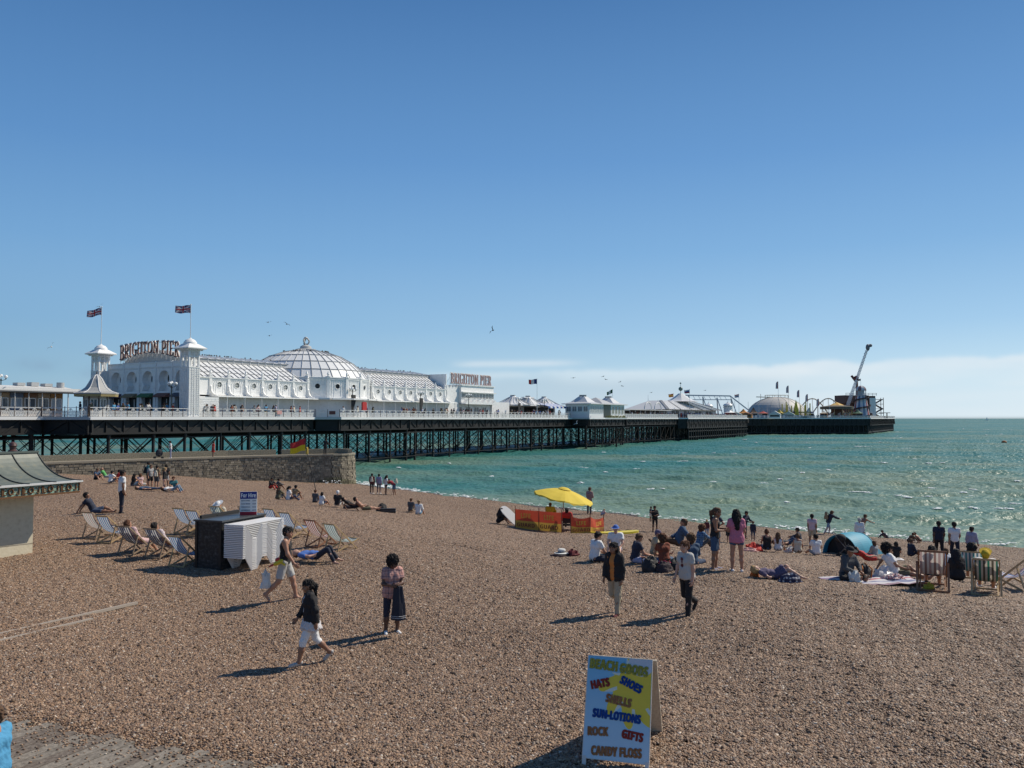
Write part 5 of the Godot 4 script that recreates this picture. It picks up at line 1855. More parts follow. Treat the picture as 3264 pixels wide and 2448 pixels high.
	for k in 4:
		m = MB.new()
		m.bar(Vector3(-3.5 if k % 2 else 0.7, 2.4 * k, 1.5), Vector3(0.7 if k % 2 else -3.5, 2.4 * k + 2.4, 1.5), 0.25, 2.6)
		m.bar(Vector3(-3.6, 2.4 * k + 2.4, 1.5), Vector3(0.9, 2.4 * k + 2.4, 1.5), 0.2, 3.0)
		part("flight", m.mesh(), M(0.30, 0.24, 0.20), t)
	m = MB.new()
	m.span(-0.4, 4.0, 2.6, 2.9, 0, 3.4)
	m.span(3.0, 3.4, 0, 2.6, 1.0, 1.4)
	part("landing", m.mesh(), M(0.28, 0.2, 0.15), t)
	# the giant swinging arm
	t = thing("swing_arm_ride", "tall booster ride with a long tilted lattice arm on a rust-red post", "ride", over(170.5, 416.0))
	m = MB.new()
	m.tube(Vector3(0, 0, 0), Vector3(0, 19.5, 0), 0.8, 0.6, 8)
	part("post", m.mesh(), M(0.21, 0.075, 0.045), t)
	m = MB.new()
	m.ball(Vector3(-0.4, 19.8, 0.4), Vector3(1.3, 1.2, 1.2), 10, 6)
	m.bar(Vector3(-2.6, 21.0, 0), Vector3(-0.5, 18.2, 0), 0.9, 0.8)
	part("hub", m.mesh(), M(0.16, 0.05, 0.045), t)
	var lo := Vector3(-5.2, 6.4, 1.4)
	var hi := Vector3(4.6, 33.4, 1.4)
	var ax := (hi - lo).normalized()
	var si := ax.cross(Vector3(0, 0, 1)).normalized() * 0.52
	m = MB.new()
	for c in [si + Vector3(0, 0, 0.62), si - Vector3(0, 0, 0.62), -si + Vector3(0, 0, 0.62), -si - Vector3(0, 0, 0.62)]: m.tube(lo + c, hi + c * 0.6, 0.13, 0.1, 5)
	for k in 17:
		var p := lo.lerp(hi, k / 17.0)
		var q := lo.lerp(hi, (k + 1) / 17.0)
		for zz in [-0.62, 0.62]:
			m.tube(p + si + Vector3(0, 0, zz), q - si + Vector3(0, 0, zz), 0.09, 0.09, 5, false)
			m.tube(p - si + Vector3(0, 0, zz), q + si + Vector3(0, 0, zz), 0.09, 0.09, 5, false)
	part("lattice_arm", m.mesh(), M(0.72, 0.69, 0.70), t)
	m = MB.new()
	m.ball(hi + ax * 1.6, Vector3(1.0, 1.7, 1.0), 9, 6)
	m.ball(hi + ax * 2.6 + Vector3(1.0, 0, 0), Vector3(0.9, 0.8, 0.9), 8, 6)
	m.ball(lo - ax * 0.8, Vector3(0.9, 1.2, 0.9), 8, 6)
	part("gondola", m.mesh(), M(0.22, 0.19, 0.20), t)

	# small stalls, masts and lanterns crowding the head
	var r := RandomNumberGenerator.new()
	r.seed = 6
	var hues := [["red and white", M(0.40, 0.07, 0.06)], ["yellow", M(0.50, 0.38, 0.08)], ["pale blue", M(0.28, 0.40, 0.50)], ["cream", M(0.55, 0.50, 0.40)], ["dark green", M(0.06, 0.14, 0.09)], ["white", trim], ["orange", M(0.50, 0.22, 0.06)], ["brown", M(0.16, 0.10, 0.07)]]
	var spots := [[88.0, 340.0], [100.0, 364.0], [106.0, 370.0], [112.0, 376.0], [118.0, 372.0], [134.0, 380.0], [139.5, 377.0], [157.5, 384.0]]
	for k in 8:
		t = thing("fairground_stall", "small %s fairground stall on the pier head" % hues[k][0], "stall", over(spots[k][0], spots[k][1], DECK, r.randf_range(-0.5, 0.5)), "small stalls on the pier head")
		m = MB.new()
		m.span(-1.6, 1.6, 0, 2.2, -1.4, 1.4)
		part("body", m.mesh(), hues[k][1], t)
		m = tent_roof(2.6, 2.2, 3.2 + 0.8 * (k % 3), 0.1, 4 + 2 * (k % 2))
		part("roof", m.mesh(), hues[(k + 5) % 8][1], t)
		m = MB.new()
		m.span(-1.3, 1.3, 0.9, 1.9, 1.4, 1.45)
		part("hatch", m.mesh(), M(0.04, 0.04, 0.04), t)
		m = MB.new()
		m.tube(Vector3(2.4, 0, 0), Vector3(2.4, 4.5 + r.randf() * 3.0, 0), 0.09, 0.06, 6)
		part("mast", m.mesh(), M(0.55, 0.55, 0.55), t)

func lamp_post(label: String, u: float, w: float, tall: float, banner: bool) -> void:
	var t := thing("lamp_post", label, "lamp post", pier(u, w), "three-globe lamp posts on the pier")
	var m := MB.new()
	m.lathe([Vector2(0.16, 0), Vector2(0.16, 0.4), Vector2(0.08, 0.6), Vector2(0.06, tall - 0.6), Vector2(0.09, tall - 0.5), Vector2(0.05, tall - 0.3)], 8)
	for k in 3:
		var a := TAU * k / 3 + 0.5
		m.tube(Vector3(0, tall - 0.6, 0), Vector3(cos(a) * 0.5, tall - 0.4, sin(a) * 0.5), 0.03, 0.03, 5)
		m.tube(Vector3(cos(a) * 0.5, tall - 0.4, sin(a) * 0.5), Vector3(cos(a) * 0.5, tall - 0.25, sin(a) * 0.5), 0.05, 0.08, 6)
	part("post", m.mesh(), M(0.022, 0.03, 0.03, 0.45), t)
	for k in 4:
		var a := TAU * k / 3 + 0.5
		m = MB.new()
		m.ball(Vector3(cos(a) * 0.5, tall - 0.08, sin(a) * 0.5) if k < 3 else Vector3(0, tall + 0.02, 0), Vector3.ONE * 0.2, 10, 7)
		part("globe", m.mesh(), M(0.78, 0.78, 0.77, 0.25), t)
	if banner:
		m = MB.new()
		m.slab(PackedVector2Array([Vector2(-0.25, 0.9), Vector2(0.05, 0.7), Vector2(0.75, 2.6), Vector2(0.7, tall - 1.0), Vector2(-0.35, tall - 1.0)]), -0.02, 0.02, func(a, b, z): return Vector3(a, b, z))
		part("banner", m.mesh(), M(0.04, 0.036, 0.035), t)

func make_pier_fittings() -> void:
	railing("white lattice railing with dark posts along the arcade at the pier entrance", [[-48, -6.0, -15.6, -6.0], [-15.5, -6.0, -13.8, -0.2]], true)
	railing("white lattice railing with dark posts in front of the palace's entrance towers", [[-13.6, -0.15, 21.5, -0.15]], true)
	railing("white lattice railing with dark posts around the bay below the dome", [[21.7, -0.05, 23.7, 2.8], [23.7, 2.8, 40.9, 2.8], [40.9, 2.8, 42.4, -0.1]], true)
	railing("white lattice railing with dark posts from the dome's bay to the pavilion", [[42.5, -0.15, 106.5, -0.15]], true)
	railing("white barred railing between the pavilion and the concert hall", [[130.5, -0.15, 182, -0.15]], false)
	railing("white barred railing along the concert hall's side", [[184, 2.3, 255.5, 2.3]], false)
	railing("white barred railing around the pier head", [[259, -7.2, 295, -7.8], [295, -7.8, 334, 36.3], [334.5, 36.3, 448.5, 35.2]], false)
	flag("union_flag", "british flag on the seaward of the two palace towers, above the lit tower face", pier(0.2, -0.95, DECK + 9.9), 4.2, union_flag(), 1.95, 1.0, 0.05)
	flag("union_flag", "british flag flying lower on the palace tower behind the small bell-roofed kiosk", pier(0.2, -19.0, DECK + 9.9), 5.1, union_flag(), 1.95, 1.0, 0.45)
	flag("tricolour_flag", "blue, white and red french flag on a tall pole by the tented stalls", pier(90.9, -0.6), 8.5, stripes("france", [Color(0.02, 0.04, 0.16), Color(0.7, 0.7, 0.7), Color(0.45, 0.03, 0.03)], true), 2.0, 1.1, 0.1)
	flag("pavilion_flag", "green and white flag above the pavilion", pier(135.5, -2.0), 7.6, stripes("green", [Color(0.03, 0.10, 0.05), Color(0.62, 0.62, 0.6), Color(0.03, 0.10, 0.05)], true), 1.7, 1.0, 0.7)
	flag("hall_flag", "yellow and red flag behind the concert hall's peak", pier(217.9, -14), 8.7, stripes("spain", [Color(0.35, 0.08, 0.04), Color(0.55, 0.36, 0.05), Color(0.35, 0.08, 0.04)], false), 2.0, 1.2, 0.1, 0.07)
	flag("hall_flag", "white, blue and red flag on a pole before the concert hall", pier(196.4, -1), 9.3, stripes("russia", [Color(0.65, 0.65, 0.66), Color(0.05, 0.08, 0.25), Color(0.42, 0.03, 0.04)], false), 2.0, 1.2, 0.05, 0.07)
	flag("head_flag", "red, white and blue flag between the turret and the grey dome", over(89.2, 331.0), 9.4, stripes("holland", [Color(0.36, 0.03, 0.04), Color(0.65, 0.65, 0.65), Color(0.03, 0.07, 0.25)], false), 2.0, 1.25, 0.1, 0.08)
	flag("lookout_flag", "small dark flag on top of the helter-skelter", over(165.0, 398.0, DECK + 15.2), 3.4, M(0.03, 0.035, 0.07), 1.7, 0.9, 0.1, 0.07)
	lamp_post("three-globe lamp post in front of the palace's entrance niches", -2.5, -0.9, 4.2, false)
	lamp_post("three-globe lamp post rising behind the arcade roof", -14.8, -15.6, 4.9, false)
	lamp_post("three-globe lamp post with dark banner below the dome", 29.3, 0.4, 4.5, true)
	lamp_post("three-globe lamp post with dark banner at the far wing's middle", 48.4, -0.7, 4.4, true)
	lamp_post("three-globe lamp post before the far white block", 63.9, -0.8, 4.4, false)
	lamp_post("three-globe lamp post beside the french flag", 83.6, -1.0, 4.1, true)
	lamp_post("three-globe lamp post by the striped awning", 95.2, -1.0, 4.0, false)
	var t := thing("lifebuoy_housing", "red lifebuoy housing on a post below the dome", "lifebuoy", pier(29.9, 2.2))
	var m := MB.new()
	m.tube(Vector3.ZERO, Vector3(0, 1.2, 0), 0.05, 0.05, 6)
	part("post", m.mesh(), M(0.4, 0.4, 0.4), t)
	m = MB.new()
	m.slab(PackedVector2Array([Vector2(-0.5, 1.1), Vector2(0.35, 1.0), Vector2(0.5, 1.3), Vector2(0.5, 2.25), Vector2(0.35, 2.4), Vector2(-0.4, 2.4), Vector2(-0.5, 2.25)]), -0.12, 0.12, func(a, b, z): return Vector3(a, b, z))
	part("housing", m.mesh(), M(0.48, 0.03, 0.025, 0.45), t)
	var q := [[14.5, "small white and red notice fixed on the railing of the near wing"], [23.0, "dark red notice on the corner railing below the dome"]]
	for k in 2:
		m = MB.new()
		m.span(-0.45, 0.45, 0.45, 0.95, 0, 0.04)
		solo("railing_notice", q[k][1], "notice", m.mesh(), [M(0.6, 0.32, 0.3), M(0.16, 0.06, 0.055)][k], pier(q[k][0], [0.0, 2.0][k], DECK, [0.0, -0.95][k]))

func fit_text(parent: Node3D, called: String, s: String, xf: Transform3D, wide: float, tall: float, mat: Material, rim: Material, depth := 0.006) -> void:
	var tm := text(s, 0.1, bold(), 0.004)
	var box := tm.get_aabb()
	var sc := Vector3(wide / maxf(box.size.x, 0.001), tall / maxf(box.size.y, 0.001), 1.0)
	var mid := box.get_center()
	var place := Transform3D(Basis.from_scale(sc), Vector3(-mid.x * sc.x, -mid.y * sc.y, depth))
	if rim == null: part(called, tm, mat, parent, xf * place)
	else: part(called, fatten(tm, sc, tall * 0.05), mat, parent, xf * place)
	if rim:
		part("outline", fatten(tm, sc, tall * 0.072), rim, parent, xf * Transform3D(Basis.from_scale(sc), Vector3(-mid.x * sc.x, -mid.y * sc.y, depth * 0.5)))

func fatten(tm: TextMesh, sc: Vector3, r: float) -> ArrayMesh:      # the same letters laid round themselves
	var st := SurfaceTool.new()
	for k in 10: st.append_from(tm, 0, Transform3D(Basis.IDENTITY, Vector3(cos(TAU * k / 10.0), sin(TAU * k / 10.0), 0) * r / sc))
	return st.commit()

func sunburst() -> StandardMaterial3D:                      # the printed sheet of the beach goods board
	var w := 240
	var h := 352
	var img := Image.create(w, h, false, Image.FORMAT_RGB8)
	for y in h:
		for x in w:
			var u := float(x) / w
			var v := float(y) / h
			var c := Color(0.20, 0.48, 0.68).lerp(Color(0.54, 0.68, 0.76), v)
			var p := Vector2(u - 0.80, (v - 0.27) * 1.45)
			var r := p.length()
			var a := atan2(p.y, p.x)
			var ray := 0.40 + 0.22 * pow(absf(sin(a * 5.0 + r * 3.5)), 1.5)
			if (r < 0.36 or (r < ray and r < 0.66)) and (v > 0.15 or u > 0.6):
				c = Color(0.85, 0.60, 0.04)
				var s := sin(a * 5.0 + r * 3.5 - 0.5)
				if r > 0.33 and absf(s) < 0.34: c = Color(0.72, 0.72, 0.62)
			if Vector2(u - 0.84, (v - 0.03) * 1.45).length() < 0.2: c = Color(0.62, 0.60, 0.62)
			img.set_pixel(x, y, c.linear_to_srgb())
	var m := cloth_print("sunburst", img)
	m.roughness = 0.45
	m.backlight_enabled = false
	return m

func sheet(wide: float, tall: float, thick: float) -> ArrayMesh:
	var m := MB.new()
	m.span(-wide / 2, wide / 2, 0, tall, -thick, 0)
	return m.mesh()

func printed(wide: float, tall: float) -> ArrayMesh:
	var m := MB.new()
	m.mapped = true
	m.quad(Vector3(-wide / 2, 0, 0.002), Vector3(wide / 2, 0, 0.002), Vector3(wide / 2, tall, 0.002), Vector3(-wide / 2, tall, 0.002))
	return m.mesh()

func make_beach_things() -> void:
	make_goods_board()
	make_hire_stand()
	make_shelter()
	make_lifeguard_post()
	make_tent()
	for k in CHAIRS.size():
		var c: Array = CHAIRS[k]
		deckchair(c[0], c[1], c[2], c[3], c[4], c[5] if c.size() > 5 else 1.0)
	make_clutter()
	var t := thing("bathing_flag", "red over yellow bathing flag on a slim dark pole at the water's edge", "flag", at(-17.0, -73.5))
	var m := MB.new()
	m.tube(Vector3(0, -0.2, 0), Vector3(-1.15, 4.6, 0), 0.035, 0.025, 6)
	part("pole", m.mesh(), M(0.03, 0.028, 0.028), t)
	part("cloth", flag_cloth(1.35, 1.05, 0.35), stripes("bathing", [Color(0.42, 0.03, 0.035), Color(0.62, 0.48, 0.02)], false), t, Transform3D(Basis(Vector3.UP, 0.1), Vector3(-1.0, 3.95, 0)))

func make_goods_board() -> void:
	var t := thing("sandwich_board", "sandwich board on the shingle listing beach goods on a blue and yellow print", "sign", Transform3D(Basis(Vector3.UP, deg_to_rad(-16.0)), Vector3(1.34, ground(1.34, 11.1) - 0.01, -11.13)))
	var w := 0.88
	var h := 1.30
	var white := M(0.66, 0.62, 0.58, 0.6)
	var ply := grained("ply", [[0.0, Color(0.40, 0.32, 0.23)], [0.5, Color(0.56, 0.48, 0.37)], [1.0, Color(0.62, 0.55, 0.44)]], 0.02, 2.0, 0.75)
	var lean := Basis(Vector3.RIGHT, deg_to_rad(-21.0))
	var face := part("front_panel", sheet(w, h, 0.025), white, t, Transform3D(lean, Vector3(0, 0.09, 0)))
	part("print", printed(w - 0.02, h - 0.02), sunburst(), face, Transform3D(Basis.IDENTITY, Vector3(0, 0.01, 0)))
	var back := part("rear_panel", sheet(w, h + 0.12, 0.025), ply, t, Transform3D(Basis(Vector3.UP, PI) * Basis(Vector3.RIGHT, deg_to_rad(-28.0)), Vector3(0.05, 0.04, -1.19)))
	var m := MB.new()
	m.bar(Vector3(-0.36, 0.62, 0.015), Vector3(-0.26, 0.85, 0.015), 0.012, 0.02)
	m.bar(Vector3(-0.36, 0.62, 0.015), Vector3(-0.20, 0.60, 0.015), 0.012, 0.02)
	part("hinge_mark", m.mesh(), M(0.10, 0.05, 0.025), back)
	for s in [-1.0, 1.0]:
		m = MB.new()
		m.bar(Vector3(s * (w / 2 - 0.03), -0.02, 0.03), Vector3(s * (w / 2 - 0.03), 0.12, -0.02), 0.05, 0.03)
		part("leg", m.mesh(), white, t)
	var dark := M(0.02, 0.018, 0.022, 0.6)
	var yel := M(0.76, 0.68, 0.12, 0.6)
	var red := M(0.66, 0.09, 0.06, 0.6)
	var blue := M(0.03, 0.13, 0.55, 0.6)
	var ora := M(0.74, 0.34, 0.14, 0.6)
	var rows := [["BEACH", 0.255, 0.088, 0.42, 0.10, -3.0, yel], ["GOODS", 0.72, 0.115, 0.42, 0.10, -4.0, yel], ["HATS", 0.215, 0.275, 0.28, 0.085, 14.0, red], ["SHOES", 0.69, 0.26, 0.34, 0.085, -23.0, blue], ["SHELLS", 0.51, 0.425, 0.38, 0.085, -8.0, ora], ["SUN-LOTIONS", 0.49, 0.575, 0.72, 0.085, -3.0, blue], ["ROCK", 0.22, 0.735, 0.30, 0.085, 3.0, ora], ["GIFTS", 0.74, 0.745, 0.31, 0.085, -6.0, red], ["CANDY FLOSS", 0.51, 0.91, 0.74, 0.09, 2.0, ora]]
	for r in rows:
		fit_text(face, "lettering", r[0], Transform3D(Basis(Vector3.BACK, deg_to_rad(r[5])), Vector3((r[1] - 0.5) * w, (1.0 - r[2]) * h, 0.003)), r[3] * w, r[4] * h * 0.92, r[6], dark)

func make_hire_stand() -> void:
	# cabinet, stacked sun loungers and the price board
	var turn := atan2(0.94, 0.35)                           # local x runs along (0.35, 0, -0.94)
	var b := Basis(Vector3.UP, turn)
	var y := ground(-8.3, 24.4)
	var peel := grained("peeling", [[0.0, Color(0.008, 0.008, 0.009)], [0.55, Color(0.012, 0.012, 0.013)], [0.61, Color(0.07, 0.07, 0.072)], [0.68, Color(0.02, 0.02, 0.02)], [0.78, Color(0.05, 0.05, 0.052)], [1.0, Color(0.2, 0.2, 0.205)]], 0.018, 0.9, 0.6, 0.0, 61)
	var t := thing("hire_cabinet", "black painted hire cabinet with peeling front beside the stacked loungers", "cabinet", Transform3D(b, Vector3(-8.32, y, -24.32)))
	var m := MB.new()
	m.span(0, 1.95, 0, 1.42, -0.95, 0)
	part("body", m.mesh(), peel, t)
	m = MB.new()
	m.span(-0.04, 2.0, 1.42, 1.47, -1.0, 0.03)
	part("top", m.mesh(), M(0.05, 0.053, 0.058, 0.35), t)
	for s in [-0.9, -0.05]:
		m = MB.new()
		m.span(-0.03, 0.0, 0, 1.42, s - 0.04, s + 0.04)
		part("front_stile", m.mesh(), M(0.012, 0.012, 0.013, 0.5), t)
	m = MB.new()
	m.span(0.2, 1.9, 1.475, 1.56, -0.98, -0.9)
	part("rear_lip", m.mesh(), M(0.02, 0.02, 0.022), t)
	# one lounger: slatted deck with zigzag moulded sides that form its legs
	var zig := [Vector2(0, 0), Vector2(0.10, 0), Vector2(0.40, -0.42), Vector2(0.60, -0.42), Vector2(0.86, -0.06), Vector2(1.08, -0.06), Vector2(1.34, -0.40), Vector2(1.52, -0.40), Vector2(1.8, 0), Vector2(1.9, 0)]
	var side := MB.new()
	for i in zig.size() - 1:
		var p: Vector2 = zig[i]
		var q: Vector2 = zig[i + 1]
		for z in [0.0]:
			var d := 0.032
			side.quad(Vector3(p.x, p.y - d, z + 0.012), Vector3(q.x, q.y - d, z + 0.012), Vector3(q.x, q.y, z + 0.012), Vector3(p.x, p.y, z + 0.012))
			side.quad(Vector3(q.x, q.y - d, z - 0.012), Vector3(p.x, p.y - d, z - 0.012), Vector3(p.x, p.y, z - 0.012), Vector3(q.x, q.y, z - 0.012))
			side.quad(Vector3(p.x, p.y, z + 0.02), Vector3(q.x, q.y, z + 0.02), Vector3(q.x, q.y, z - 0.03), Vector3(p.x, p.y, z - 0.03))
			side.quad(Vector3(p.x, p.y - d, z - 0.012), Vector3(q.x, q.y - d, z - 0.012), Vector3(q.x, q.y - d, z + 0.012), Vector3(p.x, p.y - d, z + 0.012))
	var end := MB.new()
	end.span(-0.012, 0.012, -0.034, 0, -0.65, 0.01)
	var slat := MB.new()
	slat.span(0.02, 1.88, -0.022, -0.002, -0.032, 0.032)
	var sm_ := side.mesh()
	var em := end.mesh()
	var slm := slat.mesh()
	var plastic := M(0.76, 0.75, 0.74, 0.4)
	for k in 19:
		var nth := ["second", "third", "fourth", "fifth", "sixth", "seventh", "eighth", "ninth", "tenth"]
		var lab := "undermost white plastic sun lounger of the tall stack, its legs on the shingle"
		if k == 18: lab = "topmost white plastic sun lounger of the tall stack"
		elif k > 9: lab = "white plastic sun lounger, %s from the top of the tall stack" % nth[17 - k]
		elif k > 0: lab = "white plastic sun lounger, %s from the bottom of the tall stack" % nth[k - 1]
		t = thing("sun_lounger", lab, "sun lounger", Transform3D(b, Vector3(-7.62, y + 0.46 + 0.051 * k, -24.02)), "stacked sun loungers")
		t.rotate_y(0.006 * sin(k * 2.3))
		for e in 2:
			part("side_frame", sm_, plastic, t, Transform3D(Basis.IDENTITY, Vector3(0, 0, -0.64 * e)))
			part("end_frame", em, plastic, t, Transform3D(Basis.IDENTITY, Vector3(1.9 * e, 0, 0)))
		if k == 18:
			for j in 8: part("slat", slm, plastic, t, Transform3D(Basis.IDENTITY, Vector3(0, 0, -0.04 - 0.08 * j)))
		else:
			part("bed", slm, plastic, t, Transform3D(Basis.from_scale(Vector3(1, 1, 9.5)), Vector3(0, 0, -0.32)))
	# price board
	t = thing("hire_sign", "blue, white and red For Hire price board on a post behind the loungers", "sign", Transform3D(Basis(Vector3.UP, deg_to_rad(8.0)), Vector3(-8.02, ground(-8.0, 25.8), -25.75)))
	m = MB.new()
	m.tube(Vector3(0.08, -0.1, -0.04), Vector3(0.08, 2.1, -0.04), 0.025, 0.025, 7)
	part("post", m.mesh(), M(0.30, 0.30, 0.3), t)
	part("board", sheet(0.5, 0.74, 0.03), M(0.70, 0.70, 0.69, 0.5), t, Transform3D(Basis.IDENTITY, Vector3(0, 1.39, 0)))
	for q in [[0.52, 0.735, M(0.02, 0.035, 0.20)], [0.005, 0.13, M(0.42, 0.025, 0.04)]]:
		m = MB.new()
		m.quad(Vector3(-0.248, 1.39 + q[0], 0.003), Vector3(0.248, 1.39 + q[0], 0.003), Vector3(0.248, 1.39 + q[1], 0.003), Vector3(-0.248, 1.39 + q[1], 0.003))
		part("colour_band", m.mesh(), q[2], t)
	fit_text(t, "lettering", "For Hire", Transform3D(Basis.IDENTITY, Vector3(0, 2.02, 0.002)), 0.43, 0.13, M(0.8, 0.8, 0.8), null)
	var lines := [["DECK CHAIRS", "£2.00"], ["SUN BEDS", "£5.00"], ["PARASOLS", "£5.00"], ["WINDBREAKS", "£3.00"]]
	for k in 4:
		fit_text(t, "lettering", lines[k][0], Transform3D(Basis.IDENTITY, Vector3(-0.08, 1.855 - 0.095 * k, 0.002)), 0.26, 0.03, M(0.04, 0.05, 0.12), null)
		fit_text(t, "lettering", lines[k][1], Transform3D(Basis.IDENTITY, Vector3(0.17, 1.855 - 0.095 * k, 0.002)), 0.1, 0.032, M(0.04, 0.05, 0.12), null)

func make_shelter() -> void:
	# the seafront shelter with a flared copper roof; local x runs along its wall, z out of it
	var b := Basis(Vector3(0.426, 0, -0.905), Vector3.UP, Vector3(0.905, 0, 0.426))
	var g := ground(-14.7, 26.0)
	var t := thing("seafront_shelter", "cream seafront shelter with flared weathered copper roof and rusty turquoise eaves", "shelter", Transform3D(b, Vector3(-14.7, 0, -26.0)))
	var m := MB.new()
	m.span(-9, 0, g - 0.4, 4.75, -5.2, 0)
	part("wall", m.mesh(), grained("render", [[0.0, Color(0.42, 0.36, 0.25)], [0.35, Color(0.56, 0.50, 0.365)], [1.0, Color(0.62, 0.565, 0.43)]], 0.02, 0.6, 0.8, 0.4, 71), t)
	m = MB.new()
	for k in 7: m.bar(Vector3(-1.15 * k, g + 0.33 + 0.03 * sin(k * 2.0), 0.003), Vector3(-1.15 * (k + 1), g + 0.33 + 0.03 * sin(k * 2.0 + 2.0), 0.003), 0.012, 0.01)
	part("render_crack", m.mesh(), M(0.25, 0.21, 0.15), t)
	var teal := grained("peeled_teal", [[0.0, Color(0.10, 0.04, 0.015)], [0.32, Color(0.17, 0.075, 0.025)], [0.46, Color(0.20, 0.12, 0.06)], [0.54, Color(0.22, 0.46, 0.38)], [1.0, Color(0.34, 0.60, 0.52)]], 0.022, 1.7, 0.7, 0.6, 81)
	var rusty := grained("fret_rust", [[0.0, Color(0.05, 0.025, 0.012)], [0.5, Color(0.14, 0.065, 0.025)], [1.0, Color(0.24, 0.13, 0.06)]], 0.04, 1.8, 0.85)
	m = MB.new()
	m.span(-9.9, 0.9, 4.72, 5.02, 0.8, 0.88)
	m.span(0.82, 0.9, 4.72, 5.02, -6.0, 0.8)
	part("eaves_band", m.mesh(), teal, t)
	m = MB.new()
	m.span(-9.9, 0.9, 4.69, 4.745, 0.86, 0.9)
	part("eaves_fringe", m.mesh(), rusty, t)
	var hoop := MB.new()
	ring(hoop, Vector3.ZERO, 0.07, 0.08, 0.022, 14)
	var hm := hoop.mesh()
	var ell := MB.new()
	ell.span(-0.012, 0.012, -0.09, 0.09, 0, 0.03)
	ell.span(-0.012, 0.08, -0.09, -0.066, 0, 0.03)
	var lm := ell.mesh()
	var rod := MB.new()
	rod.span(-0.014, 0.014, -0.11, 0.11, 0, 0.03)
	var rm := rod.mesh()
	for k in 16:                                            # cast frieze: bar, bracket, ring, bracket
		var x := 0.72 - 0.62 * k
		part("frieze_bar", rm, rusty, t, Transform3D(Basis.IDENTITY, Vector3(x + 0.16, 4.88, 0.88)))
		part("frieze_bracket", lm, rusty, t, Transform3D(Basis.IDENTITY, Vector3(x - 0.42, 4.88, 0.88)))
		part("frieze_ring", hm, rusty, t, Transform3D(Basis.IDENTITY, Vector3(x - 0.2, 4.88, 0.9)))
		part("frieze_bracket", lm, rusty, t, Transform3D(Basis.from_scale(Vector3(-1, 1, 1)), Vector3(x + 0.05, 4.88, 0.88)))
	m = MB.new()
	m.span(-9.9, 0.96, 5.02, 5.07, 0.78, 0.96)
	m.span(0.80, 0.96, 5.02, 5.07, -6.0, 0.78)
	m.span(-9.9, 0.8, 4.70, 4.74, -6, 0.78)
	part("gutter", m.mesh(), M(0.60, 0.60, 0.58, 0.5), t)
	# the concave sweep of the roof
	var n := 12
	var prof := []
	for k in n + 1:
		var f := float(k) / n
		prof.append(Vector2(0.95 - 2.1 * f * (1.35 - 0.35 * f), 5.06 + 0.84 * pow(f, 2.2)))
	var copper := grained("copper", [[0.0, Color(0.095, 0.115, 0.10)], [0.4, Color(0.135, 0.155, 0.135)], [0.62, Color(0.16, 0.18, 0.155)], [0.8, Color(0.20, 0.19, 0.13)], [1.0, Color(0.25, 0.27, 0.24)]], 0.012, 0.5, 0.5, 0.4, 91)
	m = MB.new()
	for k in n:
		var p: Vector2 = prof[k]
		var q: Vector2 = prof[k + 1]
		m.quad(Vector3(-9.9, p.y, p.x), Vector3(0.93, p.y, p.x), Vector3(0.93, q.y, q.x), Vector3(-9.9, q.y, q.x))
		m.quad(Vector3(0.9, 5.0, p.x), Vector3(0.9, 5.0, q.x), Vector3(0.9, q.y, q.x), Vector3(0.9, p.y, p.x))
	var top: Vector2 = prof[n]
	m.quad(Vector3(-9.9, top.y, top.x), Vector3(0.93, top.y, top.x), Vector3(0.93, top.y, -4.0), Vector3(-9.9, top.y, -4.0))
	m.quad(Vector3(0.9, 5.0, top.x), Vector3(0.9, 5.0, -4.0), Vector3(0.9, top.y, -4.0), Vector3(0.9, top.y, top.x))
	part("roof", m.mesh(), copper, t)
	var seam := M(0.045, 0.052, 0.048, 0.5)
	for s in 12:
		m = MB.new()
		var pts := []
		for k in n + 1: pts.append(Vector3(0.90 - 0.86 * s, prof[k].y + 0.015, prof[k].x))
		m.chain(pts, 0.022, 6)
		part("roof_seam", m.mesh(), seam, t)
	m = MB.new()
	m.bar(Vector3(-9.9, top.y + 0.03, top.x), Vector3(0.93, top.y + 0.03, top.x), 0.06, 0.1)
	part("ridge_edge", m.mesh(), M(0.10, 0.12, 0.105, 0.5), t)
	m = MB.new()
	m.lathe([Vector2(0.14, 0), Vector2(0.14, 0.06), Vector2(0.09, 0.1), Vector2(0.1, 0.18), Vector2(0.13, 0.22), Vector2(0.1, 0.30), Vector2(0.05, 0.34), Vector2(0, 0.35)], 10, Vector3(0.55, top.y, top.x - 0.7))
	part("finial", m.mesh(), M(0.07, 0.03, 0.028, 0.5), t)
	m = MB.new()
	m.span(-6.0, -0.75, top.y + 0.02, top.y + 0.22, top.x - 0.5, top.x - 0.2)
	part("roof_box", m.mesh(), M(0.68, 0.67, 0.65, 0.5), t)

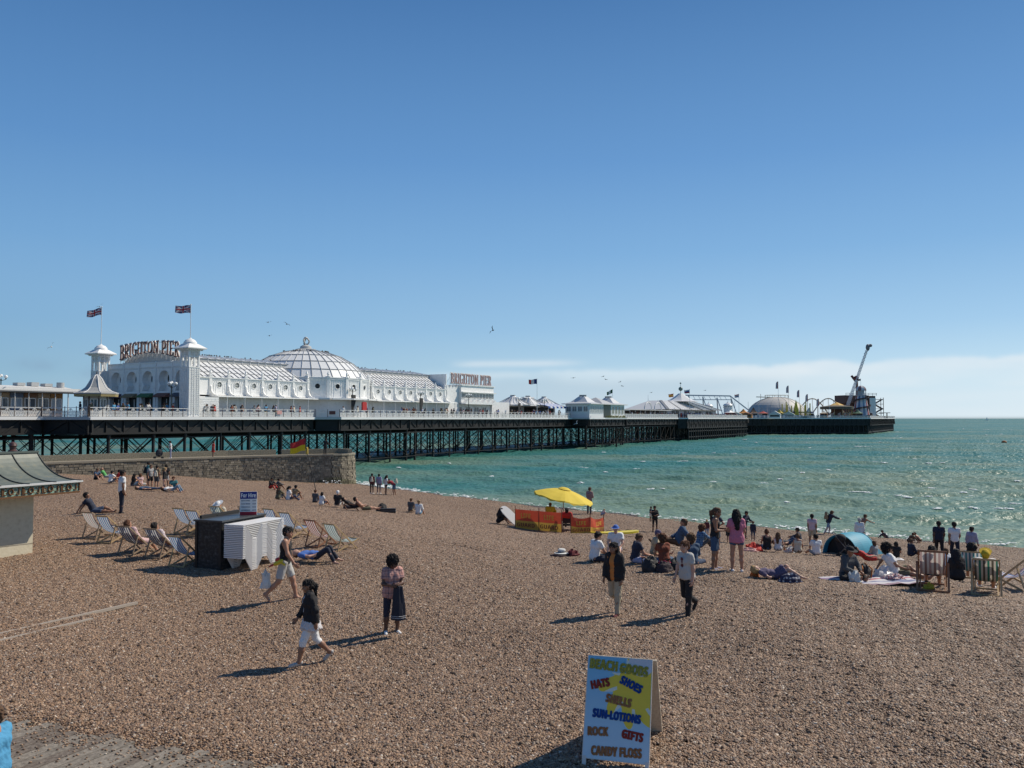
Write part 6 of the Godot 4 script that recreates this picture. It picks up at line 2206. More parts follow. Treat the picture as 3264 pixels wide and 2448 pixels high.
func sling(c: Array, n_across: int) -> ArrayMesh:            # canvas hung along the curve c (z, y), stripes run along it
	var m := MB.new()
	m.mapped = true
	for k in c.size() - 1:
		for j in n_across:
			var x0 := -0.26 + 0.52 * j / n_across
			var x1 := -0.26 + 0.52 * (j + 1) / n_across
			var sag := func(x: float) -> float: return -0.03 * (1.0 - pow(x / 0.26, 2.0))
			var a := Vector3(x0, c[k].y + sag.call(x0), c[k].x)
			var b := Vector3(x1, c[k].y + sag.call(x1), c[k].x)
			var d := Vector3(x1, c[k + 1].y + sag.call(x1), c[k + 1].x)
			var e := Vector3(x0, c[k + 1].y + sag.call(x0), c[k + 1].x)
			var nn := (d - a).cross(b - e).normalized()
			var u0 := float(j) / n_across
			var u1 := (j + 1.0) / n_across
			m.put(a, nn, Vector2(u0, 0)); m.put(b, nn, Vector2(u1, 0)); m.put(d, nn, Vector2(u1, 1))
			m.put(a, nn, Vector2(u0, 0)); m.put(d, nn, Vector2(u1, 1)); m.put(e, nn, Vector2(u0, 1))
	return m.mesh()

const CHAIRS := [
	["deckchair with faded pink and grey stripes next to the seafront shelter", -14.2, -29.1, 156.0, "pink"],
	["empty deckchair with bright blue and white stripes next to the faded pink one", -13.3, -28.3, 156.0, "blue"],
	["navy and white striped deckchair holding a sunbather in pink", -11.75, -26.45, 155.0, "navy"],
	["navy and white striped deckchair holding a sunbather in a white print dress", -10.8, -26.2, 154.0, "navy"],
	["blue and white striped deckchair half hidden by the black cabinet", -9.62, -25.1, 152.0, "blue"],
	["blue and white deckchair standing alone behind the black cabinet", -11.6, -30.4, 153.0, "blue"],
	["blue and white deckchair touching the green striped one behind the cabinet", -11.0, -30.0, 153.0, "blue"],
	["green and white striped deckchair holding a sunbather in a white hat", -10.6, -31.2, 152.0, "green"],
	["dark navy striped deckchair beside the white-hatted sunbather", -9.6, -31.4, 152.0, "navy"],
	["blue and white striped deckchair behind the For Hire board's right edge", -8.6, -31.1, 148.0, "blue"],
	["blue and white striped deckchair between the loungers and the red deckchair", -7.8, -30.3, 147.0, "blue"],
	["red and white striped deckchair standing empty", -6.42, -28.4, 144.0, "red"],
	["sea green and white striped deckchair next to the red one", -5.55, -27.4, 142.0, "green"],
	["brown and cream striped deckchair seen from behind with a sitter's shadow", 10.55, -21.3, 154.0, "brown", 1.12],
	["green and cream striped deckchair seen from behind with a yellow hat above", 11.7, -20.95, 151.0, "deepgreen"],
	["turquoise and white striped deckchair beyond the green and cream one", 13.45, -24.8, 150.0, "turq", 1.05],
	["blue, lilac and white striped deckchair turned side on at the beach's right", 13.35, -22.45, 209.0, "lilac", 1.12],
	["pale striped deckchair beyond the lilac and blue one", 16.9, -27.2, 152.0, "pink"]]

func canvas(kind: String) -> StandardMaterial3D:
	var w := Color(0.74, 0.74, 0.72)
	var sets := {"pink": [Color(0.50, 0.36, 0.35), w, Color(0.40, 0.38, 0.36)], "blue": [Color(0.05, 0.16, 0.42), w, Color(0.08, 0.24, 0.50)], "navy": [Color(0.03, 0.05, 0.13), w, Color(0.09, 0.10, 0.16)], "green": [Color(0.10, 0.22, 0.22), w, Color(0.16, 0.30, 0.30)], "red": [Color(0.25, 0.035, 0.025), w, Color(0.30, 0.05, 0.04)], "brown": [Color(0.30, 0.19, 0.17), Color(0.70, 0.66, 0.62), Color(0.45, 0.32, 0.31)], "deepgreen": [Color(0.03, 0.17, 0.12), Color(0.56, 0.52, 0.44), Color(0.10, 0.09, 0.07)], "turq": [Color(0.10, 0.34, 0.38), w, Color(0.10, 0.22, 0.30)], "lilac": [Color(0.05, 0.17, 0.50), w, Color(0.34, 0.28, 0.50)]}
	var cols := []
	for k in 11: cols.append(sets[kind][[0, 1, 2, 1][k % 4]])
	var m := stripes("canvas_" + kind, cols, true)
	m.backlight = Color(0.8, 0.8, 0.8)
	return m

func deckchair(label: String, x: float, z: float, turn: float, kind: String, size := 1.0) -> void:
	var t := thing("deckchair", label, "deckchair", at(x, z, turn, 0.01), "striped beach deckchairs")
	t.scale = Vector3.ONE * 0.96 * size
	var wood := grained("deckchair_wood", [[0.0, Color(0.30, 0.19, 0.09)], [0.5, Color(0.45, 0.31, 0.16)], [1.0, Color(0.55, 0.41, 0.24)]], 0.03, 2.0, 0.55, 0.0, 15)
	if kind in ["red", "brown"]: wood = M(0.24, 0.11, 0.055, 0.55)
	if kind in ["navy", "pink"]: wood = M(0.30, 0.22, 0.15, 0.6)
	var rail := func(a: Vector3, b: Vector3, called: String) -> void:
		var m := MB.new()
		m.bar(a, b, 0.045, 0.026)
		part(called, m.mesh(), wood, t)
	for s in [-1.0, 1.0]:
		rail.call(Vector3(s * 0.29, 0.96, -0.52), Vector3(s * 0.29, 0.0, 0.56), "back_rail")
		rail.call(Vector3(s * 0.255, 0.38, 0.60), Vector3(s * 0.255, 0.02, -0.42), "seat_rail")
		rail.call(Vector3(s * 0.325, 0.66, -0.18), Vector3(s * 0.325, 0.03, -0.40), "prop_strut")
	rail.call(Vector3(-0.30, 0.95, -0.51), Vector3(0.30, 0.95, -0.51), "head_bar")
	rail.call(Vector3(-0.27, 0.375, 0.59), Vector3(0.27, 0.375, 0.59), "front_bar")
	rail.call(Vector3(-0.33, 0.035, -0.40), Vector3(0.33, 0.035, -0.40), "rear_bar")
	rail.call(Vector3(-0.29, 0.04, 0.52), Vector3(0.29, 0.04, 0.52), "foot_bar")
	var c := []
	for k in 13:
		var f := k / 12.0
		var a := Vector2(-0.51, 0.965)
		var b := Vector2(-0.13, 0.08)
		var d := Vector2(0.59, 0.40)
		c.append(a * (1 - f) * (1 - f) + b * 2.0 * f * (1 - f) + d * f * f)
	part("canvas", sling(c, 14), canvas(kind), t)

func make_lifeguard_post() -> void:
	var red := thin_cloth(Color(0.50, 0.075, 0.035), 0.45)
	var yel := thin_cloth(Color(0.55, 0.33, 0.06), 0.45)
	var runs := [["red and yellow LIFE GUARD windbreak of two panels beside the guard's chair", [Vector3(0.17, 0, -44.4), Vector3(1.38, 0, -43.5), Vector3(2.5, 0, -42.6)], 1.0], ["short red and yellow LIFE GUARD windbreak sagging between its poles", [Vector3(2.95, 0, -42.5), Vector3(3.95, 0, -42.75), Vector3(4.75, 0, -43.9)], 0.86], ["rear red windbreak enclosing the lifeguards' post on the seaward side", [Vector3(0.3, 0, -45.4), Vector3(1.0, 0, -46.2), Vector3(1.9, 0, -46.6)], 0.8]]
	for r in runs:
		var p0: Vector3 = r[1][0]
		var g := ground(p0.x, -p0.z)
		var t := thing("windbreak", r[0], "windbreak", Transform3D(Basis.IDENTITY, Vector3(0, 0, 0)), "lifeguard windbreaks")
		for k in r[1].size():
			var p: Vector3 = r[1][k]
			var y := ground(p.x, -p.z)
			var m := MB.new()
			m.tube(Vector3(p.x, y - 0.2, p.z), Vector3(p.x, y + r[2] + 0.18, p.z), 0.022, 0.02, 6)
			part("pole", m.mesh(), M(0.16, 0.05, 0.03), t)
			if k == r[1].size() - 1: continue
			var q: Vector3 = r[1][k + 1]
			var yq := ground(q.x, -q.z)
			var sag := 0.02 if r[2] > 0.9 else 0.12
			for band in 2:
				m = MB.new()
				var n := 10
				for i in n:
					var f0 := float(i) / n
					var f1 := (i + 1.0) / n
					var row := func(f: float, v: float) -> Vector3:
						var o := p.lerp(q, f)
						var base := lerpf(y, yq, f) + 0.02
						var side := (q - p).cross(Vector3.UP).normalized() * (0.05 * sin(f * PI) + 0.02 * sin(f * 9.0 + v * 4.0))
						return Vector3(o.x, base + v * (r[2] - sag * 4.0 * f * (1.0 - f)), o.z) - side
					var v0 := 0.0 if band == 0 else 0.42
					var v1 := 0.42 if band == 0 else 1.0
					for j in 3:
						var a0 := lerpf(v0, v1, j / 3.0)
						var a1 := lerpf(v0, v1, (j + 1) / 3.0)
						m.quad(row.call(f0, a0), row.call(f1, a0), row.call(f1, a1), row.call(f0, a1))
				part("lower_panel" if band == 0 else "upper_panel", m.mesh(), yel if band == 0 else red, t)
			if r[2] > 0.85:
				var along := (q - p).normalized()
				var b := Basis(along, Vector3.UP, along.cross(Vector3.UP))
				var c := p.lerp(q, 0.5) + Vector3(0, lerpf(y, yq, 0.5), 0) + b.z * 0.10
				var sc := 1.0 if r[2] > 0.9 else 0.82
				fit_text(t, "lettering", "LIFE", Transform3D(b, c + Vector3(0, 0.74 * r[2] - sag * 0.7, 0)), 0.62 * sc, 0.24 * sc, M(0.56, 0.36, 0.05), null)
				fit_text(t, "lettering", "GUARD", Transform3D(b, c + Vector3(0, 0.25 * r[2], 0)), 1.12 * sc, 0.2 * sc, M(0.22, 0.035, 0.025), null)
	# parasol
	var t := thing("parasol", "large yellow parasol tilted over the lifeguards", "parasol", at(2.75, -45.6))
	var m := MB.new()
	m.tube(Vector3(0, -0.2, 0), Vector3(0.02, 2.05, 0), 0.025, 0.025, 7)
	part("pole", m.mesh(), M(0.35, 0.3, 0.2), t)
	var tilt := Basis(Vector3.BACK, deg_to_rad(-11.0)) * Basis(Vector3.RIGHT, deg_to_rad(4.0))
	m = MB.new()
	var seg := 40
	var canopy := func(f: float, a: float) -> Vector3:
		var lobe := 0.5 + 0.5 * cos(a * 8.0)
		var r := 1.62 * f
		return Vector3(r * cos(a), 0.42 * (1.0 - pow(f, 1.6)) - 0.07 * f * f * (1.0 - lobe) - (0.08 * (0.6 + 0.4 * sin(a * 16.0)) if f > 0.99 else 0.0), r * sin(a))
	for i in seg:
		var a0 := TAU * i / seg
		var a1 := TAU * (i + 1) / seg
		var fs := [0.0, 0.25, 0.5, 0.75, 0.97, 1.0]
		for k in 5:
			m.quad(canopy.call(fs[k + 1], a1), canopy.call(fs[k + 1], a0), canopy.call(fs[k], a0), canopy.call(fs[k], a1))
	var ym := StandardMaterial3D.new()
	ym.albedo_color = Color(0.66, 0.50, 0.05).linear_to_srgb()
	ym.roughness = 0.8
	ym.cull_mode = BaseMaterial3D.CULL_DISABLED
	ym.backlight_enabled = true
	ym.backlight = Color(0.4, 0.32, 0.05)
	part("canopy", m.mesh(), ym, t, Transform3D(tilt, Vector3(0.02, 1.78, 0)))
	m = MB.new()
	m.lathe([Vector2(0.34, 0.40), Vector2(0.2, 0.47), Vector2(0.0, 0.50)], 16)
	part("vent_cap", m.mesh(), ym, t, Transform3D(tilt, Vector3(0.02, 1.80, 0)))
	for k in 8:
		m = MB.new()
		m.bar(Vector3(0, 0.36, 0), Vector3(1.5 * cos(TAU * k / 8), 0.0, 1.5 * sin(TAU * k / 8)), 0.012, 0.02)
		part("rib", m.mesh(), M(0.5, 0.5, 0.48), t, Transform3D(tilt, Vector3(0.02, 1.76, 0)))
	# rescue board
	t = thing("rescue_board", "long yellow rescue board lying on the shingle before the windbreak", "surfboard", at(5.25, -43.4, 28.0, 0.08))
	t.rotate_object_local(Vector3.BACK, -0.03)
	m = MB.new()
	var pl := PackedVector2Array()
	for k in 32:
		var a := TAU * k / 32
		pl.append(Vector2(1.5 * signf(cos(a)) * pow(absf(cos(a)), 0.75), 0.29 * signf(sin(a)) * pow(absf(sin(a)), 0.85)))
	m.slab(pl, 0.0, 0.1, func(a, c, h): return Vector3(a, h + 0.05 * pow(absf(a) / 1.5, 3.0), c))
	part("deck", m.mesh(), M(0.62, 0.50, 0.03, 0.35), t)
	for k in 2:
		m = MB.new()
		m.span(-0.25 + 0.85 * k, 0.1 + 0.85 * k, 0.102, 0.106, -0.12, 0.12)
		part("printed_patch", m.mesh(), M(0.35, 0.50, 0.40), t)
	m = MB.new()
	for k in 4: m.chain([Vector3(-1.0 + 0.6 * k, 0.08, -0.3), Vector3(-0.75 + 0.6 * k, 0.16, -0.33), Vector3(-0.5 + 0.6 * k, 0.08, -0.3)], 0.02, 5)
	part("grab_rope", m.mesh(), M(0.05, 0.05, 0.03), t)
	# folding chair and kit
	t = thing("folding_chair", "black folding chair carrying the red-jacketed lifeguard", "chair", at(2.85, -43.6, 178.0))
	m = MB.new()
	for s in [-0.24, 0.24]:
		m.tube(Vector3(s, 0, 0.25), Vector3(s, 0.85, -0.28), 0.015, 0.015, 5)
		m.tube(Vector3(s, 0, -0.25), Vector3(s, 0.45, 0.22), 0.015, 0.015, 5)
	part("frame", m.mesh(), M(0.03, 0.03, 0.03), t)
	m = MB.new()
	m.bar(Vector3(0, 0.40, 0.2), Vector3(0, 0.36, -0.12), 0.03, 0.48)
	m.span(-0.25, 0.25, 0.5, 0.85, -0.30, -0.26)
	part("seat_cloth", m.mesh(), M(0.02, 0.02, 0.022), t)

func thin_cloth(c: Color, glow: float) -> StandardMaterial3D:        # sunlit from behind, it lets some light through
	var m := StandardMaterial3D.new()
	m.albedo_color = c.linear_to_srgb()
	m.roughness = 0.85
	m.cull_mode = BaseMaterial3D.CULL_DISABLED
	m.backlight_enabled = true
	m.backlight = Color(c.r * glow, c.g * glow, c.b * glow).linear_to_srgb()
	return m

func make_tent() -> void:
	var t := thing("pop_up_tent", "turquoise pop-up beach tent with a dark open end", "tent", at(15.9, -39.9, 38.0))
	t.scale = Vector3.ONE * 0.88
	var m := MB.new()
	var n := 30
	var hoop := func(x: float, r: float, k: float) -> Vector3:
		var a := PI * k / n
		return Vector3(x, maxf(0.0, r * 1.05 * sin(a)), r * 0.95 * cos(a))
	var sections := [[-0.95, 1.05], [-0.3, 1.12], [0.4, 1.1], [0.9, 1.02]]
	for i in sections.size() - 1:
		for k in n:
			m.quad(hoop.call(sections[i][0], sections[i][1], k), hoop.call(sections[i][0], sections[i][1], k + 1), hoop.call(sections[i + 1][0], sections[i + 1][1], k + 1), hoop.call(sections[i + 1][0], sections[i + 1][1], k))
	var tm := StandardMaterial3D.new()
	tm.albedo_color = Color(0.05, 0.30, 0.42).linear_to_srgb()
	tm.roughness = 0.62
	tm.cull_mode = BaseMaterial3D.CULL_DISABLED
	tm.backlight_enabled = true
	tm.backlight = Color(0.05, 0.22, 0.30)
	part("shell", m.mesh(), tm, t)
	m = MB.new()
	for k in n: m.tri(hoop.call(0.9, 1.02, k), hoop.call(0.9, 1.02, k + 1), Vector3(0.9, 0, 0))
	part("rear_wall", m.mesh(), tm, t)
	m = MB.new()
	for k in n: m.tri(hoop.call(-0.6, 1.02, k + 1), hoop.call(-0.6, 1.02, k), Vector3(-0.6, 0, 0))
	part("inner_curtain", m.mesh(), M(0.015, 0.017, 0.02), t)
	for s in [[-0.95, 1.05], [0.9, 1.02]]:
		m = MB.new()
		var pts := []
		for k in n + 1: pts.append(hoop.call(s[0], s[1] + 0.012, k))
		m.chain(pts, 0.02, 6)
		part("hoop", m.mesh(), M(0.12, 0.40, 0.50), t)
	m = MB.new()
	m.tri(Vector3(0.9, 0.8, 0.55), Vector3(1.45, 0.02, 1.1), Vector3(0.9, 0.02, 0.95))
	part("side_flap", m.mesh(), tm, t)
	# pushchair
	t = thing("pushchair", "black folding pushchair parked in front of the turquoise tent", "pushchair", at(15.1, -38.4, 60.0))
	m = MB.new()
	for s in [-0.2, 0.2]:
		m.tube(Vector3(s, 0.06, 0.35), Vector3(s, 0.98, -0.42), 0.018, 0.018, 6)
		m.tube(Vector3(s, 0.06, -0.30), Vector3(s, 0.55, 0.1), 0.018, 0.018, 6)
		m.chain([Vector3(s, 0.98, -0.42), Vector3(s, 1.05, -0.52), Vector3(s, 1.02, -0.6)], 0.02, 6)
	part("frame", m.mesh(), M(0.08, 0.08, 0.085, 0.4), t)
	m = MB.new()
	m.bar(Vector3(0, 0.30, 0.2), Vector3(0, 0.34, -0.1), 0.05, 0.38)
	m.bar(Vector3(0, 0.34, -0.1), Vector3(0, 0.85, -0.32), 0.05, 0.38)
	m.ball(Vector3(0, 0.84, -0.2), Vector3(0.22, 0.2, 0.24), 10, 6)
	part("seat", m.mesh(), M(0.014, 0.014, 0.018), t)
	for w in [[-0.22, 0.35], [0.22, 0.35], [-0.22, -0.3], [0.22, -0.3]]:
		m = MB.new()
		m.tube(Vector3(w[0] - 0.02, 0.08, w[1]), Vector3(w[0] + 0.02, 0.08, w[1]), 0.08, 0.08, 12)
		part("wheel", m.mesh(), M(0.02, 0.02, 0.02), t)

func lump(size: Vector3, seed_: int, rough := 0.25, segs := 14, rows := 8) -> ArrayMesh:     # a soft crumpled heap standing on y = 0
	var f := noise(FastNoiseLite.TYPE_SIMPLEX_SMOOTH, 0.9, seed_, 3)
	var m := MB.new()
	var p := func(i: int, j: int) -> Vector3:
		var a := TAU * (i % segs) / segs
		var e := PI / 2 * j / rows
		var d := Vector3(cos(e) * cos(a), sin(e), cos(e) * sin(a))
		var k := 1.0 + rough * f.get_noise_3d(d.x * 2.2, d.y * 2.2, d.z * 2.2) * 2.0
		return Vector3(d.x * size.x, d.y * size.y, d.z * size.z) * k * Vector3(0.5, 1.0, 0.5)
	for j in rows:
		for i in segs:
			m.quad(p.call(i + 1, j), p.call(i, j), p.call(i, j + 1), p.call(i + 1, j + 1))
	return m.mesh()

func towel(wide: float, long: float, seed_: int) -> ArrayMesh:
	var f := noise(FastNoiseLite.TYPE_SIMPLEX_SMOOTH, 1.6, seed_, 2)
	var m := MB.new()
	m.mapped = true
	var n := 12
	var p := func(i: int, j: int) -> Vector3:
		var x := wide * (float(i) / n - 0.5)
		var z := long * (float(j) / n - 0.5)
		return Vector3(x + 0.06 * f.get_noise_2d(z, 9.0), 0.045 + 0.05 * f.get_noise_2d(x * 2.0, z * 2.0), z + 0.06 * f.get_noise_2d(x, 3.0))
	for i in n:
		for j in n:
			var a: Vector3 = p.call(i, j + 1)
			var b: Vector3 = p.call(i + 1, j + 1)
			var d: Vector3 = p.call(i + 1, j)
			var e: Vector3 = p.call(i, j)
			var nn := (d - a).cross(e - b).normalized()
			var uv := [Vector2(i, j + 1) / n, Vector2(i + 1, j + 1) / n, Vector2(i + 1, j) / n, Vector2(i, j) / n]
			m.put(a, nn, uv[0]); m.put(d, nn, uv[2]); m.put(b, nn, uv[1])
			m.put(a, nn, uv[0]); m.put(e, nn, uv[3]); m.put(d, nn, uv[2])
	return m.mesh()

func backpack(label: String, xf: Transform3D, size: Vector3, mat: Material, strap: Material) -> void:
	var t := thing("backpack", label, "bag", xf)
	part("sack", lump(size, hash(label) % 1000, 0.12), mat, t)
	part("front_pocket", lump(Vector3(size.x * 0.6, size.y * 0.55, size.z * 0.5), hash(label) % 991, 0.1), mat, t, Transform3D(Basis.IDENTITY, Vector3(0, 0, size.z * 0.4)))
	var m := MB.new()
	for s in [-1.0, 1.0]: m.chain([Vector3(s * size.x * 0.25, size.y * 0.9, -size.z * 0.2), Vector3(s * size.x * 0.35, size.y * 0.75, -size.z * 0.6), Vector3(s * size.x * 0.3, size.y * 0.2, -size.z * 0.55)], 0.018, 5)
	m.chain([Vector3(-0.06, size.y * 0.95, 0), Vector3(0, size.y * 1.08, 0), Vector3(0.06, size.y * 0.95, 0)], 0.012, 5)
	part("strap", m.mesh(), strap, t)

func make_clutter() -> void:
	var black := M(0.015, 0.014, 0.016, 0.7)
	backpack("black rucksack standing behind the shirtless sunbather", at(-7.5, -49.0, 20), Vector3(0.6, 0.5, 0.4), black, M(0.03, 0.03, 0.03))
	var t := thing("hard_case", "long black case lying beside the shirtless sunbather", "case", at(-7.2, -48.4, 4))
	var m := MB.new()
	m.span(-0.55, 0.55, 0.02, 0.26, -0.2, 0.2)
	part("shell", m.mesh(), black, t)
	m = MB.new()
	m.span(-0.56, 0.56, 0.13, 0.15, -0.205, 0.205)
	part("seam", m.mesh(), M(0.2, 0.2, 0.2, 0.4), t)
	t = thing("sun_hat", "white sun hat with a dark band resting on folded clothes", "hat", at(1.62, -27.6, 15, 0.1))
	m = MB.new()
	m.lathe([Vector2(0.24, 0.0), Vector2(0.25, 0.015), Vector2(0.13, 0.035), Vector2(0.12, 0.13), Vector2(0.09, 0.15), Vector2(0, 0.14)], 16)
	part("crown", m.mesh(), M(0.62, 0.62, 0.60), t)
	m = MB.new()
	m.lathe([Vector2(0.132, 0.04), Vector2(0.128, 0.075)], 16)
	part("band", m.mesh(), M(0.02, 0.02, 0.03), t)
	solo("folded_clothes", "dark plum clothes folded under the white sun hat", "clothes", lump(Vector3(0.7, 0.13, 0.5), 4, 0.2), M(0.035, 0.018, 0.025), at(1.6, -27.55, 10))
	solo("red_bundle", "crumpled dark red bundle next to the white sun hat", "clothes", lump(Vector3(0.42, 0.2, 0.36), 9, 0.4), M(0.13, 0.015, 0.02), at(1.98, -27.5))
	backpack("large black rucksack behind the sitter in the rust-coloured top", at(3.86, -23.6, 5), Vector3(0.55, 0.4, 0.4), black, M(0.03, 0.03, 0.03))
	backpack("pink and black holdall between two black bags", at(4.2, -23.35, -10), Vector3(0.5, 0.28, 0.36), M(0.03, 0.018, 0.022), M(0.42, 0.03, 0.10))
	backpack("soft black bag next to the walker in a grey printed tee", at(4.55, -23.6, 30), Vector3(0.45, 0.34, 0.36), black, M(0.02, 0.02, 0.02))
	var stripe := stripes("towel_stripe", [Color(0.55, 0.53, 0.55), Color(0.25, 0.18, 0.28), Color(0.55, 0.53, 0.55), Color(0.45, 0.2, 0.22), Color(0.55, 0.53, 0.55), Color(0.2, 0.22, 0.35), Color(0.55, 0.53, 0.55), Color(0.3, 0.2, 0.25)], false)
	solo("picnic_blanket", "white and plum striped blanket under the picnicking couple", "blanket", towel(2.5, 1.3, 2), stripe, at(9.5, -22.4, 10))
	solo("blue_cloth", "crumpled bright blue cloth beside the woman in a white blouse", "clothes", lump(Vector3(0.5, 0.14, 0.3), 12, 0.4), M(0.02, 0.04, 0.22), at(10.65, -23.0))
	solo("carrier_bag", "bulging white carrier bag on the striped blanket", "bag", lump(Vector3(0.55, 0.36, 0.42), 14, 0.25), M(0.60, 0.58, 0.57, 0.4), at(10.05, -23.0))
	solo("carrier_bag", "white and red printed carrier bag slumped on the striped blanket", "bag", lump(Vector3(0.62, 0.2, 0.4), 17, 0.35), cloth_blotch("bag_print", Color(0.62, 0.58, 0.56), Color(0.4, 0.06, 0.07), 0.05), at(10.15, -22.55))
	solo("carrier_bag", "small clear carrier bag at the knees of the man in a dark shirt", "bag", lump(Vector3(0.32, 0.24, 0.26), 23, 0.35), M(0.55, 0.57, 0.55, 0.3), at(8.95, -22.2))
	backpack("black and orange rucksack between the picnicking couple", at(9.45, -22.75, 180), Vector3(0.36, 0.42, 0.3), black, M(0.42, 0.14, 0.03))
	solo("flip_flop", "black sandal lying at the edge of the striped blanket", "sandal", lump(Vector3(0.28, 0.06, 0.12), 31, 0.1), black, at(10.75, -22.45, 35))
	solo("red_beach_bag", "scarlet cloth beside the seated woman in a black vest", "clothes", lump(Vector3(0.75, 0.34, 0.5), 35, 0.4), M(0.52, 0.045, 0.03), at(11.0, -38.7))
	solo("pale_bundle", "pale pink cloth in front of the scarlet one", "clothes", lump(Vector3(0.7, 0.16, 0.4), 37, 0.4), M(0.55, 0.32, 0.30), at(10.75, -38.3))
	solo("white_bundle", "small white cloth beside the woman with long brown hair", "clothes", lump(Vector3(0.5, 0.25, 0.4), 39, 0.4), M(0.60, 0.60, 0.60), at(13.0, -39.6))
	solo("beach_towel", "pale towel lying by the sitters at the turquoise tent's right", "towel", towel(0.9, 0.6, 43), M(0.6, 0.58, 0.58), at(17.0, -37.9))
	solo("dark_heap", "low heap of dark clothes beside the sunbather in a white cap", "clothes", lump(Vector3(0.8, 0.22, 0.5), 47, 0.3), M(0.05, 0.035, 0.04), at(-9.6, -50.0))
	solo("white_board", "white bodyboard propped beside the figure in black robes", "bodyboard", body_board(), M(0.60, 0.60, 0.60, 0.4), at(-0.05, -47.0, -35))
	solo("yellow_bag", "small yellow cloth under the brown and cream deckchair", "bag", lump(Vector3(0.3, 0.14, 0.22), 53, 0.3), M(0.5, 0.4, 0.04), at(10.55, -21.5))
	solo("polka_cushion", "navy bag with white dots beside the curled-up sleeper", "bag", lump(Vector3(0.62, 0.22, 0.36), 57, 0.15), cloth_dots("dots", Color(0.02, 0.025, 0.07), Color(0.6, 0.6, 0.6)), at(7.12, -21.75))
	solo("orange_bag", "small orange and blue bag at the curled-up sleeper's back", "bag", lump(Vector3(0.24, 0.2, 0.2), 59, 0.3), M(0.5, 0.13, 0.03), at(6.45, -22.5))

func body_board() -> ArrayMesh:
	var m := MB.new()
	var pl := PackedVector2Array()
	for k in 20:
		var a := TAU * k / 20
		pl.append(Vector2(0.8 * signf(cos(a)) * pow(absf(cos(a)), 0.6), 0.28 * signf(sin(a)) * pow(absf(sin(a)), 0.7)))
	var b := Basis(Vector3.BACK, deg_to_rad(-38.0)) * Basis(Vector3.RIGHT, deg_to_rad(25.0))
	m.slab(pl, -0.03, 0.03, func(a, c, h): return b * Vector3(a, h, c) + Vector3(0, 0.5, 0))
	return m.mesh()

func cloth_blotch(key: String, a: Color, b: Color, freq: float) -> StandardMaterial3D:
	if not mats.has(key):
		var m := StandardMaterial3D.new()
		m.albedo_texture = noise_tex(noise(FastNoiseLite.TYPE_SIMPLEX_SMOOTH, freq, 5, 1), 128, [[0.0, a], [0.55, a], [0.58, b], [1.0, b]])
		m.uv1_triplanar = true
		m.uv1_scale = Vector3.ONE * 3.0
		m.roughness = 0.85
		m.cull_mode = BaseMaterial3D.CULL_DISABLED
		mats[key] = m
	return mats[key]

func cloth_image(key: String, img: Image, scale: float) -> StandardMaterial3D:
	if not mats.has(key):
		var m := StandardMaterial3D.new()
		m.albedo_texture = ImageTexture.create_from_image(img)
		m.uv1_triplanar = true
		m.uv1_scale = Vector3.ONE * scale
		m.roughness = 0.85
		m.cull_mode = BaseMaterial3D.CULL_DISABLED
		mats[key] = m
	return mats[key]

func cloth_dots(key: String, a: Color, b: Color) -> StandardMaterial3D:
	var img := Image.create(64, 64, false, Image.FORMAT_RGB8)
	for y in 64:
		for x in 64:
			var d := minf(Vector2(x - 16, y - 16).length(), Vector2(x - 48, y - 48).length())
			img.set_pixel(x, y, (b if d < 9.0 else a).linear_to_srgb())
	return cloth_image(key, img, 6.0)

# ---------------------------------------------------------------- people
# A figure is laid out as joints for a height of 1.70 m, every bone a tapered capsule; the capsules are joined
# smoothly in a distance field and meshed as surface nets, so that body and clothes are continuous skins.

var folds := noise(FastNoiseLite.TYPE_SIMPLEX_SMOOTH, 1.0, 66, 2)

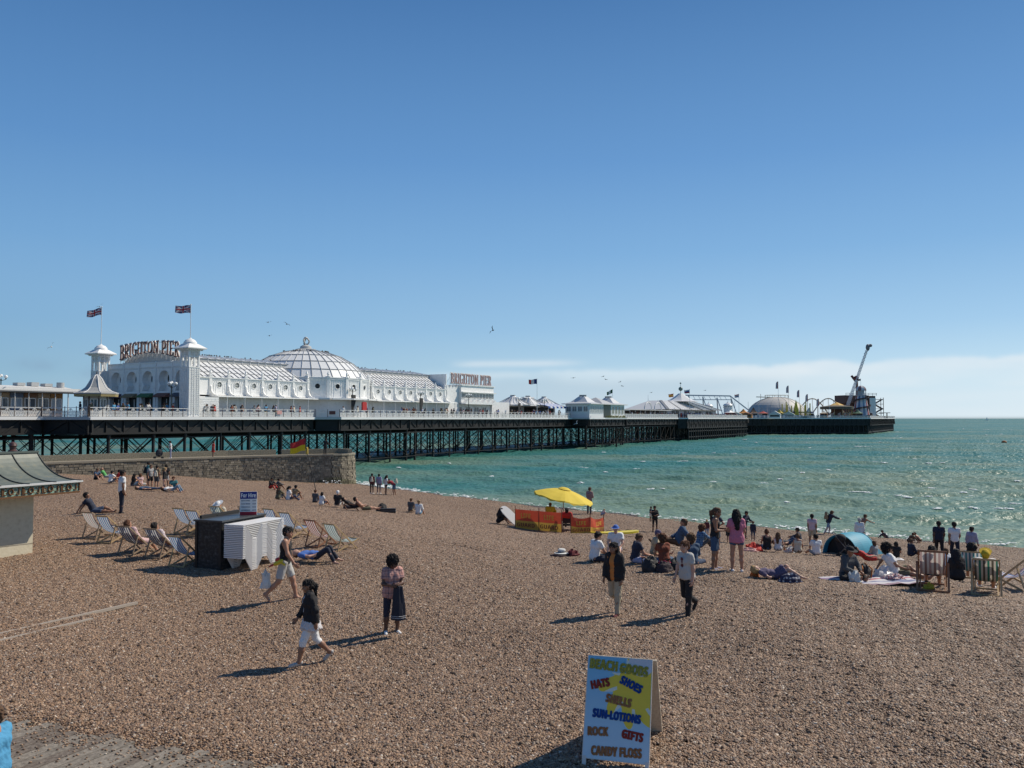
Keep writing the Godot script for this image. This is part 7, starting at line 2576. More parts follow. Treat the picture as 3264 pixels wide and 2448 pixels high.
func skin_mesh(bones: Array, cell: float, blend: float, cut := [], crease := 0.0, pitch := 12.0) -> ArrayMesh:      # bone: [a, ra, b, rb, flat ends (1: at b, 2: at a)]
	var lo := Vector3.INF
	var hi := -Vector3.INF
	for b in bones:
		var r: float = maxf(b[1], b[3])
		lo = lo.min(b[0] - Vector3.ONE * r).min(b[2] - Vector3.ONE * r)
		hi = hi.max(b[0] + Vector3.ONE * r).max(b[2] + Vector3.ONE * r)
	lo -= Vector3.ONE * cell * 2.5
	hi += Vector3.ONE * cell * 2.5
	var nx := int((hi.x - lo.x) / cell) + 2
	var ny := int((hi.y - lo.y) / cell) + 2
	var nz := int((hi.z - lo.z) / cell) + 2
	var g := PackedFloat32Array()
	g.resize(nx * ny * nz)
	g.fill(1.0)
	var pad := blend * 0.5 + cell * 1.3
	for b in bones:
		var a: Vector3 = b[0]
		var e: Vector3 = b[2]
		var ra: float = b[1]
		var rb: float = b[3]
		var flat: int = b[4] if b.size() > 4 else 0
		var ab := e - a
		var len := ab.length()
		var inv := 1.0 / maxf(ab.length_squared(), 1e-9)
		var r := maxf(ra, rb) + pad
		var p0 := (a.min(e) - Vector3.ONE * r - lo) / cell
		var p1 := (a.max(e) + Vector3.ONE * r - lo) / cell
		var dr := rb - ra
		for z in range(maxi(0, int(p0.z)), mini(nz, int(p1.z) + 2)):
			for y in range(maxi(0, int(p0.y)), mini(ny, int(p1.y) + 2)):
				var row := (z * ny + y) * nx
				var py := lo.y + y * cell
				var pz := lo.z + z * cell
				for x in range(maxi(0, int(p0.x)), mini(nx, int(p1.x) + 2)):
					var pa := Vector3(lo.x + x * cell, py, pz) - a
					var raw := pa.dot(ab) * inv
					var t := clampf(raw, 0.0, 1.0)
					var d := 0.0
					if flat and ((raw > 1.0 and flat & 1) or (raw < 0.0 and flat & 2)):
						d = maxf((pa - ab * raw).length() - (ra + dr * t), (raw - 1.0) * len if raw > 1.0 else -raw * len)
					else:
						d = (pa - ab * t).length() - (ra + dr * t)
					var o := g[row + x]
					var h := blend - absf(o - d)
					if h > 0.0: d = minf(o, d) - h * h * 0.25 / blend
					elif o < d: continue
					g[row + x] = d
	if cut.size():                                          # a slot down the front: [origin, across, forwards, half width, from]
		var across: Vector3 = cut[1]
		var fwd: Vector3 = cut[2]
		for z in nz:
			for y in ny:
				for x in nx:
					var c := (z * ny + y) * nx + x
					if g[c] > 0.1: continue
					var p: Vector3 = lo + Vector3(x, y, z) * cell - cut[0]
					g[c] = maxf(g[c], -maxf(absf(p.dot(across)) - cut[3], cut[4] - p.dot(fwd)))
	var id := PackedInt32Array()
	id.resize(nx * ny * nz)
	id.fill(-1)
	var v := PackedVector3Array()
	var cells := PackedInt32Array()
	var sy := nx
	var sz := nx * ny
	var off: PackedInt32Array = [0, 1, sy, sy + 1, sz, sz + 1, sz + sy, sz + sy + 1]
	var edges: PackedInt32Array = [0, 1, 2, 3, 4, 5, 6, 7, 0, 2, 1, 3, 4, 6, 5, 7, 0, 4, 1, 5, 2, 6, 3, 7]
	var far := cell * 1.8
	for z in nz - 1:
		for y in ny - 1:
			var row := (z * ny + y) * nx
			for x in nx - 1:
				var c := row + x
				var d0 := g[c]
				if d0 > far or d0 < -far: continue
				var mask := 0
				for k in 8:
					if g[c + off[k]] < 0.0: mask |= 1 << k
				if mask == 0 or mask == 255: continue
				var sum := Vector3.ZERO
				var cnt := 0
				for k in range(0, 24, 2):
					var i: int = edges[k]
					var j: int = edges[k + 1]
					if ((mask >> i) & 1) == ((mask >> j) & 1): continue
					var gi := g[c + off[i]]
					var t := gi / (gi - g[c + off[j]])
					var pi := Vector3(i & 1, (i >> 1) & 1, i >> 2)
					var pj := Vector3(j & 1, (j >> 1) & 1, j >> 2)
					sum += pi.lerp(pj, t)
					cnt += 1
				id[c] = v.size()
				v.append(lo + (Vector3(x, y, z) + sum / cnt) * cell)
				cells.append(c)
	var idx := PackedInt32Array()
	for c in cells:
		var neg := g[c] < 0.0
		for ax in 3:
			var s: int = [1, sy, sz][ax]
			if (g[c + s] < 0.0) == neg: continue
			var u: int = [sy, sz, 1][ax]
			var w: int = [sz, 1, sy][ax]
			if c - u - w < 0: continue
			var q0 := id[c]
			var q1 := id[c - u]
			var q2 := id[c - u - w]
			var q3 := id[c - w]
			if q1 < 0 or q2 < 0 or q3 < 0: continue
			if neg: idx.append_array(PackedInt32Array([q0, q2, q1, q0, q3, q2]))
			else: idx.append_array(PackedInt32Array([q0, q1, q2, q0, q2, q3]))
	var n := PackedVector3Array()
	n.resize(v.size())
	for i in range(0, idx.size(), 3):
		var a := v[idx[i]]
		var f := (v[idx[i + 2]] - a).cross(v[idx[i + 1]] - a)
		n[idx[i]] += f
		n[idx[i + 1]] += f
		n[idx[i + 2]] += f
	for i in n.size(): n[i] = n[i].normalized()
	if crease > 0.0:                                        # folds of cloth or locks of hair
		for i in v.size():
			var q := v[i] * pitch
			v[i] += n[i] * crease * (folds.get_noise_3d(q.x * 1.4, q.y * 0.7, q.z * 1.4) + 0.5 * folds.get_noise_3d(q.x * 3.0 + 9.0, q.y * 2.0, q.z * 3.0))
		n.fill(Vector3.ZERO)
		for i in range(0, idx.size(), 3):
			var a := v[idx[i]]
			var f := (v[idx[i + 2]] - a).cross(v[idx[i + 1]] - a)
			n[idx[i]] += f
			n[idx[i + 1]] += f
			n[idx[i + 2]] += f
		for i in n.size(): n[i] = n[i].normalized()
	var arr := []
	arr.resize(Mesh.ARRAY_MAX)
	arr[Mesh.ARRAY_VERTEX] = v
	arr[Mesh.ARRAY_NORMAL] = n
	arr[Mesh.ARRAY_INDEX] = idx
	var m := ArrayMesh.new()
	if v.size() > 3 and idx.size() > 3: m.add_surface_from_arrays(Mesh.PRIMITIVE_TRIANGLES, arr)
	return m

# lean, [thigh, shank, splay, toe] left and right, [upper arm, out, forearm, in] left and right, head pitch, head turn
const POSES := {
	"stand": [2, [3, -2, 3, 0], [-2, -4, 3, 0], [6, 8, 16, 0], [-4, 8, 10, 0], 4, 0],
	"stand_hip": [2, [4, -3, 4, 0], [-3, -4, 4, 0], [6, 8, 18, 0], [-20, 42, 30, 60], 0, 0],
	"hold": [3, [3, -2, 3, 0], [-2, -4, 3, 0], [12, 10, 95, 30], [8, 10, 88, 35], 14, 0],
	"lean_rail": [12, [2, -4, 3, 0], [-3, -6, 3, 0], [30, 10, 78, 15], [30, 10, 78, 15], 8, 0],
	"walk": [5, [22, 12, 2, -4], [-14, -44, 2, 38], [-20, 9, -4, 0], [16, 9, 34, 5], 6, 0],
	"walk_slow": [3, [14, 8, 2, -2], [-10, -30, 2, 24], [-8, 9, 4, 0], [12, 9, 26, 5], 8, 0],
	"walk_kick": [4, [8, 4, 2, 0], [-4, -62, 3, 58], [-6, 9, 6, 0], [10, 10, 22, 5], 6, 0],
	"sit": [14, [124, 44, 6, -5], [120, 40, 6, -5], [48, 10, 78, 25], [50, 10, 82, 25], 6, 0],
	"sit_low": [6, [96, 70, 10, 30], [118, 42, 8, 0], [24, 12, 55, 20], [20, 12, 50, 20], 4, 0],
	"sit_cross": [12, [88, 84, 48, 60], [88, 84, 48, 60], [26, 12, 66, 35], [26, 12, 66, 35], 12, 0],
	"sit_back": [-28, [104, 62, 8, 10], [88, 86, 8, 60], [-44, 14, -34, 0], [-40, 16, -30, 0], -2, 0],
	"sit_arm": [-18, [110, 50, 10, 0], [92, 82, 14, 50], [-38, 22, -28, 0], [36, 14, 70, 20], 0, 0],
	"recline": [-56, [98, 74, 8, 30], [88, 88, 8, 60], [-30, 20, 30, 0], [58, 14, 84, 20], -24, 0],
	"recline_side": [-44, [95, 80, 10, 40], [90, 88, 12, 60], [-24, 24, 40, 0], [40, 50, 92, 40], -16, 0],
	"lie": [-87, [90, 90, 6, 30], [90, 90, 8, 30], [84, 16, 88, 0], [84, 16, 88, 0], -84, 0],
	"lie_knees": [-86, [126, 34, 6, -5], [122, 30, 8, -5], [60, 55, 86, 0], [84, 14, 100, 30], -84, 0],
	"curl": [-80, [130, 40, 4, 0], [120, 60, 4, 0], [70, 14, 110, 30], [60, 14, 110, 30], -70, 0],
	"deck": [-34, [84, 44, 5, 10], [80, 40, 7, 10], [14, 14, 62, 5], [12, 14, 58, 5], -18, 0],
	"crouch": [42, [118, -38, 10, 8], [112, -42, 10, 8], [52, 8, 40, 0], [48, 8, 36, 0], 10, 0],
	"bend": [52, [4, -8, 4, 0], [0, -10, 4, 0], [40, 8, 70, 15], [44, 8, 80, 15], 40, 0],
	"throw": [24, [22, -8, 6, 0], [-20, -34, 6, 20], [-30, 24, 0, 0], [60, 18, 72, 0], 10, 0],
	"carry": [-3, [3, -2, 3, 0], [-2, -4, 3, 0], [20, 12, 96, 40], [14, 12, 90, 30], 6, 0]}

func limb(pitch: float, out: float, side: float) -> Vector3:
	var p := deg_to_rad(pitch)
	var o := deg_to_rad(out)
	return Vector3(side * sin(o), -cos(p) * cos(o), sin(p) * cos(o))

func joints(pose: String, build: float) -> Dictionary:
	var q: Array = POSES[pose]
	var l := deg_to_rad(q[0])
	var U := Vector3(0, cos(l), sin(l))
	var F := Vector3(0, -sin(l), cos(l))
	var j := {"U": U, "F": F, "pelvis": Vector3.ZERO}
	j.belly = U * 0.15 + F * 0.01
	j.chest = U * 0.34 - F * 0.005
	j.neck = U * 0.49 - F * 0.012
	var hp := deg_to_rad(q[0] * 0.6 + q[5] * 0.7)
	if absf(q[5]) > 60: hp = deg_to_rad(q[5])
	var HU := Vector3(0, cos(hp), sin(hp))
	var HF := Vector3(0, -sin(hp), cos(hp))
	HF = HF.rotated(HU, deg_to_rad(q[6]))
	j.HU = HU
	j.HF = HF
	j.head = j.neck + HU * 0.15 + HF * 0.025
	for s in 2:
		var side := 1.0 if s == 0 else -1.0          # the figure's left is +x
		var k := "l" if s == 0 else "r"
		var leg: Array = q[1 + s]
		var arm: Array = q[3 + s]
		j[k + "hip"] = Vector3(side * 0.092, -0.02, 0)
		j[k + "knee"] = j[k + "hip"] + limb(leg[0], leg[2], side) * 0.42
		var inward: float = -leg[2] if leg[2] > 20 else leg[2] * 0.4
		j[k + "ankle"] = j[k + "knee"] + limb(leg[1], inward, side) * 0.41
		var tp := deg_to_rad(leg[3])
		j[k + "toe"] = j[k + "ankle"] + Vector3(side * 0.03, -0.045 * cos(tp) - 0.17 * sin(tp), 0.17 * cos(tp) - 0.045 * sin(tp)) if leg[3] >= 0 and leg[3] < 60 and pose.begins_with("walk") else j[k + "ankle"] + Vector3(side * 0.03, -0.045 + 0.17 * sin(tp), 0.17 * cos(tp))
		j[k + "sho"] = U * 0.455 + Vector3(side * 0.172 * build, 0, 0)
		j[k + "elb"] = j[k + "sho"] + limb(arm[0], arm[1], side) * 0.285
		j[k + "wri"] = j[k + "elb"] + limb(arm[2], -arm[3], side) * 0.245
		j[k + "hand"] = j[k + "wri"] + limb(arm[2] + 8, -arm[3] * 0.6, side) * 0.09
	return j

func pick(name_: String) -> Material:
	var c := {"white": Color(0.70, 0.70, 0.70), "black": Color(0.014, 0.013, 0.015), "navy": Color(0.016, 0.022, 0.045), "grey": Color(0.30, 0.30, 0.30), "paleg": Color(0.44, 0.43, 0.41), "dgrey": Color(0.07, 0.072, 0.078), "red": Color(0.42, 0.03, 0.025), "rust": Color(0.19, 0.045, 0.022), "orange": Color(0.52, 0.19, 0.045), "yellow": Color(0.56, 0.38, 0.02), "green": Color(0.09, 0.36, 0.10), "teal": Color(0.035, 0.15, 0.17), "denim": Color(0.045, 0.085, 0.15), "jeans": Color(0.035, 0.055, 0.105), "djeans": Color(0.014, 0.018, 0.035), "ljeans": Color(0.16, 0.24, 0.33), "blue": Color(0.06, 0.14, 0.42), "sky": Color(0.07, 0.28, 0.48), "lilac": Color(0.30, 0.30, 0.42), "pink": Color(0.50, 0.16, 0.24), "palep": Color(0.55, 0.38, 0.38), "beige": Color(0.40, 0.33, 0.23), "tan": Color(0.26, 0.18, 0.10), "brown": Color(0.10, 0.055, 0.03), "maroon": Color(0.10, 0.02, 0.025), "cream": Color(0.56, 0.50, 0.40), "olive": Color(0.11, 0.10, 0.06), "blond": Color(0.36, 0.24, 0.11), "auburn": Color(0.10, 0.04, 0.018), "dark": Color(0.012, 0.009, 0.008), "silver": Color(0.42, 0.41, 0.39), "fair": Color(0.50, 0.29, 0.21), "sun": Color(0.40, 0.205, 0.13), "mid": Color(0.27, 0.135, 0.08), "deep": Color(0.105, 0.05, 0.032), "crimson": Color(0.26, 0.02, 0.03)}
	match name_:
		"plaid": return cloth_image(name_, weave([Color(0.50, 0.24, 0.20), Color(0.54, 0.34, 0.30), Color(0.10, 0.07, 0.10)]), 4.2)
		"checked": return cloth_image(name_, weave([Color(0.60, 0.42, 0.46), Color(0.66, 0.60, 0.62), Color(0.42, 0.16, 0.24)]), 7.0)
		"bplaid": return cloth_image(name_, weave([Color(0.02, 0.06, 0.16), Color(0.05, 0.15, 0.30), Color(0.20, 0.32, 0.42)]), 6.0)
		"hoops": return cloth_image(name_, hoops(Color(0.16, 0.045, 0.05), Color(0.48, 0.40, 0.36)), 4.5)
		"floral": return cloth_blotch(name_, Color(0.62, 0.60, 0.60), Color(0.35, 0.18, 0.24), 0.09)
		"purple": return cloth_blotch(name_, Color(0.13, 0.10, 0.17), Color(0.06, 0.05, 0.10), 0.07)
		"lace": return cloth_blotch(name_, Color(0.58, 0.56, 0.57), Color(0.44, 0.42, 0.44), 0.12)
	var k: Color = c[name_]
	return M(k.r, k.g, k.b, 0.5 if name_ in ["fair", "sun", "mid", "deep"] else 0.85)

func weave(c: Array) -> Image:
	var img := Image.create(64, 64, false, Image.FORMAT_RGB8)
	for y in 64:
		for x in 64:
			var k: Color = c[0]
			if (x / 16) % 2 == 0 or (y / 16) % 2 == 0: k = c[0].lerp(c[1], 0.6)
			if (x % 32) < 6 or (y % 32) < 6: k = c[2].lerp(k, 0.35)
			if (x % 32) < 6 and (y % 32) < 6: k = c[2]
			img.set_pixel(x, y, k.linear_to_srgb())
	return img

func hoops(a: Color, b: Color) -> Image:
	var img := Image.create(64, 64, false, Image.FORMAT_RGB8)
	for y in 64:
		for x in 64: img.set_pixel(x, y, (a if (y % 16) < 10 else b).linear_to_srgb())
	return img

func hand_bones(j: Dictionary, k: String, out: Array) -> void:     # palm, four fingers of their own length, a thumb from the side of the palm
	var side := 1.0 if k == "l" else -1.0
	var h: Vector3 = (j[k + "hand"] - j[k + "wri"]).normalized()
	var p := Vector3(-side, 0, 0)                                    # the palm looks at the body
	p = (p - h * p.dot(h)).normalized()
	var t := h.cross(p).normalized() * -side                          # towards the thumb
	if t.z < -0.2: t = -t
	var w: Vector3 = j[k + "wri"]
	out.append([w, 0.026, w + h * 0.03, 0.028])
	for i in 4:
		var a := w + h * 0.085 + t * (0.027 - 0.018 * i)
		out.append([w + h * 0.02 + t * (0.014 - 0.01 * i), 0.016, a, 0.0135])
		var len: float = [0.068, 0.076, 0.07, 0.055][i]
		var b := a + (h * 0.85 + p * 0.35).normalized() * len * 0.55
		var c := b + (h * 0.55 + p * 0.8).normalized() * len * 0.5
		out.append([a, 0.0098, b, 0.009])
		out.append([b, 0.009, c, 0.0078])
	var ta := w + h * 0.035 + t * 0.022
	var tb := ta + (t * 0.75 + h * 0.6 + p * 0.25).normalized() * 0.042
	out.append([ta, 0.015, tb, 0.0115])
	out.append([tb, 0.0115, tb + (h * 0.85 + t * 0.2 + p * 0.4).normalized() * 0.032, 0.009])

func person(label: String, xf: Transform3D, tall: float, pose: String, top: String, low: String, hair: String, skin: String, shoes: String, o := {}) -> Node3D:
	var t := thing("person", label, "person", xf, o.get("group", ""))
	figure(t, tall, pose, top, low, hair, skin, shoes, o)
	return t

func figure(t: Node3D, tall: float, pose: String, top: String, low: String, hair: String, skin: String, shoes: String, o := {}) -> void:
	var woman: bool = o.get("woman", false)
	var fat: float = o.get("fat", 1.0)
	var fine: int = o.get("fine", 1)
	var cell: float = [0.05, 0.027 if t.position.z > -34.0 else 0.038, 0.0175][fine]
	var j := joints(pose, 0.93 if woman else 1.03)
	var U: Vector3 = j.U
	var F: Vector3 = j.F
	var X := Vector3.RIGHT
	var hw := (0.072 if woman else 0.062) * fat
	var torso := func(grow: float) -> Array:
		var hr: float = (0.103 if woman else 0.094) * fat + grow
		var br: float = (0.088 if woman else 0.095) * fat + grow
		var cr: float = 0.102 * (0.5 + 0.5 * fat) + grow
		var b := []
		b.append([j.pelvis - X * hw, hr, j.pelvis + X * hw, hr])
		b.append([j.belly - X * 0.05 * fat + F * 0.03 * (fat - 1.0), br, j.belly + X * 0.05 * fat + F * 0.03 * (fat - 1.0), br])
		b.append([j.chest - X * 0.075, cr, j.chest + X * 0.075, cr])
		b.append([j.lsho * 0.8 + U * 0.455 * 0.2, 0.056 + grow, j.rsho * 0.8 + U * 0.455 * 0.2, 0.056 + grow])
		for s in [-1.0, 1.0]:
			b.append([j.pelvis + X * hw * s, hr * 0.92, j.belly + X * 0.05 * s, br * 0.95])
			b.append([j.belly + X * 0.05 * s, br * 0.95, j.chest + X * 0.075 * s, cr * 0.95])
			b.append([j.chest + X * 0.085 * s, cr * 0.7, (j.lsho if s > 0 else j.rsho) * 0.85 + U * 0.06, 0.06 + grow])
			if woman: b.append([j.chest + X * 0.07 * s + F * 0.075 - U * 0.02, 0.056 + grow, j.chest + X * 0.065 * s + F * 0.06 + U * 0.03, 0.05 + grow])
		return b
	var arm_r := 0.9 if woman else 1.05
	var body: Array = torso.call(0.0)
	body.append([j.neck - U * 0.02, 0.055, j.neck + j.HU * 0.06 + j.HF * 0.01, 0.05])
	for k in ["l", "r"]:
		body.append([j[k + "sho"], 0.052 * arm_r, j[k + "elb"], 0.038 * arm_r])
		body.append([j[k + "elb"], 0.04 * arm_r, j[k + "wri"], 0.027 * arm_r])
		body.append([j[k + "hip"], 0.086 * fat, j[k + "knee"], 0.056 * fat])
		body.append([j[k + "knee"], 0.056, j[k + "knee"] * 0.6 + j[k + "ankle"] * 0.4 - F * 0.0, 0.052 * fat])
		body.append([j[k + "knee"] * 0.6 + j[k + "ankle"] * 0.4, 0.052 * fat, j[k + "ankle"], 0.037])
		var heel: Vector3 = j[k + "ankle"] - (j[k + "toe"] - j[k + "ankle"]) * 0.22 + Vector3(0, -0.02, 0)
		body.append([heel, 0.036, j[k + "toe"], 0.028])
		if fine < 2:
			var hd: Vector3 = j[k + "hand"] - j[k + "wri"]
			body.append([j[k + "wri"], 0.026, j[k + "hand"], 0.03])
			body.append([j[k + "hand"], 0.026, j[k + "hand"] + hd * 0.75, 0.017])
			body.append([j[k + "wri"] + hd * 0.4, 0.016, j[k + "wri"] + hd * 0.95 + Vector3(0, 0, 0.035), 0.012])
	var H: Vector3 = j.head
	var HU: Vector3 = j.HU
	var HF: Vector3 = j.HF
	var HX := HU.cross(HF)
	var skull := [[H + HU * 0.025 - HF * 0.02, 0.088, H + HU * 0.03 + HF * 0.012, 0.084], [H - HU * 0.03 + HF * 0.02, 0.066, H - HU * 0.085 + HF * 0.045, 0.040]]
	if fine < 2: skull.append([H - HU * 0.01 + HF * 0.085, 0.022, H - HU * 0.035 + HF * 0.098, 0.016])
	if fine < 2: body.append_array(skull)
	# stand the figure on the ground
	var floor_ := 1e9
	for b in body: floor_ = minf(floor_, minf(b[0].y - b[1], b[2].y - b[3]))
	var lift: float = -floor_ + o.get("lift", 0.0) * 1.7 / tall
	var sc := tall / 1.7
	var set_ := Transform3D(Basis.from_scale(Vector3.ONE * sc), Vector3(0, lift * sc, 0))
	var flesh := pick(skin)
	var bm := part("body", skin_mesh(body, cell, 0.045), flesh, t, set_)
	if fine == 2:
		skull.append([H - HU * 0.003 + HF * 0.09, 0.012, H - HU * 0.035 + HF * 0.108, 0.015])         # nose
		for s in [-1.0, 1.0]:
			skull.append([H + HX * 0.085 * s + HU * 0.012, 0.012, H + HX * 0.088 * s - HU * 0.03, 0.011])   # ears
			skull.append([H + HX * 0.045 * s - HU * 0.035 + HF * 0.06, 0.028, H + HX * 0.03 * s - HU * 0.06 + HF * 0.06, 0.03])
		skull.append([H - HU * 0.07 + HF * 0.083, 0.014, H - HU * 0.074 + HF * 0.084, 0.014])
		skull.append([H - HU * 0.105, 0.048, j.neck, 0.05])
		part("head", skin_mesh(skull, 0.0095, 0.022), flesh, bm)
		var mb := MB.new()
		for s in [-1.0, 1.0]: mb.ball(H + HX * 0.034 * s + HU * 0.004 + HF * 0.086, Vector3(0.014, 0.008, 0.012), 8, 5)
		part("eyes", mb.mesh(), M(0.02, 0.015, 0.012, 0.3), bm)
		mb = MB.new()
		mb.ball(H - HU * 0.072 + HF * 0.096, Vector3(0.022, 0.007, 0.006), 8, 4)
		part("mouth", mb.mesh(), M(0.22, 0.06, 0.05, 0.5), bm)
		for k in ["l", "r"]:
			var hb := []
			hand_bones(j, k, hb)
			part("hand", skin_mesh(hb, 0.006, 0.008), flesh, bm)
	# clothes
	var kind := top.get_slice(":", 0)
	if kind != "none":
		var grow: float = {"tee": 0.016, "tank": 0.012, "long": 0.018, "jacket": 0.032, "dress": 0.018, "blouse": 0.026}[kind]
		var tb: Array = torso.call(grow)
		if kind == "tank":
			tb.remove_at(3)
			for s in [-1.0, 1.0]: tb.append([j.chest + X * 0.07 * s, 0.085, U * 0.47 + X * 0.085 * s, 0.055])
		else:
			for k in ["l", "r"]:
				var e: Vector3 = j[k + "elb"]
				var s: Vector3 = j[k + "sho"]
				var wide := 0.052 * arm_r + grow
				if kind in ["tee", "dress", "blouse"]:
					tb.append([s, wide, s.lerp(e, 0.62), wide * 1.0, 1])
				else:
					tb.append([s, wide, e, 0.042 * arm_r + grow])
					tb.append([e, 0.042 * arm_r + grow, e.lerp(j[k + "wri"], 0.92), 0.034 * arm_r + grow * 0.7, 1])
		# the hem
		var drop: float = {"tee": 0.05, "tank": 0.04, "long": 0.06, "jacket": 0.10, "dress": 0.02, "blouse": 0.12}[kind]
		if pose.begins_with("sit") or pose.begins_with("lie") or pose == "deck" or pose == "curl" or pose.begins_with("rec") or pose == "crouch": drop *= 0.2
		tb.append([j.belly, 0.10 * fat + grow, j.pelvis - U * drop, 0.098 * fat + grow, 1])
		for s in [-1.0, 1.0]: tb.append([j.belly + X * 0.04 * s, 0.095 * fat + grow, j.pelvis + X * hw * s - U * drop, (0.1 if woman else 0.093) * fat + grow, 1])
		var mat := pick(top.get_slice(":", 1))
		if kind == "jacket" and top.get_slice_count(":") > 2:            # worn open over another garment
			part("undershirt", skin_mesh(torso.call(0.018), cell, 0.045), pick(top.get_slice(":", 2)), bm)
			part("top", skin_mesh(tb, cell, 0.03, [j.pelvis + X * 0.012, X, F, 0.058, 0.035], 0.013), mat, bm)
		else: part("top", skin_mesh(tb, cell, 0.03, [], 0.012), mat, bm)
		if o.has("tunic"):
			var tk := [[j.pelvis + U * 0.05, 0.125 * fat, j.pelvis - U * 0.2 + F * 0.02, 0.19 * fat, 1]]
			for k in ["l", "r"]: tk.append([j[k + "hip"], 0.12 * fat, j[k + "hip"].lerp(j[k + "knee"], 0.45), 0.125 * fat, 1])
			part("tunic_hem", skin_mesh(tk, cell, 0.04, [], 0.02), pick(o.tunic), bm)
		if kind == "dress":
			var kn: Vector3 = (j.lknee + j.rknee) * 0.5
			var sk := [[j.pelvis + U * 0.04, 0.12 * fat, j.pelvis.lerp(kn, 0.75), 0.19 * fat, 1]]
			for k in ["l", "r"]: sk.append([j[k + "hip"], 0.11 * fat, j[k + "hip"].lerp(j[k + "knee"], 0.8), 0.115 * fat, 1])
			part("skirt", skin_mesh(sk, cell, 0.04, [], 0.02), mat, bm)
	if o.has("print"):                                      # a printed figure on the chest
		var pb := MB.new()
		for q in [[0.0, 0.045, 0.07], [0.012, 0.06, 0.0], [-0.005, 0.05, -0.07], [0.01, 0.055, -0.12]]:
			var c: Vector3 = j.chest + F * 0.129 + U * (q[2] - 0.02) + X * q[0]
			pb.quad(c - X * q[1] - U * 0.032, c + X * q[1] - U * 0.032, c + X * q[1] * 0.7 + U * 0.032, c - X * q[1] * 0.7 + U * 0.032)
		part("shirt_print", pb.mesh(), pick("maroon"), bm)
	var lk := low.get_slice(":", 0)
	if lk != "none":
		var lb := []
		var wr := (0.104 if woman else 0.096) * fat + 0.012
		lb.append([j.pelvis - X * hw, wr, j.pelvis + X * hw, wr])
		lb.append([j.pelvis, wr, j.pelvis + U * 0.09, 0.1 * fat, 1])
		for k in ["l", "r"]:
			var hp: Vector3 = j[k + "hip"]
			var kn: Vector3 = j[k + "knee"]
			var an: Vector3 = j[k + "ankle"]
			match lk:
				"trousers":
					lb.append([hp, 0.096 * fat, kn, 0.068 * fat])
					lb.append([kn, 0.068 * fat, an, 0.056 * (fat * 0.4 + 0.6), 1])
				"slim":
					lb.append([hp, 0.092 * fat, kn, 0.062 * fat])
					lb.append([kn, 0.062 * fat, an, 0.042, 1])
				"capri":
					lb.append([hp, 0.094 * fat, kn, 0.064 * fat])
					lb.append([kn, 0.064 * fat, kn.lerp(an, 0.28), 0.058 * fat, 1])
				"shorts": lb.append([hp, 0.1 * fat, hp.lerp(kn, 0.86), 0.088 * fat, 1])
				"short": lb.append([hp, 0.1 * fat, hp.lerp(kn, 0.36), 0.094 * fat, 1])
				"skirt":
					lb.append([hp, 0.1 * fat, hp.lerp(kn, 0.95), 0.1 * fat, 1])
					lb.append([j.pelvis, 0.11 * fat, (j.lknee + j.rknee) * 0.5, 0.13 * fat, 1])
		part({"trousers": "trousers", "slim": "trousers", "capri": "leggings", "shorts": "shorts", "short": "shorts", "skirt": "skirt"}[lk], skin_mesh(lb, cell, 0.022, [], 0.010), pick(low.get_slice(":", 1)), bm)
	if shoes != "bare":
		for k in ["l", "r"]:
			var d: Vector3 = j[k + "toe"] - j[k + "ankle"]
			var sh := [[j[k + "ankle"] - d * 0.25 + Vector3(0, -0.025, 0), 0.043, j[k + "toe"], 0.037]]
			if shoes.ends_with("boot"): sh.append([j[k + "ankle"] + Vector3(0, 0.03, 0), 0.045, j[k + "ankle"], 0.045])
			part("shoe", skin_mesh(sh, minf(cell, 0.02), 0.02), pick(shoes.get_slice("_", 0)), bm)
	# hair and hats
	var style := hair.get_slice(":", 0)
	var hm := pick(hair.get_slice(":", 1))
	var cap := [[H + HU * 0.045 - HF * 0.03, 0.094, H + HU * 0.055 + HF * 0.008, 0.088], [H - HU * 0.01 - HF * 0.045, 0.078, H + HU * 0.03 - HF * 0.04, 0.085]]
	var hc := minf(cell, 0.022) if fine < 2 else 0.012
	match style:
		"curly": cap = [[H + HU * 0.05 - HF * 0.035, 0.125, H + HU * 0.06 + HF * 0.0, 0.115], [H - HU * 0.04 - HF * 0.05, 0.1, H + HU * 0.03 - HF * 0.04, 0.11]]
		"long":
			cap.append([H - HF * 0.07, 0.085, j.neck - j.F * 0.08 - U * 0.02, 0.085])
			cap.append([j.neck - j.F * 0.08 - U * 0.02, 0.085, j.chest - j.F * 0.105 - U * 0.06, 0.06])
			for s in [-1.0, 1.0]: cap.append([H + HX * 0.07 * s - HF * 0.03, 0.045, j.neck + X * 0.09 * s - j.F * 0.03, 0.045])
		"pony":
			cap.append([H + HU * 0.02 - HF * 0.1, 0.05, H - HU * 0.02 - HF * 0.15, 0.05])
			cap.append([H - HU * 0.02 - HF * 0.15, 0.05, H - HU * 0.2 - HF * 0.13, 0.025])
		"bun":
			cap.append([H + HU * 0.1 - HF * 0.06, 0.055, H + HU * 0.13 - HF * 0.06, 0.045])
		"bob":
			cap.append([H - HF * 0.05, 0.09, H - HU * 0.09 - HF * 0.045, 0.075])
			for s in [-1.0, 1.0]: cap.append([H + HX * 0.07 * s - HF * 0.02, 0.04, H + HX * 0.07 * s - HU * 0.08 - HF * 0.01, 0.04])
		"bald": cap = [[H - HU * 0.02 - HF * 0.06, 0.066, H + HU * 0.01 - HF * 0.06, 0.066]]
	if o.has("hood"): cap.append([H - HF * 0.04, 0.11, j.chest - F * 0.06, 0.15])
	part("hair" if style != "cap" else "cap_crown", skin_mesh(cap, hc, 0.02, [], 0.0 if style in ["cap", "hat"] else 0.05 if style == "curly" else 0.028, 20.0), hm, bm)
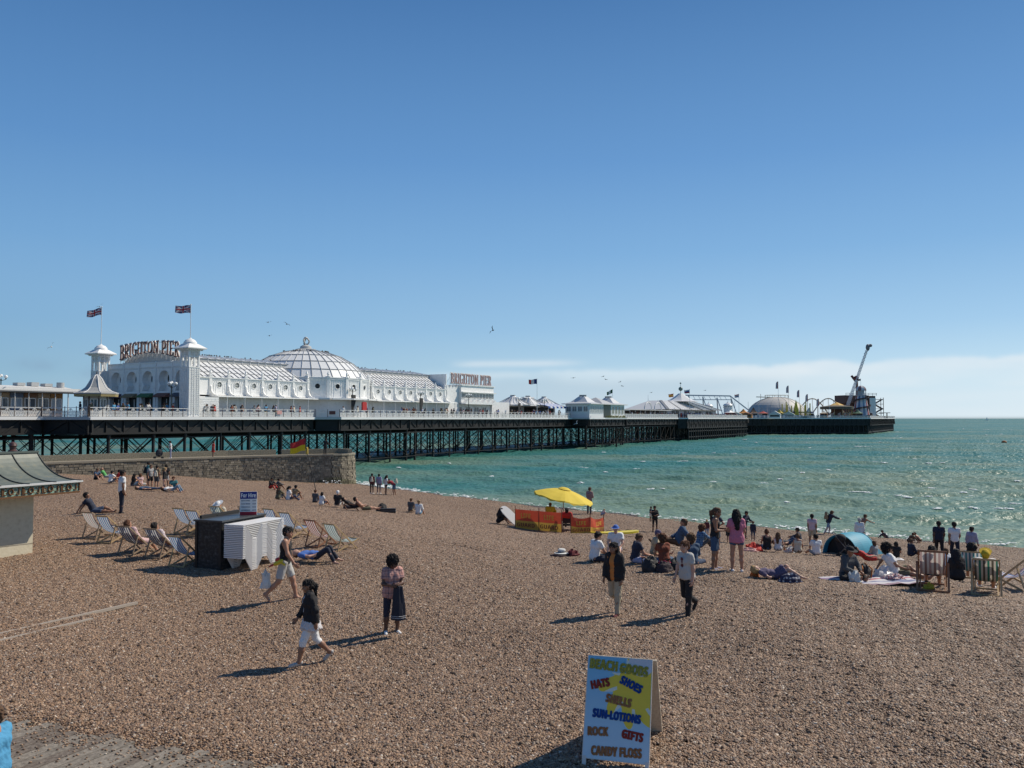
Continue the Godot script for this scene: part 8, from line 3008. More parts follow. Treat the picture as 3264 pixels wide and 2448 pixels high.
	if style == "cap" or style == "hat":
		var mb := MB.new()
		var c0 := H + HU * 0.055
		for i in 16:
			var a := TAU * i / 16
			var b := TAU * (i + 1) / 16
			var ra := 0.115 + (0.09 * maxf(0.0, cos(a)) if style == "cap" else 0.09)
			var rb := 0.115 + (0.09 * maxf(0.0, cos(b)) if style == "cap" else 0.09)
			mb.tri(c0, c0 + HF * ra * cos(a) + HX * ra * sin(a), c0 + HF * rb * cos(b) + HX * rb * sin(b))
		part("brim", mb.mesh(), hm, bm)

func make_people() -> void:
	beach_crowd()
	pier_crowd()

func P(label: String, x: float, z: float, turn: float, tall: float, pose: String, top: String, low: String, hair: String, skin: String, shoes := "bare", o := {}) -> void:
	person(label, at(x, z, turn, -0.012), tall, pose, top, low, hair, skin, shoes, o)

func on_groyne(x: float, z: float, turn: float) -> Transform3D:
	return Transform3D(Basis(Vector3.UP, deg_to_rad(turn)), Vector3(x, 3.14, z))

func beach_crowd() -> void:
	var w := {"woman": true}
	var wf := {"woman": true, "fine": 2}
	# walkers and standers on the near shingle
	P("man in a black vest and grey shorts striding along with a white bag", -5.6, -20.9, 92, 1.86, "walk", "tank:black", "shorts:paleg", "short:dark", "sun", "bare", {"fine": 2})
	P("woman in a black cardigan over a white lace dress and white leggings, walking", -3.75, -15.9, -72, 1.60, "walk", "jacket:black:lace", "capri:white", "pony:dark", "mid", "silver", {"woman": true, "fine": 2, "fat": 1.13, "tunic": "lace"})
	P("woman in a pink plaid shirt standing with a dark jacket in her hands", -2.5, -17.7, 20, 1.62, "hold", "blouse:plaid", "capri:navy", "curly:dark", "deep", "white", {"woman": true, "fine": 2, "fat": 1.08})
	P("woman in beige trousers and orange top under an open black cardigan, walking", 2.25, -18.5, -42, 1.60, "walk_kick", "jacket:black:orange", "trousers:beige", "long:dark", "mid", "maroon", {"woman": true, "fine": 2, "fat": 1.12})
	P("person in a grey printed tee and black trousers walking past the sitters", 3.75, -18.2, -58, 1.64, "walk_kick", "tee:paleg", "trousers:black", "short:auburn", "fair", "black", {"woman": true, "fine": 2, "fat": 1.08, "print": true})
	P("woman in a black vest and long denim shorts holding a camera", 5.62, -23.5, 72, 1.74, "hold", "tank:black", "shorts:denim", "pony:brown", "mid", "lilac", wf)
	P("woman in a pink tee and denim shorts, long black hair down her back", 6.15, -23.2, 172, 1.72, "hold", "blouse:pink", "short:denim", "long:dark", "sun", "white", wf)
	P("man in a white tee and dark trousers standing behind the reclining man in navy", -16.2, -35.1, 130, 1.84, "stand", "tee:white", "trousers:djeans", "short:dark", "mid", "black_boot")
	P("man in a navy tee and shorts leaning back on his hands", -17.5, -35.4, 100, 1.80, "sit_back", "tee:navy", "shorts:jeans", "short:dark", "mid")
	P("man in blue tee and dark jeans lying on his back with knees raised", -5.85, -25.45, 88, 1.72, "lie_knees", "tee:blue", "trousers:djeans", "bald:auburn", "fair", "bare")
	# the group by the groyne
	P("bather in a denim blue top sitting apart from the group below the groyne", -31.7, -64.4, 60, 1.70, "sit", "tee:denim", "shorts:black", "short:brown", "sun")
	P("bather in a bright green tee leaning back with hands behind", -33.2, -69.0, 100, 1.70, "sit_back", "tee:green", "shorts:grey", "bald:brown", "sun")
	P("bather in a white tee sitting with back turned below the groyne", -29.0, -61.0, 150, 1.70, "sit", "tee:white", "shorts:navy", "short:dark", "sun")
	P("bather in a red top sitting near the backpackers", -29.4, -62.9, 120, 1.75, "sit", "tee:red", "shorts:black", "short:dark", "mid")
	P("dark-haired woman in black sitting on the shingle by the standing backpackers", -26.2, -58.4, 150, 1.65, "sit", "tank:black", "shorts:denim", "long:dark", "sun", "bare", w)
	P("woman in a pale pink top sitting beside the backpackers", -26.5, -60.3, -150, 1.65, "sit_cross", "tee:palep", "shorts:grey", "bob:auburn", "fair", "bare", w)
	P("sunbather in blue jeans lying flat before the backpackers", -24.2, -56.2, 110, 1.75, "lie", "tee:denim", "trousers:jeans", "short:brown", "fair")
	P("man in a teal tee and black shorts with a dark rucksack", -25.9, -60.1, 120, 1.76, "stand", "tee:teal", "shorts:black", "cap:dark", "mid", "black")
	P("backpacker in a grey top standing in the group below the groyne", -24.6, -57.5, 60, 1.62, "stand", "tee:grey", "shorts:black", "short:brown", "sun", "black")
	P("backpacker with a tan pack and dark shorts standing in the group", -24.0, -57.1, 170, 1.62, "stand", "tee:tan", "shorts:dgrey", "short:dark", "sun", "black")
	P("tall backpacker in black standing behind the tan pack", -23.9, -58.4, -160, 1.66, "stand", "tee:black", "shorts:grey", "short:dark", "mid", "black")
	P("blonde girl in a black jacket and pink shorts standing by the backpackers", -22.9, -55.7, 100, 1.56, "stand", "long:black", "short:palep", "bob:blond", "fair", "black", w)
	P("man in a dark green tee sitting over a sunbather in blue jeans", -22.4, -55.9, 30, 1.75, "sit_low", "tee:teal", "shorts:brown", "short:auburn", "sun")
	P("sunbather in white top and blue jeans lying with one knee up", -21.9, -54.6, 95, 1.70, "lie_knees", "tee:white", "trousers:ljeans", "bob:auburn", "fair", "bare", w)
	person("walker in a white shirt pushing a buggy along the groyne", on_groyne(-33.0, -81.6, -60), 1.72, "hold", "tee:white", "trousers:lilac", "short:dark", "mid", "white")
	person("woman in a long red dress on top of the stone groyne", on_groyne(-29.6, -83.6, 130), 1.62, "stand", "dress:red", "none", "bun:dark", "mid", "black", w)
	person("figure in dark clothes standing at the rounded end of the groyne", on_groyne(-20.2, -91.2, 160), 1.70, "lean_rail", "jacket:black", "trousers:black", "short:dark", "mid", "black")
	P("bather in maroon sitting on the shingle behind the shelter's roof", -40.0, -66.5, 80, 1.7, "sit", "tee:maroon", "shorts:black", "short:auburn", "sun")
	# sitters in the middle of the beach
	P("sitter in black with red trousers at the far end of the beach", -19.0, -66.5, 60, 1.70, "sit", "long:black", "trousers:red", "short:dark", "mid")
	P("sitter in dark grey behind the one in red trousers", -18.8, -67.6, 120, 1.65, "sit", "long:dgrey", "shorts:black", "short:dark", "mid")
	P("sitter in dark green beside the woman in a white blouse", -14.9, -53.8, 150, 1.60, "sit", "long:olive", "trousers:dgrey", "long:brown", "sun", "bare", w)
	P("woman in a white blouse and jeans with a long ponytail, sitting", -14.1, -53.3, 120, 1.72, "sit_low", "blouse:white", "trousers:jeans", "pony:dark", "sun", "bare", w)
	P("dark-haired bather behind the woman in a white blouse", -14.2, -55.2, 160, 1.70, "sit", "tee:tan", "shorts:navy", "short:dark", "mid")
	P("sitter in grey seen from behind next to a dark-haired woman in white", -12.3, -52.8, 168, 1.50, "sit_low", "tee:dgrey", "shorts:navy", "short:auburn", "sun")
	P("woman in white with dark hair seated beside the grey-shirted sitter", -11.4, -50.6, 150, 1.45, "sit_low", "blouse:white", "shorts:jeans", "bob:dark", "sun", "bare", w)
	P("sitter in a white cap and black top", -10.4, -50.4, 175, 1.75, "sit_low", "tee:black", "trousers:paleg", "cap:white", "sun")
	P("woman in black lying next to the shirtless sunbather", -8.9, -47.3, 100, 1.60, "recline", "tee:black", "shorts:black", "bob:dark", "mid", "bare", w)
	P("shirtless man in olive shorts propped on one elbow", -8.3, -47.3, 110, 1.78, "recline_side", "none", "shorts:olive", "short:dark", "sun")
	P("student with a cream backpack and black leggings at the water's edge", -12.2, -73.6, 165, 1.78, "stand", "long:maroon", "slim:black", "short:dark", "mid", "white")
	P("student in a blue grey shirt and jeans at the water's edge", -11.65, -74.0, 170, 1.76, "stand", "long:lilac", "slim:jeans", "short:dark", "mid", "white")
	P("student in a white top and dark skirt with long hair at the water's edge", -10.85, -72.8, 120, 1.72, "hold", "tee:white", "short:black", "long:dark", "mid", "bare", w)
	P("student in red bending forward at the water's edge", -10.15, -72.8, -110, 1.70, "bend", "tee:crimson", "shorts:denim", "short:dark", "mid")
	P("dark-haired sitter in a grey tee by the water", -6.25, -52.2, 165, 1.55, "sit_low", "tee:dgrey", "shorts:tan", "short:auburn", "sun")
	P("sitter in a white shirt with a straw-coloured hat by the water", -5.45, -49.3, 170, 1.60, "sit_low", "long:white", "shorts:sky", "hat:tan", "sun")
	P("figure in black robes sitting beside the white bodyboard", -0.75, -47.3, 80, 1.62, "sit", "jacket:black", "skirt:black", "long:black", "mid", "bare", {"woman": true, "hood": true})
	P("lifeguard in a yellow jacket standing under the parasol", 2.0, -45.0, 165, 1.70, "sit", "jacket:yellow", "shorts:red", "bald:brown", "mid", "bare", {"lift": 0.5})
	P("lifeguard in a red jacket sitting on the folding chair", 2.85, -43.55, 172, 1.75, "deck", "jacket:red", "trousers:black", "short:dark", "deep", "black", {"lift": 0.14})
	P("man in a striped maroon shirt watching the sea", 5.5, -60.2, 140, 1.95, "hold", "long:hoops", "trousers:dgrey", "short:brown", "sun", "black")
	P("blonde toddler in a pale pink top crouching at the water", 6.3, -59.5, 120, 0.95, "crouch", "tee:palep", "shorts:ljeans", "bob:blond", "fair")
	P("woman in black carrying a small child on her arm", 8.1, -48.0, 10, 1.50, "carry", "long:black", "slim:black", "short:dark", "mid", "black", w)
	P("small child in navy carried on the woman in black's arm", 7.83, -47.85, 60, 0.85, "hold", "tee:navy", "shorts:cream", "short:dark", "mid", "bare", {"lift": 0.62})
	# the ring of friends on the crest
	P("young man in a white tee sitting with his back turned, dark jeans", 2.5, -25.9, 120, 1.75, "sit_cross", "tee:white", "trousers:djeans", "short:dark", "sun", "bare")
	P("young man in a blue cap and white tee facing his friends", 3.4, -27.7, -15, 1.72, "sit_low", "tee:white", "shorts:lilac", "cap:blue", "fair")
	P("young man in a navy tee sitting next to the blue cap", 3.65, -25.3, 100, 1.68, "sit_cross", "tee:navy", "shorts:lilac", "short:brown", "sun")
	P("sitter in a rust-coloured top with auburn hair, seen from behind", 4.45, -24.8, -168, 1.62, "sit_cross", "tee:rust", "shorts:denim", "curly:auburn", "sun", "bare", w)
	P("person in a purple cap half hidden by the rust-coloured top", 4.5, -26.9, 60, 1.60, "sit_cross", "tee:beige", "shorts:tan", "cap:purple", "sun")
	P("man in a denim jacket and brown trousers lounging on one arm", 5.95, -30.3, -100, 1.90, "sit_arm", "jacket:denim", "trousers:brown", "short:brown", "sun", "brown")
	P("curly-haired woman in a blue plaid shirt", 6.9, -31.3, 110, 1.62, "sit", "long:bplaid", "trousers:dgrey", "curly:auburn", "fair", "maroon", w)
	P("curly-haired sitter in a faded denim shirt, back turned", 5.15, -24.2, -175, 1.70, "sit_cross", "long:denim", "trousers:jeans", "curly:brown", "sun")
	P("toddler in navy standing near the water behind the woman with the camera", 10.6, -46.1, 150, 0.98, "stand", "long:maroon", "slim:ljeans", "short:blond", "fair")
	P("man in a navy tee behind the woman with the camera", 8.9, -37.0, 150, 1.72, "stand_hip", "tee:navy", "shorts:denim", "short:dark", "mid")
	P("child in a dark hat near the woman in pink", 11.0, -43.0, 130, 1.10, "stand", "tee:navy", "shorts:dgrey", "short:dark", "mid")
	P("adult in navy bending towards a child by the water", 12.6, -45.9, 40, 1.55, "lean_rail", "long:navy", "slim:dgrey", "short:dark", "mid")
	P("small child in navy and jeans standing beside the adult in navy", 12.8, -45.0, 150, 1.06, "stand", "long:navy", "slim:jeans", "short:brown", "sun")
	# the row in front of the turquoise tent
	P("woman in a black vest with a red-brown bun sitting by the scarlet cloth", 11.7, -38.9, 175, 1.78, "sit_low", "tank:black", "shorts:denim", "bun:auburn", "sun", "bare", w)
	P("woman in a white vest with long brown hair", 12.2, -38.9, 150, 1.62, "sit_low", "tank:white", "shorts:grey", "long:brown", "sun", "bare", w)
	P("person in blue jeans lying with knees raised behind the women in white", 13.7, -42.2, 90, 1.65, "lie_knees", "tee:dgrey", "trousers:jeans", "short:dark", "sun")
	P("sitter in dark blue facing the women in white", 14.9, -43.8, -120, 1.55, "sit", "long:navy", "trousers:jeans", "short:dark", "mid")
	P("woman in a white top with tied-up brown hair", 12.95, -38.4, 165, 1.62, "sit_low", "tank:cream", "shorts:brown", "bun:brown", "sun", "bare", w)
	P("sitter in a white tee nearest the turquoise tent", 13.5, -37.6, 178, 1.75, "sit_low", "tee:white", "shorts:grey", "short:dark", "sun")
	P("man in a pink checked shirt standing behind the sitters", 15.3, -43.2, 150, 1.66, "stand", "tee:checked", "shorts:beige", "short:dark", "mid")
	P("boy in a navy jacket throwing a stone into the sea", 18.9, -50.6, 95, 1.52, "throw", "jacket:navy", "slim:ljeans", "bob:auburn", "fair", "bare")
	P("sleeper in purple curled up on the shingle", 6.9, -22.2, 80, 1.45, "curl", "dress:purple", "none", "bob:blond", "fair", "bare", w)
	P("shirtless boy bending to throw at the water's edge", 19.8, -47.9, 110, 1.50, "throw", "none", "shorts:dgrey", "short:brown", "mid")
	P("white-haired man in a white shirt with a walking stick", 17.6, -42.9, 160, 1.56, "stand", "long:white", "trousers:dgrey", "short:silver", "fair", "black")
	P("child in navy crouching alone at the water's edge", 21.6, -48.8, -110, 1.05, "crouch", "long:navy", "slim:navy", "short:dark", "mid")
	P("child in brown crouching next to a suntanned child", 21.8, -46.6, 100, 1.15, "crouch", "long:brown", "slim:dgrey", "short:auburn", "mid")
	P("suntanned child in shorts crouching at the foam", 22.7, -47.1, -120, 1.15, "crouch", "none", "shorts:brown", "short:brown", "sun")
	# picnickers and the right-hand end
	P("man in a dark blue shirt and cap unpacking on the striped blanket", 8.95, -22.75, 25, 1.72, "sit_cross", "long:dgrey", "trousers:black", "cap:black", "mid", "bare", {"fat": 1.15})
	P("sunbather in scarlet lying behind the picnic", 14.4, -34.4, 100, 1.60, "recline", "tee:red", "shorts:red", "bob:dark", "mid", "bare", w)
	P("child in a grey top sitting beyond the picnic", 16.4, -38.3, -160, 1.40, "sit_low", "tee:grey", "shorts:denim", "bob:brown", "fair")
	P("woman in a white blouse with wind-blown dark hair at the picnic", 10.5, -23.3, 75, 1.74, "sit_arm", "blouse:white", "shorts:olive", "curly:dark", "mid", "bare", {"woman": true, "fine": 2})
	P("child in black sitting behind the woman in a white blouse", 17.4, -38.4, 160, 1.40, "sit_low", "tee:black", "shorts:tan", "bob:dark", "sun")
	P("man in navy sitting sideways near the water", 18.5, -39.4, 100, 1.55, "sit_low", "long:navy", "trousers:djeans", "short:brown", "sun")
	P("man in a navy tee walking beside one in a white tee", 19.6, -38.9, 160, 1.78, "walk_slow", "tee:navy", "trousers:black", "short:dark", "deep", "black")
	P("man in a white tee and dark trousers walking to the water", 20.0, -38.3, 165, 1.80, "walk_slow", "tee:white", "trousers:djeans", "short:dark", "mid", "black")
	P("man in a lilac shirt and dark jeans walking along the beach", 20.7, -38.2, 120, 1.62, "walk_slow", "long:lilac", "trousers:djeans", "short:dark", "mid", "black")
	P("woman in black with very long black hair sitting behind the deckchairs", 12.7, -24.2, 176, 1.66, "sit_low", "long:black", "skirt:black", "long:black", "mid", "bare", {"woman": true, "fat": 1.1})
	P("sitter in white beyond the woman in black", 18.1, -35.3, -170, 1.45, "sit_low", "tee:white", "shorts:grey", "bob:brown", "sun", "bare", w)
	P("sitter in a white vest with long brown hair beyond the deckchairs", 19.0, -35.3, 150, 1.45, "sit_low", "tank:white", "shorts:tan", "long:brown", "sun", "bare", w)
	# people in the deckchairs
	P("sunbather in pink lying in a navy deckchair", -11.72, -26.47, 155, 1.66, "deck", "tee:palep", "shorts:palep", "short:auburn", "sun", "bare", {"lift": 0.02})
	P("sunbather in a white print dress lying in a navy deckchair", -10.77, -26.22, 154, 1.66, "deck", "dress:floral", "none", "bun:dark", "sun", "bare", {"woman": true, "lift": 0.02})
	P("sunbather in a white hat in the green striped deckchair", -10.57, -31.22, 152, 1.66, "deck", "tee:cream", "shorts:tan", "hat:white", "sun", "bare", {"lift": 0.02})
	P("dark-haired sunbather in the deckchair beside the white hat", -9.57, -31.42, 152, 1.66, "deck", "tee:dgrey", "shorts:black", "short:brown", "mid", "bare", {"lift": 0.02})
	P("sitter in pale blue sunk in the brown and cream deckchair", 10.56, -21.33, 154, 1.72, "deck", "tee:ljeans", "shorts:navy", "short:dark", "sun", "black", {"lift": 0.02})
	P("sitter in a yellow hat in the green and cream deckchair", 11.71, -20.98, 151, 1.72, "deck", "tee:white", "shorts:tan", "cap:yellow", "sun", "white", {"lift": 0.02})
	P("dark-haired sitter in the turquoise deckchair", 13.47, -24.83, 150, 1.78, "deck", "tee:denim", "shorts:dgrey", "curly:dark", "sun", "bare", {"lift": 0.02})
	P("person in a light blue tee sitting on the plank walk", -6.45, -10.75, -100, 1.70, "sit_low", "tee:sky", "shorts:navy", "short:brown", "sun", "bare", {"fine": 2, "lift": 0.08})
	held_things()

func held_things() -> void:
	# what the people carry
	var y := ground(-5.6, 20.9)
	solo("plastic_bag", "white plastic bag hanging from the hand of the man in a black vest", "bag", lump(Vector3(0.24, 0.42, 0.2), 71, 0.3), M(0.62, 0.62, 0.60, 0.4), Transform3D(Basis.IDENTITY, Vector3(-6.02, y + 0.34, -20.75)))
	var t := thing("water_pistol", "yellow and red toy water pistol carried by the man in a black vest", "toy", Transform3D(Basis(Vector3.BACK, 0.5), Vector3(-5.68, y + 0.98, -20.62)))
	var m := MB.new()
	m.ball(Vector3.ZERO, Vector3(0.14, 0.06, 0.045), 10, 6)
	m.bar(Vector3(0.05, 0, 0), Vector3(0.12, -0.14, 0), 0.04, 0.05)
	part("body", m.mesh(), M(0.58, 0.46, 0.03, 0.35), t)
	m = MB.new()
	m.tube(Vector3(-0.12, 0.01, 0), Vector3(-0.24, 0.02, 0), 0.025, 0.02, 8)
	m.ball(Vector3(0.02, 0.07, 0), Vector3(0.07, 0.05, 0.04), 8, 5)
	part("tank", m.mesh(), M(0.45, 0.04, 0.03, 0.35), t)
	# the jacket over the arm of the woman in plaid: a hanging fold of cloth
	y = ground(-2.5, 17.7)
	m = MB.new()
	var n := 14
	var p := func(i: int, f: float) -> Vector3:
		var a := TAU * i / n
		var r := lerpf(0.085, 0.15, f)
		return Vector3(cos(a) * r * (1.0 + 0.18 * sin(a * 5.0 + f * 3.0)), -0.68 * f, sin(a) * r * 0.5 * (1.0 + 0.2 * cos(a * 4.0)))
	for i in n:
		for k in 6:
			m.quad(p.call(i + 1, (k + 1) / 6.0), p.call(i, (k + 1) / 6.0), p.call(i, k / 6.0), p.call(i + 1, k / 6.0))
		m.tri(p.call(i, 0.0), Vector3(0, 0.02, 0), p.call(i + 1, 0.0))
	t = thing("carried_jacket", "dark navy jacket hanging from the hands of the woman in pink plaid", "jacket", Transform3D(Basis.IDENTITY, Vector3(-2.33, y + 1.02, -17.42)))
	part("cloth", m.mesh(), M(0.018, 0.02, 0.034, 0.85), t)
	m = MB.new()
	for k in 2:
		for i in n: m.tube(p.call(i, 0.88 + 0.05 * k) * Vector3(1.02, 1, 1.02), p.call(i + 1, 0.88 + 0.05 * k) * Vector3(1.02, 1, 1.02), 0.006, 0.006, 4, false)
	part("hem_stripe", m.mesh(), M(0.45, 0.45, 0.47), t)
	t = thing("camera", "black camera in the hands of the woman in a black vest", "camera", Transform3D(Basis(Vector3.UP, 1.2), Vector3(5.93, ground(5.62, 23.5) + 1.02, -23.36)))
	m = MB.new()
	m.span(-0.07, 0.07, -0.045, 0.045, -0.03, 0.03)
	m.span(-0.03, 0.03, 0.045, 0.07, -0.025, 0.03)
	part("body", m.mesh(), M(0.012, 0.012, 0.013, 0.4), t)
	m = MB.new()
	m.tube(Vector3(0, -0.005, 0.03), Vector3(0, -0.02, 0.11), 0.038, 0.034, 12)
	part("lens", m.mesh(), M(0.02, 0.02, 0.022, 0.25), t)
	# backpacks worn by the students and the backpackers
	var packs := [["cream backpack worn by the student in black leggings", -12.2, -73.45, 1.15, "cream", 165], ["cream backpack worn by the student in a white top", -11.0, -72.75, 1.1, "cream", 120], ["cream backpack on the back of the bending student", -9.95, -72.75, 1.15, "cream", -110], ["dark rucksack worn by the man in a teal tee", -26.05, -60.0, 1.0, "black", 120], ["tan rucksack worn by the backpacker in dark shorts", -24.0, -56.92, 0.95, "cream", 170], ["brown rucksack worn by the boy in a navy jacket", 18.78, -50.62, 1.0, "tan", 95]]
	for q in packs:
		var g := ground(q[1], -q[2])
		backpack(q[0], Transform3D(Basis(Vector3.UP, deg_to_rad(q[5] + 180.0)), Vector3(q[1], g + q[3] * 0.92, q[2])), Vector3(0.30, 0.42, 0.2), pick(q[4]), M(0.05, 0.04, 0.03))
	t = thing("walking_stick", "thin brown walking stick of the white-haired man", "stick", at(17.9, -42.8))
	m = MB.new()
	m.tube(Vector3(0, 0, 0), Vector3(-0.06, 0.78, 0), 0.014, 0.012, 6)
	m.chain([Vector3(-0.06, 0.78, 0), Vector3(-0.08, 0.84, 0), Vector3(-0.14, 0.83, 0)], 0.013, 6)
	part("shaft", m.mesh(), M(0.10, 0.05, 0.025), t)
	t = thing("buggy", "dark child's buggy being pushed along the groyne top", "pushchair", Transform3D(Basis(Vector3.UP, -1.05), Vector3(-33.9, 3.14, -81.1)))
	m = MB.new()
	for s in [-0.2, 0.2]:
		m.tube(Vector3(s, 0.1, 0.4), Vector3(s, 1.0, -0.4), 0.02, 0.02, 6)
		m.tube(Vector3(s, 0.1, -0.3), Vector3(s, 0.6, 0.15), 0.02, 0.02, 6)
	part("frame", m.mesh(), M(0.1, 0.1, 0.1), t)
	m = MB.new()
	m.ball(Vector3(0, 0.55, 0), Vector3(0.24, 0.38, 0.34), 10, 7)
	part("seat", m.mesh(), M(0.02, 0.02, 0.03), t)
	for q in [[-0.22, 0.4], [0.22, 0.4], [-0.22, -0.3], [0.22, -0.3]]:
		m = MB.new()
		m.tube(Vector3(q[0] - 0.02, 0.1, q[1]), Vector3(q[0] + 0.02, 0.1, q[1]), 0.1, 0.1, 12)
		part("wheel", m.mesh(), M(0.02, 0.02, 0.02), t)

func pier_crowd() -> void:
	# strollers on the deck, copied from a few figures and dressed singly
	var protos := []
	var kinds := [["lean_rail", "tee:white", "trousers:jeans", "short:dark", "sun", false], ["stand", "long:navy", "trousers:black", "short:brown", "fair", false], ["hold", "tee:red", "shorts:tan", "bob:auburn", "sun", true], ["walk_slow", "tee:white", "trousers:beige", "short:silver", "fair", false], ["lean_rail", "jacket:black", "slim:jeans", "long:dark", "mid", true]]
	var tops := ["white", "navy", "red", "black", "paleg", "sky", "rust", "dgrey", "lilac", "olive", "blue", "cream", "palep"]
	var words := {"white": "white", "navy": "navy", "red": "red", "black": "black", "paleg": "pale grey", "sky": "light blue", "rust": "rust red", "dgrey": "dark grey", "lilac": "lilac", "olive": "olive", "blue": "blue", "cream": "cream", "palep": "pale pink"}
	var lows := ["jeans", "black", "beige", "dgrey", "navy"]
	var r := RandomNumberGenerator.new()
	r.seed = 11
	var zones := [["by the railing in front of the arcade of stalls", -47.0, -16.5, -6.9, 20, 1.2], ["by the railing between the kiosk and the palace entrance", -13.0, -0.8, -0.9, 22, 2.4], ["by the railing along the palace's near wing", 3.0, 21.0, -0.7, 19, 0.5], ["in the bay below the palace dome", 25.0, 40.0, 2.1, 4, 0.6], ["by the railing along the palace's far wing", 43.0, 61.0, -0.7, 22, 0.9], ["by the railing at the far white block", 61.0, 76.0, -0.8, 13, 0.9], ["on the deck by the tent-roofed stalls", 83.0, 106.0, -0.9, 30, 2.5]]
	for zi in zones.size():
		var z: Array = zones[zi]
		for k in z[4]:
			var ki := r.randi() % 5
			var tn: String = tops[r.randi() % tops.size()]
			var u := r.randf_range(z[1], z[2])
			var w: float = z[3] - r.randf() * z[5]
			var turn := r.randf_range(-0.6, 0.6) + (0.0 if r.randf() < 0.65 else PI * 0.5 * (1.0 if r.randf() < 0.5 else -1.0))
			var xf := pier(u, w, DECK, turn)
			var label: String = "person in %s %s" % [words[tn], z[0]]
			var o: Node3D
			if protos.size() <= ki or protos[ki] == null:
				while protos.size() <= ki: protos.append(null)
				var q: Array = kinds[ki]
				o = person(label, xf, 1.70, q[0], q[1], q[2], q[3], q[4], "black", {"fine": 0, "woman": q[5]})
				protos[ki] = o
			else:
				o = protos[ki].duplicate()
				o.name = numbered("person")
				add_child(o)
				o.transform = xf
			o.scale = Vector3.ONE * r.randf_range(0.94, 1.06)
			o.set_meta("label", label)
			o.set_meta("group", "strollers " + str(z[0]))
			for c in o.get_child(0).get_children():
				if String(c.name).begins_with("top"): c.material_override = pick(tn)
				elif String(c.name) in ["trousers", "shorts"]: c.material_override = pick(lows[r.randi() % 5])
	# the packed deck further out reads as one mass
	var mm := MultiMesh.new()
	mm.transform_format = MultiMesh.TRANSFORM_3D
	mm.use_colors = true
	mm.mesh = crowd_mesh()
	var spots := []
	for k in 210:
		var u := r.randf_range(132, 252)
		spots.append(pier(u, (-0.9 if u < 183.0 else 1.5) - r.randf() * 4.0, DECK, r.randf() * TAU))
	for k in 60: spots.append(over(r.randf_range(104, 150), r.randf_range(372, 384), DECK, r.randf() * TAU))
	mm.instance_count = spots.size()
	for k in spots.size():
		mm.set_instance_transform(k, spots[k])
		var c: Color = [Color(0.6, 0.6, 0.6), Color(0.03, 0.04, 0.08), Color(0.02, 0.02, 0.02), Color(0.3, 0.05, 0.04), Color(0.2, 0.2, 0.22), Color(0.1, 0.16, 0.3), Color(0.3, 0.25, 0.2)][r.randi() % 7]
		mm.set_instance_color(k, c)
	var o := MultiMeshInstance3D.new()
	o.name = "distant_crowd"
	o.multimesh = mm
	var cm := StandardMaterial3D.new()
	cm.vertex_color_use_as_albedo = true
	cm.roughness = 0.9
	o.material_override = cm
	add_child(o)
	o.set_meta("kind", "stuff")
	o.set_meta("label", "dense far crowd on the deck by the concert hall and rides")
	o.set_meta("category", "crowd")

func crowd_mesh() -> ArrayMesh:
	var j := joints("stand", 1.0)
	var bones := [[j.pelvis, 0.15, j.chest, 0.17], [j.head, 0.1, j.head + j.HU * 0.02, 0.1], [j.neck, 0.06, j.head, 0.06]]
	for k in ["l", "r"]:
		bones.append([j[k + "hip"], 0.09, j[k + "ankle"], 0.05])
		bones.append([j[k + "sho"], 0.06, j[k + "hand"], 0.04])
	for b in bones:
		b[0] += Vector3(0, 0.87, 0)
		b[2] += Vector3(0, 0.87, 0)
	return skin_mesh(bones, 0.06, 0.05)

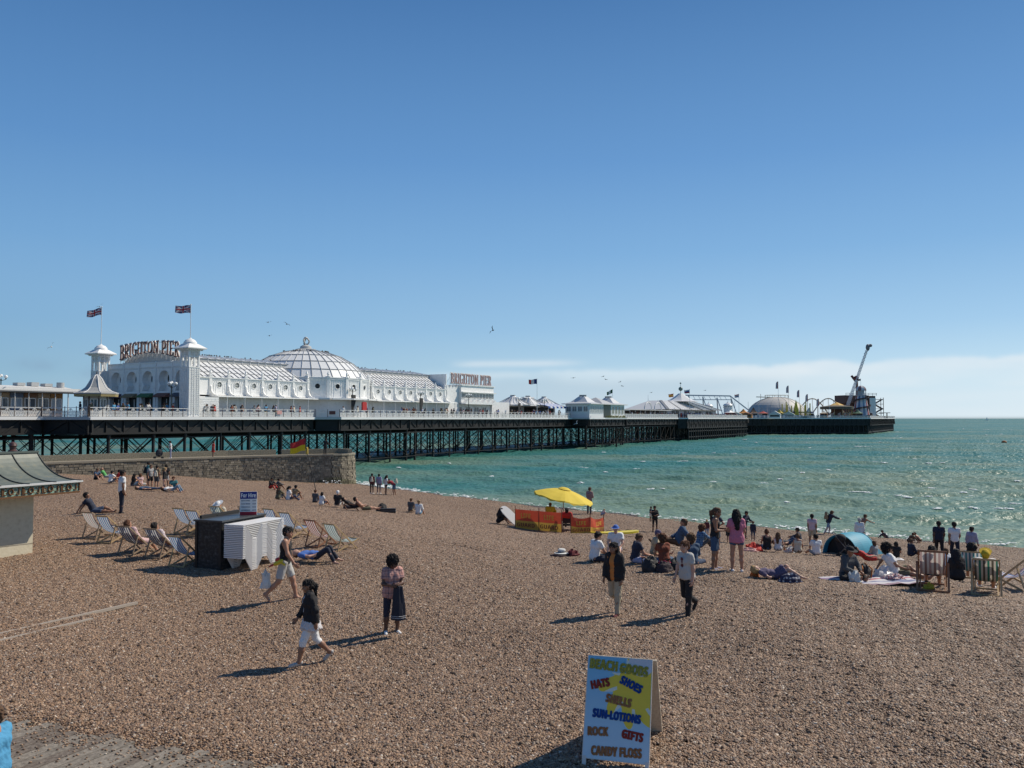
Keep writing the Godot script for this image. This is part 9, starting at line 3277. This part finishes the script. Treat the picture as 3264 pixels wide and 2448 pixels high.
func make_birds() -> void:
	var list := [["white gull gliding over the arcade roof", Vector3(-52.1, 15.1, -95.0), 1.35, true, 0.9, 0.5],
		["white gull just above the flag behind the kiosk", Vector3(-59.0, 23.0, -120.0), 1.2, true, 0.6, 0.6],
		["dark gull high above the palace's near wing", Vector3(-37.8, 21.9, -130.0), 1.2, false, 0.2, 0.2],
		["dark gull with tilted wings near the other two over the palace", Vector3(-34.9, 21.6, -130.0), 1.2, false, -0.5, 0.4],
		["dark gull lowest of the three over the palace dome", Vector3(-39.0, 20.3, -135.0), 1.0, false, 0.3, 0.2],
		["single dark gull with upright wings high over the sea", Vector3(-2.7, 19.6, -120.0), 1.3, false, 1.2, 0.9],
		["gull gliding level above the pavilion", Vector3(12.4, 15.2, -170.0), 1.4, false, 0.1, 0.15],
		["small gull in the far flock above the pavilion", Vector3(20.6, 16.5, -190.0), 1.2, false, 0.3, 0.3],
		["small gull in the far flock above the pavilion", Vector3(21.2, 15.8, -190.0), 1.2, false, -0.2, 0.3],
		["small gull in the far flock above the pavilion", Vector3(25.7, 15.7, -200.0), 1.2, false, 0.4, 0.3],
		["small gull in the far flock above the pavilion", Vector3(26.2, 14.7, -200.0), 1.2, false, -0.3, 0.3],
		["lone gull near the glazed arches", Vector3(38.1, 14.1, -230.0), 1.2, false, 0.2, 0.3],
		["lone gull above the ride frame", Vector3(55.1, 15.0, -240.0), 1.2, false, 0.2, 0.3],
		["white gull flying low in front of the pier girder", Vector3(11.5, 6.1, -150.0), 1.2, true, 0.8, 0.8]]
	for b in list: gull(b[0], b[1], b[2], b[3], b[4], b[5])
	# starlings along the ridges and the dome
	var r := RandomNumberGenerator.new()
	r.seed = 8
	var m := MB.new()
	for k in 60:
		var u := r.randf_range(3, 60)
		if u > 24.0 and u < 37.0: continue
		m.ball(Vector3(u, 8.85, -10.6 + r.randf_range(-0.1, 0.1)), Vector3(0.16, 0.1, 0.09), 6, 4)
	for k in 16:
		var a := r.randf_range(-2.2, 2.2)
		m.ball(Vector3(30.5 + sin(a) * 3.6, 10.65, -10.6 + cos(a) * 3.6), Vector3(0.17, 0.11, 0.1), 6, 4)
	var o := solo("roosting_birds", "dark birds perched in a line along the palace ridge and dome", "birds", m.mesh(), M(0.05, 0.048, 0.045), pier(0, 0))
	o.set_meta("kind", "stuff")
	# a sail on the horizon and a buoy
	var t := thing("sailing_boat", "tiny white sailing boat on the horizon", "boat", Transform3D(Basis.IDENTITY, Vector3(1690, 0, -3000)))
	m = MB.new()
	m.slab(PackedVector2Array([Vector2(-4, 0.0), Vector2(4, 0.0), Vector2(5, 1.1), Vector2(-4.5, 1.1)]), -1.2, 1.2, func(a, b, z): return Vector3(a, b, z))
	part("hull", m.mesh(), M(0.5, 0.5, 0.5), t)
	m = MB.new()
	m.slab(PackedVector2Array([Vector2(0.3, 1.5), Vector2(4.2, 1.5), Vector2(0.3, 13)]), -0.05, 0.05, func(a, b, z): return Vector3(a, b, z))
	m.slab(PackedVector2Array([Vector2(-0.2, 1.5), Vector2(-3.6, 1.5), Vector2(-0.2, 11)]), -0.05, 0.05, func(a, b, z): return Vector3(a, b, z))
	part("sail", m.mesh(), M(0.75, 0.75, 0.75), t)
	t = thing("buoy", "small orange brown buoy floating off the beach", "buoy", Transform3D(Basis.IDENTITY, Vector3(140.0, 0, -240.0)))
	m = MB.new()
	m.ball(Vector3(0, 0.2, 0), Vector3(0.7, 0.55, 0.7), 12, 8)
	part("float", m.mesh(), M(0.30, 0.10, 0.03), t)

func gull(label: String, at_: Vector3, span: float, pale: bool, bank: float, lift: float) -> void:
	var t := thing("gull", label, "bird", Transform3D(Basis(Vector3.UP, 0.5) * Basis(Vector3.BACK, bank), at_), "gulls in flight")
	var body := M(0.66, 0.66, 0.65) if pale else M(0.16, 0.16, 0.17)
	var m := MB.new()
	m.ball(Vector3.ZERO, Vector3(0.085, 0.08, 0.24), 8, 6)
	m.ball(Vector3(0, 0.03, 0.24), Vector3(0.055, 0.055, 0.075), 7, 5)
	m.tube(Vector3(0, 0.02, 0.3), Vector3(0, 0.01, 0.38), 0.018, 0.004, 5)
	part("body", m.mesh(), body, t)
	for s in [-1.0, 1.0]:
		m = MB.new()
		var e := Vector3(s * span * 0.25, lift * span * 0.3, 0.06)
		var tip := Vector3(s * span * 0.5, lift * span * 0.3 - 0.06, -0.1)
		var c := Vector3(0, -0.012, 0)
		for q in [[Vector3(0, 0.03, 0.12), Vector3(0, 0.03, -0.1), e + Vector3(0, 0, -0.14), e + Vector3(0, 0, 0.1)], [e + Vector3(0, 0, 0.1), e + Vector3(0, 0, -0.14), tip + Vector3(0, 0, -0.02), tip]]:
			m.quad(q[0], q[1], q[2], q[3])
			m.quad(q[0] + c, q[3] + c, q[2] + c, q[1] + c)
		part("wing", m.mesh(), M(0.48, 0.48, 0.49) if pale else M(0.10, 0.10, 0.105), t)
	m = MB.new()
	m.slab(PackedVector2Array([Vector2(-0.04, 0), Vector2(0.04, 0), Vector2(0.09, 0.16), Vector2(-0.09, 0.16)]), -0.008, 0.008, func(a, b, z): return Vector3(a, z, -0.2 - b))
	part("tail", m.mesh(), body, t)
